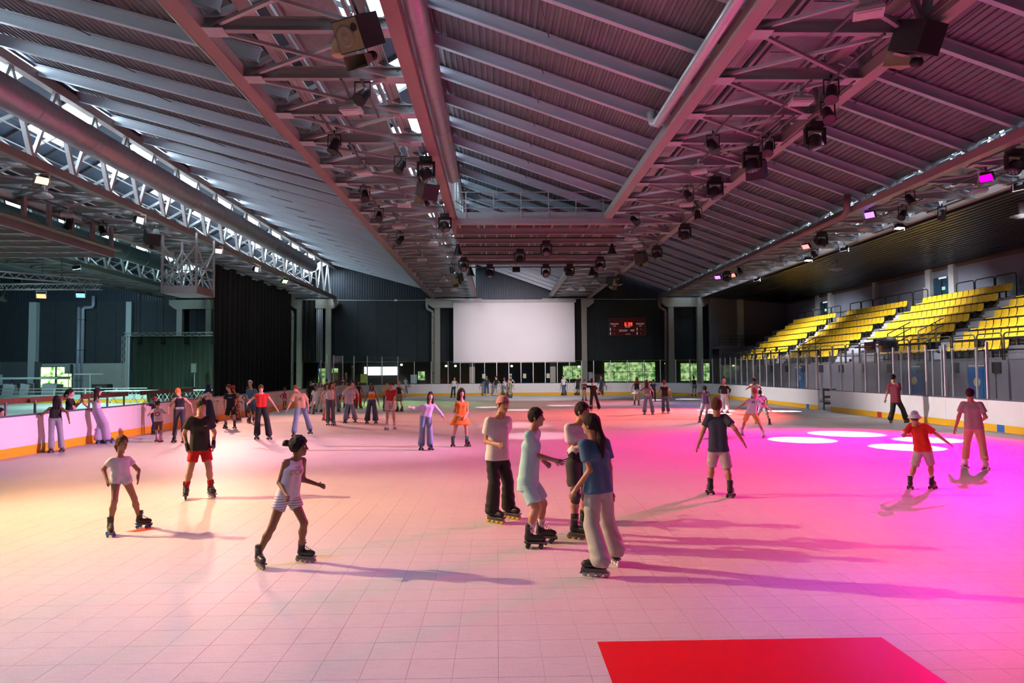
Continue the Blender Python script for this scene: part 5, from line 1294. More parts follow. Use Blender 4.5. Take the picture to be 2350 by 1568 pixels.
        def bot(p):
            mid = (an['A']+an['B'])/2; e2 = np.array([Hp[0]+(mid[0]-Hp[0])*bl, Hp[1]+(mid[1]-Hp[1])*bl, zb])
            wv = .09*s*bw+ (.10*s if bl < .5 else .05*s)
            dv = lf*.07*s
            d = smin(cone(p, Hp-dv, e2-dv, .105*s+be, .10*s+wv*.9), cone(p, Hp+dv, e2+dv, .105*s+be, .10*s+wv*.9), .06)
            d = smin(d, cone(p, waist-lf*.06*s, waist+lf*.06*s, .09*s+be, .09*s+be), .07)
            d = smax(d, zb-p[:, 2], .006)
            return smax(d, ((p-Hp.astype(np.float32))@lean.astype(np.float32))-.12*s, .008)
        cl('skirt', bot, lo3-.1, hi3+.1, cloth(bcol))
    if r.get('sock'):
        for k in 'AB':
            t0 = an[k]; t1 = an[k]+(kn[k]-an[k])*.42
            cl('sock', lambda p, t0=t0, t1=t1: smax(cone(p, t0, t1, .042*s, .052*s+.003), ((p-t1.astype(np.float32))@unitv(t1-t0).astype(np.float32))+.01, .005), np.minimum(t0,t1)-.08, np.maximum(t0,t1)+.08, cloth(r['sock']))
    if r.get('pads'):
        for k in 'AB': cl('knee_pad', lambda p, k=k: smin(cone(p, kn[k]+unitv(hj[k]-kn[k])*.07*s, kn[k]+unitv(an[k]-kn[k])*.07*s, .068*s, .064*s), ell(p, kn[k]+fw*.045*s, (.05*s,.05*s,.06*s)), .02), kn[k]-.17*s, kn[k]+.17*s, mat('pad_black', (.02,.02,.022), .5))
    if r.get('guard'):
        for k in 'AB': cl('wrist_guard', lambda p, k=k: cone(p, wr[k]-hdir[k]*.06*s, wr[k]+hdir[k]*.06*s, .036*s, .038*s), wr[k]-.14*s, wr[k]+.14*s, mat('pad_black', (.02,.02,.022), .5), None, .011)
    if r.get('bag') or r.get('bagback'):
        sgn = 1 if r.get('bag') else -1; c0 = Hp+lean*.06*s+fw*sgn*.12*s
        cl('waist_bag', lambda p: cone(p, c0-lf*.09*s, c0+lf*.09*s, .045*s, .045*s), c0-.18, c0+.18, cloth('grey') if r.get('bag') else cloth('white'))
    # ---- hair and headwear
    def hair(p):
        q = hq(p)
        if hairk in ('helmet', 'cap', 'bucket', 'hijab') and hairk != 'cap': pass
        bump = .004*np.sin(q[:, 0]*95+q[:, 2]*40)*np.sin(q[:, 1]*80)
        e = .0
        if hairk == 'curly': e = .03; bump = .010*np.sin(q[:, 0]*70)*np.sin(q[:, 1]*75)*np.sin(q[:, 2]*65)
        if hairk == 'puff': e = .010; bump = .009*np.sin(q[:, 0]*80)*np.sin(q[:, 1]*85)*np.sin(q[:, 2]*75)
        d = ell(q, (0,-.016,.026), (.087+e,.110+e,.114+e))+bump if hairk not in ('cap', 'helmet') else ell(q, (0,-.014,.016), (.081,.101,.100))
        d = smax(d, q[:, 1]*.80-q[:, 2]*.60-.034, .012)                        # hairline
        if hairk in ('short', 'cap', 'helmet'): d = smax(d, -.045-q[:, 2]-.25*(q[:, 1] < -.02)*.12, .01)
        if hairk == 'bob': d = smin(d, ell(q, (0,-.035,-.05), (.088,.075,.085)), .02); d = smax(d, q[:, 1]-.035+.0*q[:, 2], .01) if False else d
        if hairk == 'pony': d = smax(d, -.055-q[:, 2], .01); d = smin(d, cone(q, (0,-.11,.03), (0,-.15,-.06), .030, .036), .02); d = smin(d, cone(q, (0,-.15,-.06), (0,-.135,-.15), .036, .012), .02)
        if hairk == 'pony_long': d = smax(d, -.06-q[:, 2], .01); d = smin(d, cone(q, (0,-.10,-.03), (.0,-.135,-.16), .038, .05), .03); d = smin(d, cone(q, (0,-.135,-.16), (.0,-.145,-.36), .05, .022), .03)
        if hairk == 'puff': d = smax(d, -.065-q[:, 2], .01); d = smin(d, ell(q, (0,-.165,.045), (.045,.05,.042))+bump*1.3, .02)
        if hairk in ('long', 'curly'):
            L = -.30 if hairk == 'long' else -.17
            for x in (-.058, 0, .058): d = smin(d, cone(q, (x,-.05+.0*x,-.02), (x*1.25,-.085,L), .048+e*.9, .030+e*1.2)+bump, .03)
            for x in (-.074, .074): d = smin(d, cone(q, (x,.0,.0), (x*1.05,.02 if hairk == 'long' else .0,L*.75), .024+e*.8, .016+e*1.1)+bump, .02)
        return d*hs
    hlo, hhi = hd-np.array([.26,.26,.50])*hs, hd+np.array([.26,.26,.20])*hs
    if hairk in ('short','bob','pony','pony_long','puff','long','curly','cap','helmet'):
        kcol = hairc if hairk not in ('cap','helmet') else 'hdark'
        if hairk not in ('pony_long','long'): hlo = hd-np.array([.23,.23,.27])*hs
        cl('hair', hair, hlo, hhi, cloth(kcol), None, hh*1.15)
        if r['lab'].startswith('woman with orange'): pass
    if hairk == 'helmet':
        def hel(p):
            q = hq(p); d = ell(q, (0,-.010,.030), (.098,.122,.112)); d = smax(d, q[:, 1]*.42-q[:, 2]*.9+.016, .008)
            return d*hs
        cl('helmet', hel, hd-.17*hs, hd+.17*hs, mat('cl_'+hairc, CL[hairc], .25), None, hh*1.2)
        b = MB()
        for x in (-1, 1): b.tube([tuple(Wp(.083*x,.02,.02)), tuple(Wp(.066*x,.045,-.07)), tuple(Wp(.0,.06,-.118))], .007*hs, 5)
        b.build('chin_strap', blackp, root)
    if hairk == 'cap':
        def cap(p):
            q = hq(p); d = ell(q, (0,-.012,.034), (.092,.113,.108)); d = smax(d, .022-q[:, 2]+.20*q[:, 1], .006)
            br = ell(q, (0,-.125,.012), (.062,.075,.010)) if r['f'] < 90 else ell(q, (0,.125,.03), (.062,.075,.010))
            d = smin(d, br, .01)
            if r['f'] < 90: d = smax(d, -ell(q, (0,.105,.052), (.040,.05,.022)), .005)
            return d*hs
        cl('cap', cap, hd-.24*hs, hd+.24*hs, cloth(hairc), None, hh*1.1)
    if hairk == 'bucket':
        def hat(p):
            q = hq(p); d = cone(q, (0,-.008,.055), (0,-.008,.085), .088, .072); br = smax(cone(q, (0,-.008,.055), (0,-.008,.0), .088, .135), -(cone(q, (0,-.008,.045), (0,-.008,-.02), .080, .130)), .004)
            br = smax(br, -.005-q[:, 2], .004); br = smax(br, q[:, 2]-.06, .004)
            return smin(d, br, .01)*hs
        cl('bucket_hat', hat, hd-.2*hs, hd+.22*hs, cloth(hairc), None, hh)
        cl('hair', lambda p: smax(ell(hq(p), (0,-.016,.01), (.082,.10,.09)), -.05-hq(p)[:, 2], .01)*hs if False else smax(smax(ell(hq(p), (0,-.016,.005), (.076,.094,.080)), -.05-hq(p)[:, 2], .01), hq(p)[:, 1]*.8-hq(p)[:, 2]*.6-.02, .01)*hs, hd-.17*hs, hd+.17*hs, cloth('hbrown'), None, hh*1.2)
    if hairk == 'hijab':
        def hij(p):
            q = hq(p); d = ell(q, (0,-.015,.015), (.092,.112,.118)); d = smin(d, cone(q, (0,-.01,-.05), (0,-.01,-.24), .085, .165), .05)
            d = smax(d, -ell(q, (0,.105,-.012), (.055,.075,.075)), .01); return smax(d, -.34-q[:, 2], .01)*hs
        cl('headscarf', hij, hd-np.array([.28,.28,.42])*hs, hd+.24*hs, cloth(hairc), None, hh*1.3)
    # ---- skates
    if sk:
        me_, pl, wme, wp = skate_meshes(*sk)
        ss = max(.78, min(1.05, s))
        for k, ft, fk in (('A', fa, 'fa'), ('B', fb, 'fb')):
            ang = R(r[fk]) if fk in r else phi+(-1 if k == 'A' else 1)*sg*R(10)
            q = inst('roller_skate', me_, root, (an[k][0]+.036*math.sin(ang), an[k][1]-.036*math.cos(ang), 0)); q.scale = (ss, ss, ss); q.rotation_euler = (0, 0, ang-math.pi)
            lift = an[k][2]-zank
            if lift > .02: q.location.z = lift
            inst('plate' if sk[0] == 'quad' else 'frame', pl, q)
            for w_ in wp: inst('wheel', wme, q, w_)
    # ---- prints and things worn
    def on_shirt(pts, depth=.003, back=False):
        """push flat print points (x left, z up metres from chest) onto the shirt front"""
        out = []; dirv = fw2*(-1 if back else 1)
        base = np.array([chest+lf*a*s+lean*b_*s+dirv*.30*s for a, b_ in pts], np.float32)
        t = np.zeros(len(base), np.float32)
        for _ in range(24): t += np.clip(top(base-t[:, None]*dirv.astype(np.float32)), -.02, .08)*.9
        return base-(t-depth)[:, None]*dirv.astype(np.float32)
    def print_mesh(name, b, m, back=False):
        pts = on_shirt([(x, y) for x, y, z in b.v], .004, back)
        b.v = [tuple(map(float, q)) for q in pts]; b.build(name, m, root)
    def txt(sv, size, cx, cy, m, name='shirt_lettering', shear=0.0, back=False):
        cu = bpy.data.curves.new(name, 'FONT'); cu.body = sv; cu.size = size; cu.align_x = 'CENTER'; cu.shear = shear
        o = bpy.data.objects.new('tmp_text', cu); COL.objects.link(o)
        me = bpy.data.meshes.new_from_object(o.evaluated_get(bpy.context.evaluated_depsgraph_get())); bpy.data.objects.remove(o)
        b = MB(); sgx = 1 if not back else -1
        b.add([(cx+sgx*v.co.x, cy+v.co.y, 0) for v in me.vertices], [tuple(p.vertices) for p in me.polygons]); print_mesh(name, b, m, back)
    if r.get('text'):
        pm = mat('print_rose', (.55,.26,.24), .7)
        txt('DORI', .105, .02, -.05, pm, 'shirt_lettering', .15); txt('100%', .045, .02, .035, pm)
    if r.get('logo'): txt('v', .06, .085, .02, cloth('black'), 'chest_logo')
    if r.get('disc'):
        b = MB()
        for r0, r1, nm_ in ((.07,.11,'ring'),):
            n_ = 20; b.add([(.02+rr*math.cos(2*math.pi*k/n_), -.06+rr*.9*math.sin(2*math.pi*k/n_), 0) for rr in (r0, r1) for k in range(n_)], [(k,(k+1)%n_,n_+(k+1)%n_,n_+k) for k in range(n_)])
        print_mesh('back_print', b, cloth('red'), True)
    if r.get('backlogo'):
        b = MB(); n_ = 20
        for r0, r1 in ((.045,.06),(.02,.034)): b.add([(rr*math.cos(2*math.pi*k/n_), .03+rr*.8*math.sin(2*math.pi*k/n_), 0) for rr in (r0, r1) for k in range(n_)], [(k,(k+1)%n_,n_+(k+1)%n_,n_+k) for k in range(n_)])
        print_mesh('back_logo', b, cloth('black'), True)
    def marks(name, rects, m):
        b = MB()
        for x0, x1, y0, y1 in rects:
            n_ = max(1, int((x1-x0)/.02)); b.add([(x0+(x1-x0)*i/n_, yv, 0) for yv in (y0, y1) for i in range(n_+1)], [(i, i+1, n_+2+i, n_+1+i) for i in range(n_)])
        print_mesh(name, b, m)
    if r['lab'].startswith('short-haired woman'): marks('shirt_print', [(-.08,.02,-.10,-.075),(-.03,.07,-.065,-.04),(.0,.09,-.12,-.11),(-.02,.02,-.03,-.005)], cloth('brown'))
    if r['lab'].startswith('boy in black tee'): marks('shirt_print', [(-.06,-.03,-.01,.02),(-.02,.01,-.01,.02),(.02,.05,-.01,.02),(.055,.075,-.01,.02)], cloth('ltgrey'))
    if r['lab'].startswith('woman with braids'): marks('shirt_print', [(-.075+.02*i, -.062+.02*i, -.12, -.09) for i in range(8)], cloth('black'))
    if r.get('guard'): marks('chest_logo', [(.05,.08,.0,.012),(.085,.10,.0,.022)], cloth('olive'))
    if r['lab'].startswith('woman with orange'):
        cl('headband', lambda p: smax(ell(hq(p), (0,-.012,.03), (.089,.110,.105)), np.abs(hq(p)[:, 2]-.055+.25*hq(p)[:, 1])-.016, .004)*hs, hd-.16*hs, hd+.16*hs, cloth('orange'), None, hh)
    if r['lab'].startswith('woman in lavender'):
        b = MB()
        for x in (-1, 1): b.lathe([(.024,-.004),(.026,.0),(.024,.004)], (0,0,0), 10, 'Y'); 
        b = MB(); 
        for x in (-.03, .03):
            c0 = Wp(x,.058,.105); b.tube([tuple(c0+(HM@np.array([.022*math.cos(t), 0, .016*math.sin(t)]))*hs) for t in [2*math.pi*k/8 for k in range(8)]], .008*hs, 5)
        b.build('sunglasses', blackp, root)
    if r.get('phone'):
        pc = palm['A'][1]+hdir['A']*.05*s+np.array([0,0,.035])
        t_ = thing('phone', 'dark smartphone held out by the boy in mint', 'phone', (0,0,0)); Mw_ = Matrix.Translation((r['o'][0], r['o'][1], 0)) @ Matrix.Rotation(-r['az'], 4, 'Z')
        wpos = Mw_ @ Vector(pc); t_.location = wpos; t_.rotation_euler = (0, R(-22), -r['az'])
        MB().bevbox(-.075,.075,-.036,.036,-.005,.005,.004).build('case', mat('phone_case', (.03,.03,.06), .3), t_); MB().box(-.07,.07,-.033,.033,.005,.006).build('display', mat('phone_glass', (.05,.04,.12), .1), t_)
    return root
PEOPLE = [
 {'lab': 'girl in white tee and white shorts gliding beside the red floor square', 'o': (-5.19, 9.73), 'az': -0.4904, 'H': 1.323, 'ft': ((-0.174, -0.136), (0.174, 0.136)), 'h': (-0.062, -0.0, 0.745), 'n': (-0.078, -0.0, 1.053), 't': (-0.05, 0.0, 1.323), 'a': (-0.229, -0.02, 0.737), 'b': (0.149, -0.1, 0.728), 'f': 18, 'g': 32, 'ea': (-0.237, -0.0, 0.89), 'eb': (0.208, 0.0, 0.863), 'skin': 'b2', 'top': ('tee', 'white', 0.5, 0.0, 0.004), 'bot': ('shorts', 'white', 0.15, 1.0), 'hair': ('pony', 'hbrown'), 'sk': ('quad', 'black', 'blue'), 'child': 1, 'fa': 5, 'fb': 62, 'near': 1},
 {'lab': 'woman in black tee, bright red shorts and wrist guards, looking down', 'o': (-5.25, 12.21), 'az': -0.406, 'H': 1.735, 'ft': ((-0.195, 0.029), (0.195, -0.029)), 'h': (0.017, 0.0, 0.878), 'n': (0.01, -0.0, 1.452), 't': (0.035, -0.0, 1.735), 'a': (-0.184, -0.02, 0.905), 'b': (0.234, -0.02, 0.93), 'f': 8, 'g': 20, 'skin': 'f', 'top': ('tee', 'black', 0.62, -0.05, 0.014), 'bot': ('shorts', 'red', 0.34, 1.08), 'hair': ('pony', 'hdark'), 'sk': ('inline', 'black', 'white'), 'sock': 'red', 'guard': 1, 'near': 1, 'gp': -0.45},
 {'lab': 'girl in white tank top and striped shorts with a puff of curly hair', 'o': (-2.49, 7.97), 'az': -0.3035, 'H': 1.442, 'ft': ((-0.231, -0.037), (0.231, 0.037)), 'h': (0.072, 0.0, 0.763), 'n': (0.155, 0.0, 1.223), 't': (0.202, 0.0, 1.442), 'a': (0.047, -0.2, 0.838), 'b': (0.405, 0.0, 0.887), 'f': 32, 'g': 70, 'ea': (-0.005, 0.0, 0.932), 'eb': (0.292, 0.0, 1.015), 'skin': 'b1', 'top': ('tank', 'white', 0, -0.03, 0.004), 'bot': ('shorts', 'stripe', 0.22, 1.1), 'hair': ('puff', 'hblack'), 'sk': ('inline', 'black', 'grey'), 'child': 1, 'fa': 20, 'fb': 55, 'near': 1, 'text': 'DORI'},
 {'lab': 'long-haired woman in black sleeveless top and grey jeans at the left boards', 'o': (-12.35, 19.53), 'az': -0.5638, 'H': 1.587, 'ft': ((-0.117, -0.041), (0.117, 0.041)), 'h': (-0.042, 0.0, 0.941), 'n': (-0.039, -0.0, 1.294), 't': (-0.024, 0.0, 1.587), 'a': (-0.331, 0.25, 1.074), 'b': (0.275, -0.1, 0.908), 'f': 182, 'g': 182, 'skin': 'b1', 'top': ('tank', 'black', 0, 0.0, 0.004), 'bot': ('pants', 'greyjean', 1, 1.15), 'hair': ('long', 'hblack'), 'sk': ('quad', 'black', 'black')},
 {'lab': 'dark-haired woman in white strapless top and wide lilac trousers at the boards', 'o': (-12.35, 21.76), 'az': -0.5161, 'H': 1.74, 'ft': ((-0.117, 0.002), (0.117, -0.002)), 'h': (-0.156, 0.0, 1.02), 'n': (-0.197, -0.0, 1.415), 't': (-0.145, -0.0, 1.74), 'a': (-0.367, 0.1, 1.104), 'b': (-0.124, 0.25, 1.089), 'f': 120, 'g': 95, 'ea': (-0.484, 0.0, 1.315), 'skin': 'f', 'top': ('strap', 'lilacw', 0, 0.03, 0.004), 'bot': ('pants', 'lilac', 1, 1.5), 'hair': ('long', 'hdark'), 'sk': ('quad', 'black', 'blue')},
 {'lab': 'dark-haired man in black tee holding a phone behind the left boards', 'o': (-13.55, 21.3), 'az': -0.5666, 'H': 1.723, 'ft': None, 'h': (0.4, -0.0, 1.023), 'n': (0.393, -0.0, 1.454), 't': (0.4, -0.0, 1.723), 'a': (0.633, -0.05, 1.34), 'b': (0.654, -0.15, 1.289), 'f': 75, 'g': 80, 'skin': 'f', 'top': ('tee', 'black', 0.6, -0.08, 0.012), 'bot': ('pants', 'black', 1, 1.0), 'hair': ('pony', 'hdark'), 'sk': None},
 {'lab': 'child in red helmet leaning on the left boards', 'o': (-12.35, 24.97), 'az': -0.4593, 'H': 1.341, 'ft': ((-0.042, -0.076), (0.042, 0.076)), 'h': (-0.008, -0.0, 0.653), 'n': (0.013, 0.0, 1.106), 't': (0.024, -0.0, 1.341), 'a': (-0.307, 0.2, 1.108), 'b': (-0.126, 0.2, 1.04), 'f': 60, 'g': 20, 'skin': 'b2', 'top': ('tee', 'black', 0.6, -0.05, 0.008), 'bot': ('pants', 'navy', 1, 1.0), 'hair': ('helmet', 'redp'), 'sk': ('quad', 'black', 'blue'), 'child': 1},
 {'lab': 'small child in black helmet and printed pink tee, seen from behind', 'o': (-10.81, 22.17), 'az': -0.4535, 'H': 1.327, 'ft': ((-0.053, 0.109), (0.053, -0.109)), 'h': (-0.012, -0.0, 0.673), 'n': (-0.042, 0.0, 1.076), 't': (-0.046, 0.0, 1.327), 'a': (-0.298, -0.0, 0.877), 'b': (0.246, 0.0, 0.942), 'f': 176, 'g': 176, 'skin': 'f', 'top': ('tee', 'pinkw', 0.6, -0.03, 0.01), 'bot': ('pants', 'brown', 1, 0.8), 'hair': ('helmet', 'blackp'), 'sk': ('quad', 'pink', 'red'), 'child': 1, 'disc': 'printred'},
 {'lab': 'woman with orange headband, black vest and grey waist bag holding the child', 'o': (-10.09, 22.0), 'az': -0.4301, 'H': 1.701, 'ft': ((-0.131, 0.18), (0.131, -0.18)), 'h': (0.006, -0.0, 1.023), 'n': (0.014, -0.0, 1.437), 't': (-0.052, -0.0, 1.701), 'a': (-0.302, -0.05, 0.967), 'b': (0.37, -0.0, 1.026), 'f': 0, 'g': -22, 'skin': 'f', 'top': ('tank', 'black', 0, 0.02, 0.004), 'bot': ('pants', 'charcoal', 1, 0.95), 'hair': ('bob', 'orange'), 'sk': ('quad', 'black', 'black'), 'gp': -0.4, 'bag': 1},
 {'lab': 'woman in navy headscarf and long navy dress over white sleeves', 'o': (-12.35, 29.93), 'az': -0.3914, 'H': 1.738, 'ft': ((-0.069, -0.101), (0.069, 0.101)), 'h': (-0.097, -0.0, 0.948), 'n': (-0.101, -0.0, 1.381), 't': (-0.123, -0.0, 1.738), 'a': (-0.527, -0.0, 1.145), 'b': (0.197, -0.05, 0.98), 'f': 80, 'g': 95, 'skin': 'f', 'top': ('long', 'white', 1, -0.02, 0.01), 'bot': ('skirt', 'navy', 0.93, 0.75), 'hair': ('hijab', 'navy'), 'sk': ('quad', 'black', 'black')},
 {'lab': 'boy in black tee and black shorts glancing left', 'o': (-10.55, 27.36), 'az': -0.3682, 'H': 1.721, 'ft': ((-0.159, 0.081), (0.159, -0.081)), 'h': (0.024, 0.0, 0.841), 'n': (-0.014, 0.0, 1.392), 't': (-0.081, 0.0, 1.721), 'a': (-0.23, -0.05, 0.85), 'b': (0.135, -0.08, 0.842), 'f': -8, 'g': -60, 'skin': 'f', 'top': ('tee', 'black', 0.6, -0.04, 0.012), 'bot': ('shorts', 'black', 0.5, 1.2), 'hair': ('short', 'hbrown'), 'sk': ('quad', 'black', 'black')},
 {'lab': 'person in red headscarf and patterned brown dress behind the boy', 'o': (-12.0, 31.79), 'az': -0.3609, 'H': 1.601, 'ft': ((-0.084, 0.043), (0.084, -0.043)), 'h': (-0.016, 0.0, 0.739), 'n': (-0.04, -0.0, 1.26), 't': (-0.118, 0.0, 1.601), 'a': (0.169, 0.0, 0.855), 'b': (-0.072, -0.2, 0.809), 'f': 150, 'g': 150, 'skin': 'b2', 'top': ('tee', 'maroonpat', 0.7, -0.1, 0.012), 'bot': ('skirt', 'maroonpat', 0.85, 0.8), 'hair': ('helmet', 'redp'), 'sk': ('quad', 'black', 'black')},
 {'lab': 'boy in grey helmet, teal tee and denim shorts with knee pads', 'o': (-10.81, 30.46), 'az': -0.341, 'H': 1.851, 'ft': ((-0.081, -0.101), (0.081, 0.101)), 'h': (0.001, -0.0, 0.814), 'n': (-0.022, 0.0, 1.486), 't': (-0.08, 0.0, 1.851), 'a': (-0.107, -0.15, 0.937), 'b': (0.181, 0.0, 0.905), 'f': -15, 'g': -25, 'skin': 'f', 'top': ('tee', 'teal', 0.6, -0.06, 0.014), 'bot': ('shorts', 'denim', 0.55, 1.2), 'hair': ('helmet', 'greyp'), 'sk': ('inline', 'black', 'black'), 'pads': 1},
 {'lab': 'half-hidden child in blue behind the teal tee boy', 'o': (-12.35, 34.19), 'az': -0.3466, 'H': 1.464, 'ft': ((-0.05, 0.025), (0.05, -0.025)), 'h': (0.004, 0.0, 0.689), 'n': (-0.0, -0.0, 1.162), 't': (0.017, 0.0, 1.464), 'a': (-0.138, -0.0, 0.821), 'b': (0.124, 0.0, 0.815), 'f': 10, 'g': 10, 'skin': 'b1', 'top': ('tee', 'greyblue', 0.6, -0.04, 0.01), 'bot': ('pants', 'denim', 1, 1.0), 'hair': ('short', 'hblack'), 'sk': ('quad', 'black', 'blue'), 'child': 1},
 {'lab': 'woman in red peplum top and flared black trousers, arms out', 'o': (-7.7, 22.75), 'az': -0.3264, 'H': 1.779, 'ft': ((-0.182, 0.127), (0.182, -0.127)), 'h': (-0.055, 0.0, 1.049), 'n': (-0.046, -0.0, 1.521), 't': (-0.075, 0.0, 1.779), 'a': (-0.47, -0.1, 1.205), 'b': (0.432, -0.1, 0.97), 'f': 2, 'g': 0, 'skin': 'f', 'top': ('tee', 'redtop', 0.25, -0.0, 0.006), 'bot': ('pants', 'black', 1, 1.3), 'hair': ('pony', 'hbrown'), 'sk': ('quad', 'black', 'black'), 'gp': -0.35},
 {'lab': 'small child in magenta top standing by the left boards', 'o': (-12.35, 40.08), 'az': -0.2989, 'H': 1.346, 'ft': ((-0.06, 0.028), (0.06, -0.028)), 'h': (0.008, 0.0, 0.664), 'n': (0.006, 0.0, 0.993), 't': (0.027, -0.0, 1.346), 'a': (-0.112, 0.0, 0.666), 'b': (0.128, -0.0, 0.662), 'f': 40, 'g': 40, 'skin': 'b2', 'top': ('tank', 'magenta', 0, 0, 0.004), 'bot': ('shorts', 'pinkw', 0.3, 1), 'hair': ('short', 'hbrown'), 'sk': ('quad', 'lilac', 'lilac'), 'child': 1},
 {'lab': 'short-haired woman in tan graphic tee and blue jeans', 'o': (-6.68, 23.68), 'az': -0.2748, 'H': 1.739, 'ft': ((-0.264, -0.3), (0.264, 0.3)), 'h': (-0.061, 0.0, 1.036), 'n': (-0.106, 0.0, 1.484), 't': (-0.222, -0.0, 1.739), 'a': (-0.54, -0.1, 0.844), 'b': (0.197, -0.1, 0.945), 'f': 2, 'g': -15, 'skin': 'f', 'top': ('tee', 'tanp', 0.8, -0.08, 0.022), 'bot': ('pants', 'bluejean', 1, 1.2), 'hair': ('short', 'hred'), 'sk': ('quad', 'black', 'black'), 'gp': -0.5},
 {'lab': 'man in white tee and white wrap over black shorts', 'o': (-9.77, 36.28), 'az': -0.263, 'H': 1.553, 'ft': ((-0.121, 0.3), (0.121, -0.3)), 'h': (0.186, 0.0, 0.658), 'n': (0.205, 0.0, 1.231), 't': (0.182, -0.0, 1.553), 'a': (-0.056, -0.05, 0.688), 'b': (0.451, 0.0, 0.883), 'f': -20, 'g': -20, 'skin': 'b1', 'top': ('tee', 'white', 0.7, -0.12, 0.014), 'bot': ('shorts', 'white', 0.55, 1.35), 'hair': ('short', 'hblack'), 'sk': ('quad', 'black', 'black')},
 {'lab': 'woman with long brown hair, white tank and dark grey jeans', 'o': (-6.88, 28.47), 'az': -0.2372, 'H': 1.778, 'ft': ((-0.104, 0.037), (0.104, -0.037)), 'h': (-0.022, 0.0, 1.041), 'n': (-0.024, 0.0, 1.49), 't': (0.027, 0.0, 1.778), 'a': (-0.282, -0.05, 0.994), 'b': (0.205, -0.05, 0.895), 'f': 15, 'g': 55, 'skin': 'f', 'top': ('tank', 'white', 0, 0.0, 0.004), 'bot': ('pants', 'charjean', 1, 1.15), 'hair': ('long', 'hbrown'), 'sk': ('quad', 'teal', 'red')},
 {'lab': 'boy in pale lilac shirt and light blue jeans', 'o': (-6.32, 29.71), 'az': -0.2097, 'H': 1.687, 'ft': ((-0.201, -0.062), (0.201, 0.062)), 'h': (-0.04, -0.0, 0.853), 'n': (-0.097, 0.0, 1.435), 't': (-0.103, -0.0, 1.687), 'a': (-0.423, 0.0, 0.86), 'b': (0.068, -0.25, 1.123), 'f': -8, 'g': 0, 'skin': 'f', 'top': ('tee', 'lilacw', 0.7, -0.06, 0.018), 'bot': ('pants', 'bluejean', 1, 1.35), 'hair': ('short', 'hbrown'), 'sk': ('quad', 'black', 'black'), 'gp': -0.4},
 {'lab': 'woman with braids, orange crop top and wide dark jeans', 'o': (-5.33, 29.23), 'az': -0.1803, 'H': 1.688, 'ft': ((-0.172, 0.051), (0.172, -0.051)), 'h': (0.007, 0.0, 0.922), 'n': (0.006, -0.0, 1.403), 't': (0.006, -0.0, 1.688), 'a': (-0.3, -0.05, 0.856), 'b': (0.316, -0.05, 0.772), 'f': 0, 'g': 0, 'skin': 'b1', 'top': ('tank', 'orange', 0, 0.03, 0.004), 'bot': ('pants', 'darkjean', 1, 1.55), 'hair': ('long', 'hblack'), 'sk': ('quad', 'black', 'black')},
 {'lab': 'woman in red tee, pale pink shorts and white skates', 'o': (-4.02, 26.0), 'az': -0.1533, 'H': 1.77, 'ft': ((-0.138, -0.062), (0.138, 0.062)), 'h': (-0.009, -0.0, 1.075), 'n': (0.023, -0.0, 1.518), 't': (0.039, 0.0, 1.77), 'a': (-0.219, -0.05, 0.883), 'b': (0.055, -0.15, 0.884), 'f': -8, 'g': -5, 'skin': 'f', 'top': ('tee', 'redtee', 0.6, 0.01, 0.01), 'bot': ('shorts', 'pinkw', 0.38, 1.3), 'hair': ('pony', 'hdark'), 'sk': ('quad', 'white', 'white')},
 {'lab': 'woman in lavender long-sleeved top and flared jeans, arms spread', 'o': (-2.0, 19.27), 'az': -0.1034, 'H': 1.613, 'ft': ((-0.121, 0.023), (0.121, -0.023)), 'h': (0.001, 0.0, 0.92), 'n': (0.111, 0.0, 1.296), 't': (0.136, 0.0, 1.613), 'a': (-0.419, -0.1, 1.198), 'b': (0.508, -0.15, 0.885), 'f': 5, 'g': 5, 'skin': 'f', 'top': ('long', 'lavender', 0.95, 0.0, 0.006), 'bot': ('pants', 'bluejean', 1, 1.3), 'hair': ('long', 'hdark'), 'sk': ('quad', 'black', 'black')},
 {'lab': 'woman with curly hair, orange patterned dress and teal socks', 'o': (-1.09, 20.04), 'az': -0.0544, 'H': 1.672, 'ft': ((-0.203, 0.028), (0.203, -0.028)), 'h': (0.029, 0.0, 0.911), 'n': (0.068, -0.0, 1.329), 't': (0.057, -0.0, 1.672), 'a': (-0.035, -0.15, 0.896), 'b': (0.155, -0.1, 0.865), 'f': 12, 'g': 18, 'skin': 'f', 'top': ('tee', 'dress', 0.35, -0.02, 0.006), 'bot': ('skirt', 'dress', 0.3, 1.15), 'hair': ('curly', 'hdark'), 'sk': ('quad', 'black', 'black'), 'sock': 'tealsock'},
 {'lab': 'teen in backward pink cap, white tee and black sweatpants', 'o': (0.04, 10.13), 'az': 0.0036, 'H': 1.826, 'ft': ((-0.118, -0.131), (0.118, 0.131)), 'h': (-0.038, -0.0, 0.917), 'n': (-0.021, 0.0, 1.537), 't': (0.051, 0.0, 1.826), 'a': (-0.042, -0.25, 1.142), 'b': (0.087, 0.1, 1.129), 'f': 32, 'g': 28, 'ea': (-0.242, -0.0, 1.232), 'skin': 'f2', 'top': ('tee', 'white', 0.62, -0.03, 0.022), 'bot': ('pants', 'black', 1, 1.25), 'hair': ('cap', 'pinkcap'), 'sk': ('inline', 'black', 'yellow'), 'near': 1, 'logo': 1, 'fa': 50, 'fb': 50},
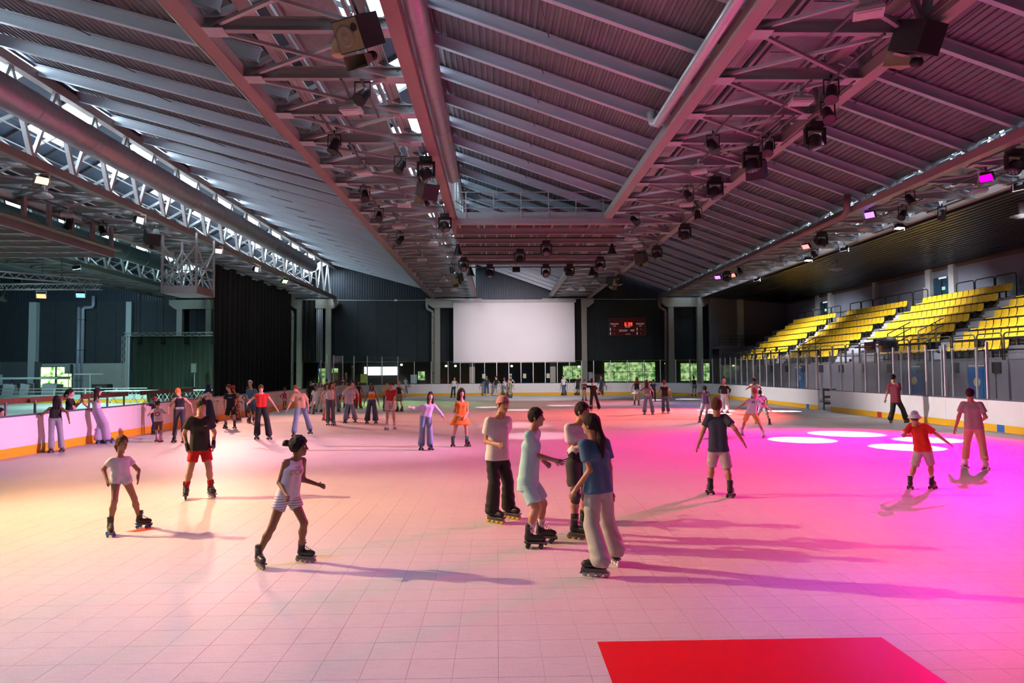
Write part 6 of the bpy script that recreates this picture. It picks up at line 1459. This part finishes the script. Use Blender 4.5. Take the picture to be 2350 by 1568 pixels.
 {'lab': 'boy in mint tee and mint shorts holding out a phone', 'o': (0.47, 8.71), 'az': 0.0535, 'H': 1.715, 'ft': ((-0.072, -0.151), (0.072, 0.151)), 'h': (-0.083, 0.0, 0.796), 'n': (-0.017, 0.0, 1.461), 't': (0.035, -0.0, 1.715), 'a': (0.241, -0.12, 1.08), 'b': (0.114, 0.15, 1.034), 'f': 72, 'g': 76, 'ea': (-0.02, -0.0, 1.114), 'skin': 'f2', 'top': ('tee', 'mint', 0.65, -0.12, 0.026), 'bot': ('shorts', 'mint', 0.42, 1.25), 'hair': ('short', 'hdark'), 'sk': ('quad', 'black', 'black'), 'sock': 'white', 'near': 1, 'phone': 1, 'fa': 85, 'fb': 75},
 {'lab': 'boy in white and black tee and dark shorts with knee pads', 'o': (1.08, 9.12), 'az': 0.1174, 'H': 1.762, 'ft': ((-0.061, -0.159), (0.061, 0.159)), 'h': (-0.011, 0.0, 0.948), 'n': (0.001, 0.0, 1.513), 't': (0.067, 0.0, 1.762), 'a': (0.077, -0.2, 1.218), 'b': (0.107, 0.05, 1.092), 'f': 35, 'g': 55, 'ea': (-0.176, -0.0, 1.218), 'skin': 'f2', 'top': ('tee', 'whiteblk', 0.65, 0.03, 0.012), 'bot': ('shorts', 'charcoal', 0.36, 1.2), 'hair': ('short', 'hdark'), 'sk': ('inline', 'black', 'brownw'), 'pads': 1, 'sock': 'black', 'near': 1, 'fa': 70, 'fb': 35},
 {'lab': 'person with long dark ponytail, blue tee and pale cargo trousers, from behind', 'o': (1.21, 7.55), 'az': 0.1583, 'H': 1.705, 'ft': ((-0.081, -0.222), (0.081, 0.222)), 'h': (-0.101, -0.0, 0.882), 'n': (-0.142, -0.0, 1.455), 't': (-0.177, -0.0, 1.705), 'a': (-0.331, -0.1, 0.914), 'b': (0.043, 0.15, 0.829), 'f': -140, 'g': -115, 'ea': (-0.227, -0.0, 1.128), 'skin': 'f2', 'top': ('tee', 'bluetee', 0.62, -0.03, 0.022), 'bot': ('pants', 'khaki', 1, 1.35), 'hair': ('pony_long', 'hdark'), 'sk': ('inline', 'black', 'white'), 'near': 1, 'fa': -95, 'fb': -160},
 {'lab': 'boy in navy tee and grey shorts skating away, arms low', 'o': (3.86, 11.85), 'az': 0.3149, 'H': 1.692, 'ft': ((-0.162, 0.112), (0.162, -0.112)), 'h': (-0.015, -0.0, 0.805), 'n': (-0.032, 0.0, 1.438), 't': (-0.035, 0.0, 1.692), 'a': (-0.367, 0.05, 0.835), 'b': (0.381, -0.05, 0.969), 'f': 180, 'g': 180, 'skin': 'b3', 'top': ('tee', 'navytee', 0.62, -0.04, 0.018), 'bot': ('shorts', 'ltgrey', 0.5, 1.2), 'hair': ('short', 'hbrown'), 'sk': ('quad', 'black', 'black'), 'near': 1, 'child': 1},
 {'lab': 'crouching boy in white tee with round back logo and yellow shorts', 'o': (8.26, 21.99), 'az': 0.3592, 'H': 1.58, 'ft': ((-0.331, 0.283), (0.331, -0.283)), 'h': (-0.045, -0.0, 0.791), 'n': (0.072, -0.0, 1.27), 't': (0.091, 0.0, 1.58), 'a': (-0.43, -0.0, 0.956), 'b': (0.513, 0.0, 0.924), 'f': 180, 'g': 180, 'skin': 'f2', 'top': ('tee', 'white', 0.65, -0.04, 0.018), 'bot': ('shorts', 'yellow', 0.5, 1.25), 'hair': ('short', 'hred'), 'sk': ('quad', 'white', 'white'), 'child': 1, 'backlogo': 1},
 {'lab': 'boy in pink tee and grey shorts partly hidden behind the crouching boy', 'o': (10.57, 27.03), 'az': 0.3729, 'H': 1.347, 'ft': ((-0.235, 0.3), (0.235, -0.3)), 'h': (-0.006, -0.0, 0.69), 'n': (-0.045, -0.0, 1.14), 't': (-0.09, -0.0, 1.347), 'a': (-0.2, -0.0, 0.757), 'b': (0.159, -0.0, 0.796), 'f': 180, 'g': 180, 'skin': 'b2', 'top': ('tee', 'hotpink', 0.65, -0.04, 0.016), 'bot': ('shorts', 'ltgrey', 0.5, 1.2), 'hair': ('short', 'hblack'), 'sk': ('quad', 'black', 'black'), 'child': 1},
 {'lab': 'boy in white tee far behind at the right boards', 'o': (12.76, 33.67), 'az': 0.3623, 'H': 1.767, 'ft': ((-0.102, -0.024), (0.102, 0.024)), 'h': (0.018, 0.0, 0.861), 'n': (0.01, -0.0, 1.465), 't': (0.016, 0.0, 1.767), 'a': (-0.343, -0.05, 1.207), 'b': (0.266, -0.0, 1.056), 'f': 185, 'g': 185, 'skin': 'b1', 'top': ('tee', 'white', 0.6, -0.04, 0.016), 'bot': ('shorts', 'charcoal', 0.5, 1.1), 'hair': ('short', 'hblack'), 'sk': ('quad', 'black', 'black')},
 {'lab': 'boy in purple tee pointing one arm to the left', 'o': (8.57, 28.35), 'az': 0.2935, 'H': 1.506, 'ft': ((-0.124, -0.3), (0.124, 0.3)), 'h': (0.097, 0.0, 0.8), 'n': (0.089, 0.0, 1.289), 't': (0.093, -0.0, 1.506), 'a': (-0.564, 0.0, 1.178), 'b': (0.271, -0.05, 0.803), 'f': 180, 'g': 180, 'skin': 'b1', 'top': ('tee', 'purple', 0.6, -0.04, 0.014), 'bot': ('shorts', 'ltgrey', 0.5, 1.2), 'hair': ('short', 'hblack'), 'sk': ('quad', 'black', 'black'), 'child': 1},
 {'lab': 'woman in pink headscarf, black top and white trousers', 'o': (11.38, 34.02), 'az': 0.3228, 'H': 1.708, 'ft': ((-0.125, 0.153), (0.125, -0.153)), 'h': (-0.002, -0.0, 0.946), 'n': (0.007, 0.0, 1.403), 't': (-0.029, 0.0, 1.708), 'a': (-0.211, -0.05, 0.925), 'b': (0.227, -0.05, 0.97), 'f': 180, 'g': 180, 'skin': 'f', 'top': ('long', 'black', 0.95, 0.0, 0.006), 'bot': ('pants', 'white', 1, 1.15), 'hair': ('bob', 'pinkcap'), 'sk': ('quad', 'black', 'black')},
 {'lab': 'woman in black vest and grey shorts at the far right boards', 'o': (15.9, 54.94), 'az': 0.2817, 'H': 1.669, 'ft': ((-0.126, -0.01), (0.126, 0.01)), 'h': (0.074, 0.0, 0.931), 'n': (0.048, 0.0, 1.353), 't': (0.019, 0.0, 1.669), 'a': (-0.165, 0.0, 0.896), 'b': (0.311, 0.0, 0.895), 'f': 180, 'g': 180, 'skin': 'f', 'top': ('tank', 'black', 0, 0.02, 0.004), 'bot': ('shorts', 'greyblue', 0.35, 1.2), 'hair': ('bob', 'hbrown'), 'sk': ('quad', 'black', 'black')},
 {'lab': 'man in maroon shirt and black trousers skating by the right boards', 'o': (16.01, 27.02), 'az': 0.535, 'H': 1.935, 'ft': ((-0.265, -0.206), (0.265, 0.206)), 'h': (-0.061, 0.0, 0.872), 'n': (-0.101, 0.0, 1.621), 't': (-0.124, -0.0, 1.935), 'a': (-0.426, -0.0, 0.936), 'b': (0.094, 0.2, 0.936), 'f': 158, 'g': 150, 'skin': 'f2', 'top': ('tee', 'maroon', 0.75, -0.06, 0.018), 'bot': ('pants', 'black', 1, 1.2), 'hair': ('short', 'hblack'), 'sk': ('inline', 'black', 'black')},
 {'lab': 'child in pale bucket hat, red tee and grey shorts skating away', 'o': (7.67, 12.3), 'az': 0.5579, 'H': 1.402, 'ft': ((-0.166, -0.116), (0.166, 0.116)), 'h': (0.05, 0.0, 0.705), 'n': (-0.018, -0.0, 1.205), 't': (-0.064, 0.0, 1.402), 'a': (-0.17, 0.15, 0.95), 'b': (0.44, 0.0, 0.857), 'f': 172, 'g': 172, 'skin': 'f2', 'top': ('tee', 'redshirt', 0.7, -0.03, 0.016), 'bot': ('shorts', 'ltgrey', 0.6, 1.25), 'hair': ('bucket', 'hatpat'), 'sk': ('quad', 'black', 'black'), 'sock': 'white', 'child': 1, 'near': 1},
 {'lab': 'man in grey tee and tan trousers in white skates', 'o': (10.33, 14.64), 'az': 0.6144, 'H': 1.742, 'ft': ((-0.177, 0.098), (0.177, -0.098)), 'h': (0.004, 0.0, 0.913), 'n': (-0.027, 0.0, 1.477), 't': (-0.046, 0.0, 1.742), 'a': (-0.339, 0.0, 0.861), 'b': (0.158, 0.2, 1.046), 'f': 180, 'g': 180, 'eb': (0.251, -0.0, 1.156), 'skin': 'f2', 'top': ('tee', 'warmgrey', 0.65, -0.05, 0.016), 'bot': ('pants', 'tanpants', 1, 1.0), 'hair': ('short', 'hdark'), 'sk': ('quad', 'white', 'white'), 'near': 1},
 {'lab': 'man in navy tee and jeans, leftmost of the far board group', 'o': (-0.89, 59.7), 'az': -0.0148, 'H': 1.799, 'ft': ((-0.127, 0.029), (0.127, -0.029)), 'h': (0.005, 0.0, 0.967), 'n': (0.007, -0.0, 1.486), 't': (0.009, -0.0, 1.799), 'a': (-0.318, -0.1, 0.972), 'b': (0.328, -0.1, 0.967), 'f': 10, 'g': 10, 'skin': 'f', 'top': ('tee', 'navytee', 0.6, -0.04, 0.014), 'bot': ('pants', 'denim', 1, 1.0), 'hair': ('short', 'hblack'), 'sk': ('quad', 'white', 'white')},
 {'lab': 'woman in black top and pale denim shorts by the far boards', 'o': (-0.09, 59.7), 'az': -0.0015, 'H': 1.744, 'ft': ((-0.124, 0.026), (0.124, -0.026)), 'h': (0.005, 0.0, 0.936), 'n': (0.008, 0.0, 1.44), 't': (0.01, -0.0, 1.744), 'a': (-0.309, -0.1, 0.94), 'b': (0.319, -0.1, 0.936), 'f': -60, 'g': -60, 'skin': 'f', 'top': ('tee', 'black', 0.4, 0.0, 0.008), 'bot': ('shorts', 'bluejean', 0.35, 1.2), 'hair': ('pony', 'hdark'), 'sk': ('quad', 'white', 'white')},
 {'lab': 'woman in pale vest and grey shorts by the far boards', 'o': (0.79, 59.7), 'az': 0.0132, 'H': 1.595, 'ft': ((-0.115, 0.022), (0.115, -0.022)), 'h': (-0.056, -0.0, 0.84), 'n': (-0.121, -0.0, 1.311), 't': (-0.142, -0.0, 1.595), 'a': (-0.363, -0.1, 0.844), 'b': (0.222, -0.1, 0.84), 'f': -50, 'g': -50, 'skin': 'f', 'top': ('tank', 'white', 0, 0, 0.004), 'bot': ('shorts', 'greyblue', 0.4, 1.2), 'hair': ('bob', 'hred'), 'sk': ('quad', 'black', 'black')},
 {'lab': 'child in olive top and shorts skating left at the far boards', 'o': (1.08, 54.72), 'az': 0.0198, 'H': 1.51, 'ft': ((-0.11, 0.019), (0.11, -0.019)), 'h': (0.005, 0.0, 0.788), 'n': (0.008, 0.0, 1.238), 't': (0.01, -0.0, 1.51), 'a': (-0.275, -0.1, 0.793), 'b': (0.285, -0.1, 0.789), 'f': -70, 'g': -70, 'skin': 'f', 'top': ('tee', 'olive', 0.6, -0.04, 0.012), 'bot': ('shorts', 'olive', 0.5, 1.2), 'hair': ('short', 'hbrown'), 'sk': ('quad', 'black', 'blue'), 'child': 1},
 {'lab': 'man in lilac shirt half hidden behind the olive child', 'o': (1.17, 59.7), 'az': 0.0195, 'H': 1.774, 'ft': ((-0.122, 0.024), (0.122, -0.024)), 'h': (0.006, 0.0, 0.975), 'n': (0.009, 0.0, 1.473), 't': (0.011, 0.0, 1.774), 'a': (-0.304, -0.1, 0.98), 'b': (0.316, -0.1, 0.975), 'f': -40, 'g': -40, 'skin': 'f', 'top': ('tee', 'lilacw', 0.6, -0.04, 0.014), 'bot': ('shorts', 'charcoal', 0.5, 1.2), 'hair': ('short', 'hblack'), 'sk': ('quad', 'black', 'black')},
 {'lab': 'man in pale tee and jeans below the right edge of the screen', 'o': (5.93, 59.7), 'az': 0.099, 'H': 1.753, 'ft': ((-0.123, 0.014), (0.123, -0.014)), 'h': (-0.052, -0.0, 0.947), 'n': (-0.115, -0.0, 1.45), 't': (-0.135, -0.0, 1.753), 'a': (-0.379, -0.1, 0.951), 'b': (0.244, -0.1, 0.948), 'f': -50, 'g': -50, 'skin': 'f', 'top': ('tee', 'white', 0.6, -0.04, 0.014), 'bot': ('pants', 'denim', 1, 1.0), 'hair': ('short', 'hdark'), 'sk': ('quad', 'black', 'black')},
 {'lab': 'man in black tee and black shorts at the far boards facing left', 'o': (7.06, 59.64), 'az': 0.1179, 'H': 1.745, 'ft': ((-0.127, 0.011), (0.127, -0.011)), 'h': (0.01, -0.0, 0.911), 'n': (0.016, -0.0, 1.431), 't': (0.019, 0.0, 1.745), 'a': (-0.312, -0.1, 0.915), 'b': (0.332, -0.1, 0.912), 'f': -60, 'g': -60, 'skin': 'f', 'top': ('tee', 'black', 0.6, -0.04, 0.014), 'bot': ('shorts', 'black', 0.5, 1.2), 'hair': ('short', 'hred'), 'sk': ('quad', 'black', 'black')},
 {'lab': 'woman in brown top and white trousers facing the camera far off', 'o': (6.28, 49.05), 'az': 0.1273, 'H': 1.5, 'ft': ((-0.109, 0.005), (0.109, -0.005)), 'h': (0.009, -0.0, 0.783), 'n': (0.014, 0.0, 1.23), 't': (0.017, -0.0, 1.5), 'a': (-0.268, -0.1, 0.787), 'b': (0.285, -0.1, 0.785), 'f': 0, 'g': 0, 'skin': 'f', 'top': ('tee', 'brown', 0.3, 0.0, 0.006), 'bot': ('pants', 'white', 1, 1.3), 'hair': ('pony', 'hdark'), 'sk': ('quad', 'black', 'black')},
 {'lab': 'person all in black with white skates, arms spread, far centre', 'o': (5.28, 36.74), 'az': 0.1427, 'H': 1.743, 'ft': ((-0.209, -0.3), (0.209, 0.3)), 'h': (-0.077, -0.0, 0.946), 'n': (-0.142, 0.0, 1.391), 't': (-0.161, 0.0, 1.743), 'a': (-0.749, 0.0, 1.44), 'b': (0.341, -0.0, 0.851), 'f': 180, 'g': 180, 'skin': 'f', 'top': ('tee', 'black', 0.6, -0.03, 0.012), 'bot': ('pants', 'black', 1, 1.2), 'hair': ('bob', 'hdark'), 'sk': ('inline', 'white', 'white')},
 {'lab': 'person in dark overalls leaning on the far boards', 'o': (9.12, 59.7), 'az': 0.1515, 'H': 1.73, 'ft': ((-0.121, 0.008), (0.121, -0.008)), 'h': (0.011, -0.0, 0.931), 'n': (0.017, -0.0, 1.429), 't': (0.021, -0.0, 1.73), 'a': (-0.297, -0.1, 0.934), 'b': (0.318, -0.1, 0.932), 'f': -60, 'g': -60, 'skin': 'f', 'top': ('long', 'charcoal', 1, 0, 0.01), 'bot': ('pants', 'charcoal', 1, 1.1), 'hair': ('short', 'hblack'), 'sk': ('quad', 'black', 'black')},
 {'lab': 'red-haired woman in black top and white skirt far off', 'o': (8.63, 42.14), 'az': 0.202, 'H': 1.75, 'ft': ((-0.126, -0.006), (0.126, 0.006)), 'h': (0.013, -0.0, 0.914), 'n': (0.021, 0.0, 1.435), 't': (0.025, -0.0, 1.75), 'a': (-0.307, -0.1, 0.917), 'b': (0.332, -0.1, 0.916), 'f': 180, 'g': 180, 'skin': 'f', 'top': ('tank', 'black', 0, 0, 0.004), 'bot': ('skirt', 'white', 0.22, 1.1), 'hair': ('long', 'hred'), 'sk': ('quad', 'brown', 'brownw')},
 {'lab': 'woman in lilac top and jeans with white waist bag, seen from behind', 'o': (7.41, 33.35), 'az': 0.2186, 'H': 1.702, 'ft': ((-0.198, -0.018), (0.198, 0.018)), 'h': (-0.018, -0.0, 0.914), 'n': (-0.053, -0.0, 1.361), 't': (-0.069, 0.0, 1.702), 'a': (-0.496, -0.0, 1.212), 'b': (0.255, 0.0, 0.956), 'f': 180, 'g': 180, 'skin': 'f', 'top': ('tee', 'lilac', 0.3, 0.02, 0.008), 'bot': ('pants', 'bluejean', 1, 1.3), 'hair': ('long', 'hbrown'), 'sk': ('quad', 'white', 'white'), 'bagback': 1},
 {'lab': 'person in dark tee behind the woman with the waist bag', 'o': (10.76, 46.89), 'az': 0.2256, 'H': 1.539, 'ft': ((-0.11, -0.006), (0.11, 0.006)), 'h': (0.012, -0.0, 0.803), 'n': (0.019, 0.0, 1.262), 't': (0.024, 0.0, 1.539), 'a': (-0.267, -0.1, 0.807), 'b': (0.291, -0.1, 0.806), 'f': 180, 'g': 180, 'skin': 'f', 'top': ('tee', 'navytee', 0.6, -0.03, 0.012), 'bot': ('pants', 'black', 1, 1.1), 'hair': ('short', 'hblack'), 'sk': ('quad', 'black', 'black')},
 {'lab': 'woman in black ruffled top and teal jeans skating away', 'o': (8.39, 33.89), 'az': 0.2427, 'H': 1.666, 'ft': ((-0.119, -0.013), (0.119, 0.013)), 'h': (-0.02, -0.0, 0.869), 'n': (-0.05, -0.0, 1.366), 't': (-0.058, 0.0, 1.666), 'a': (-0.33, -0.1, 0.873), 'b': (0.272, -0.1, 0.874), 'f': 185, 'g': 185, 'skin': 'f', 'top': ('tee', 'black', 0.3, 0, 0.012), 'bot': ('pants', 'tealjean', 1, 1.2), 'hair': ('bob', 'hred'), 'sk': ('quad', 'white', 'white')},
 {'lab': 'man in light blue tee and grey shorts standing at the far left boards', 'o': (-7.87, 59.7), 'az': -0.1311, 'H': 1.837, 'ft': ((-0.131, 0.045), (0.131, -0.045)), 'h': (-0.037, -0.0, 0.969), 'n': (-0.079, -0.0, 1.51), 't': (-0.093, -0.0, 1.837), 'a': (-0.379, -0.1, 0.975), 'b': (0.287, -0.1, 0.968), 'f': -80, 'g': -80, 'skin': 'b1', 'top': ('tee', 'paleblue', 0.6, -0.05, 0.016), 'bot': ('shorts', 'greyblue', 0.5, 1.2), 'hair': ('short', 'hblack'), 'sk': ('quad', 'white', 'white')},
 {'lab': 'woman in white top and dark trousers skating below the screen', 'o': (-3.6, 56.51), 'az': -0.0637, 'H': 1.721, 'ft': ((-0.125, 0.033), (0.125, -0.033)), 'h': (0.046, 0.0, 0.898), 'n': (0.096, -0.0, 1.411), 't': (0.113, -0.0, 1.721), 'a': (-0.261, -0.1, 0.903), 'b': (0.375, -0.1, 0.898), 'f': -20, 'g': -20, 'skin': 'f', 'top': ('tank', 'white', 0, 0, 0.004), 'bot': ('pants', 'darkteal', 1, 1.1), 'hair': ('pony', 'hdark'), 'sk': ('quad', 'black', 'black')},
 {'lab': 'blonde woman in black crop top and camouflage shorts', 'o': (-5.3, 37.56), 'az': -0.1401, 'H': 1.688, 'ft': ((-0.122, 0.034), (0.122, -0.034)), 'h': (-0.028, 0.0, 0.881), 'n': (-0.06, 0.0, 1.385), 't': (-0.071, 0.0, 1.688), 'a': (-0.344, -0.1, 0.889), 'b': (0.274, -0.1, 0.881), 'f': -40, 'g': -40, 'skin': 'f', 'top': ('tank', 'black', 0, 0.05, 0.004), 'bot': ('shorts', 'camo', 0.45, 1.25), 'hair': ('pony', 'hblond'), 'sk': ('quad', 'black', 'black')},
 {'lab': 'person in yellow shirt behind the woman in red tee', 'o': (-6.11, 37.87), 'az': -0.1598, 'H': 1.617, 'ft': ((-0.116, 0.035), (0.116, -0.035)), 'h': (0.018, 0.0, 0.844), 'n': (0.039, 0.0, 1.325), 't': (0.046, -0.0, 1.617), 'a': (-0.272, -0.1, 0.851), 'b': (0.318, -0.1, 0.843), 'f': 10, 'g': 10, 'skin': 'f', 'top': ('long', 'mustard', 0.6, 0, 0.008), 'bot': ('pants', 'black', 1, 1.0), 'hair': ('bob', 'hbrown'), 'sk': ('quad', 'black', 'black')},
 {'lab': 'woman with curly hair in red flared trousers behind the queue', 'o': (-8.26, 41.0), 'az': -0.1989, 'H': 1.685, 'ft': ((-0.12, 0.043), (0.12, -0.043)), 'h': (-0.002, -0.0, 0.879), 'n': (-0.004, 0.0, 1.381), 't': (-0.005, 0.0, 1.685), 'a': (-0.307, -0.1, 0.887), 'b': (0.303, -0.1, 0.878), 'f': 20, 'g': 20, 'skin': 'b2', 'top': ('tank', 'black', 0, 0.05, 0.004), 'bot': ('pants', 'redtop', 1, 1.3), 'hair': ('curly', 'hblack'), 'sk': ('quad', 'black', 'black')},
 {'lab': 'boy in lilac tee behind the lilac shirt boy', 'o': (-6.92, 32.62), 'az': -0.2091, 'H': 1.759, 'ft': ((-0.125, 0.043), (0.125, -0.043)), 'h': (0.029, 0.0, 0.918), 'n': (0.064, 0.0, 1.442), 't': (0.075, 0.0, 1.759), 'a': (-0.28, -0.1, 0.927), 'b': (0.356, -0.1, 0.916), 'f': 0, 'g': 0, 'skin': 'f', 'top': ('tee', 'lilac', 0.6, -0.06, 0.016), 'bot': ('pants', 'navy', 1, 1.1), 'hair': ('short', 'hdark'), 'sk': ('quad', 'black', 'black')},
 {'lab': 'man in pale cap, beige tee and brown shorts seen from behind', 'o': (-9.31, 41.39), 'az': -0.2212, 'H': 1.712, 'ft': ((-0.122, 0.047), (0.122, -0.047)), 'h': (0.017, -0.0, 0.894), 'n': (0.038, 0.0, 1.404), 't': (0.045, 0.0, 1.712), 'a': (-0.286, -0.1, 0.901), 'b': (0.331, -0.1, 0.892), 'f': 180, 'g': 180, 'skin': 'f', 'top': ('tee', 'beige', 0.65, -0.05, 0.018), 'bot': ('shorts', 'brown', 0.5, 1.2), 'hair': ('cap', 'beige'), 'sk': ('quad', 'black', 'black')},
 {'lab': 'woman in lilac vest and jeans beside the long-haired woman', 'o': (-8.89, 38.05), 'az': -0.2296, 'H': 1.64, 'ft': ((-0.116, 0.044), (0.116, -0.044)), 'h': (-0.041, 0.0, 0.856), 'n': (-0.085, -0.0, 1.345), 't': (-0.1, 0.0, 1.64), 'a': (-0.343, -0.1, 0.864), 'b': (0.245, -0.1, 0.855), 'f': 10, 'g': 10, 'skin': 'f', 'top': ('tank', 'lilac', 0, 0, 0.004), 'bot': ('pants', 'bluejean', 1, 1.2), 'hair': ('long', 'hbrown'), 'sk': ('quad', 'black', 'black')},
 {'lab': 'woman dressed in white in the queue by the opening', 'o': (-9.78, 37.78), 'az': -0.2533, 'H': 1.668, 'ft': ((-0.117, 0.048), (0.117, -0.048)), 'h': (0.032, -0.0, 0.871), 'n': (0.071, 0.0, 1.367), 't': (0.084, 0.0, 1.668), 'a': (-0.256, -0.1, 0.879), 'b': (0.34, -0.1, 0.869), 'f': 10, 'g': 10, 'skin': 'f', 'top': ('tank', 'white', 0, 0, 0.004), 'bot': ('pants', 'white', 1, 1.2), 'hair': ('long', 'hbrown'), 'sk': ('quad', 'black', 'black')},
 {'lab': 'girl in pink with red socks behind the long-haired woman', 'o': (-7.74, 31.3), 'az': -0.2426, 'H': 1.666, 'ft': ((-0.118, 0.044), (0.118, -0.044)), 'h': (0.011, -0.0, 0.869), 'n': (0.026, 0.0, 1.366), 't': (0.031, -0.0, 1.666), 'a': (-0.282, -0.1, 0.879), 'b': (0.314, -0.1, 0.868), 'f': 0, 'g': 0, 'skin': 'f', 'top': ('tee', 'pinkw', 0.6, 0, 0.01), 'bot': ('shorts', 'pinkw', 0.4, 1.2), 'hair': ('long', 'hbrown'), 'sk': ('quad', 'red', 'red'), 'sock': 'red'},
 {'lab': 'person in pale purple top waiting at the opening in the boards', 'o': (-12.73, 48.25), 'az': -0.258, 'H': 1.737, 'ft': ((-0.122, 0.055), (0.122, -0.055)), 'h': (-0.005, 0.0, 0.907), 'n': (-0.007, 0.0, 1.424), 't': (-0.009, 0.0, 1.737), 'a': (-0.314, -0.1, 0.914), 'b': (0.305, -0.1, 0.905), 'f': 10, 'g': 10, 'skin': 'b1', 'top': ('tee', 'lilacw', 0.6, -0.04, 0.014), 'bot': ('pants', 'denim', 1, 1.0), 'hair': ('short', 'hblack'), 'sk': ('quad', 'black', 'black')},
 {'lab': 'person in black hoodie waiting at the left of the opening', 'o': (-12.53, 46.38), 'az': -0.2639, 'H': 1.61, 'ft': ((-0.113, 0.051), (0.113, -0.051)), 'h': (-0.005, -0.0, 0.841), 'n': (-0.007, 0.0, 1.321), 't': (-0.009, 0.0, 1.61), 'a': (-0.291, -0.1, 0.848), 'b': (0.282, -0.1, 0.839), 'f': 20, 'g': 20, 'skin': 'f', 'top': ('long', 'black', 1, -0.05, 0.014), 'bot': ('pants', 'black', 1, 1.0), 'hair': ('bob', 'hblack'), 'sk': ('quad', 'black', 'black')},
 {'lab': 'person in brown shirt waiting at the right of the opening', 'o': (-11.89, 48.11), 'az': -0.2423, 'H': 1.672, 'ft': ((-0.118, 0.051), (0.118, -0.051)), 'h': (-0.004, -0.0, 0.873), 'n': (-0.006, -0.0, 1.371), 't': (-0.008, 0.0, 1.672), 'a': (-0.303, -0.1, 0.88), 'b': (0.296, -0.1, 0.871), 'f': -20, 'g': -20, 'skin': 'b2', 'top': ('tee', 'brown', 0.7, -0.05, 0.014), 'bot': ('pants', 'charcoal', 1, 1.0), 'hair': ('short', 'hblack'), 'sk': ('quad', 'black', 'black')},
 {'lab': 'person with orange-dyed hair deep in the waiting queue', 'o': (-12.71, 49.56), 'az': -0.251, 'H': 1.659, 'ft': ((-0.117, 0.052), (0.117, -0.052)), 'h': (-0.004, -0.0, 0.866), 'n': (-0.007, -0.0, 1.361), 't': (-0.008, 0.0, 1.659), 'a': (-0.3, -0.1, 0.873), 'b': (0.292, -0.1, 0.865), 'f': 0, 'g': 0, 'skin': 'f', 'top': ('tee', 'greyblue', 0.7, -0.05, 0.014), 'bot': ('pants', 'denim', 1, 1.0), 'hair': ('bob', 'orange'), 'sk': ('quad', 'black', 'black')},
 {'lab': 'child peeking over the left boards at the edge of the picture', 'o': (-13.5, 18.4), 'az': -0.633, 'H': 1.29, 'ft': None, 'h': (0.294, -0.0, 0.736), 'n': (0.287, -0.0, 1.083), 't': (0.32, 0.0, 1.29), 'a': (0.239, -0.0, 0.739), 'b': (0.388, 0.0, 0.731), 'f': 60, 'g': 60, 'skin': 'f', 'top': ('tee', 'pinkw', 0.6, -0.03, 0.01), 'bot': ('pants', 'navy', 1, 1.0), 'hair': ('short', 'hblack'), 'sk': None, 'child': 1},
]
for _r in PEOPLE: person(_r)
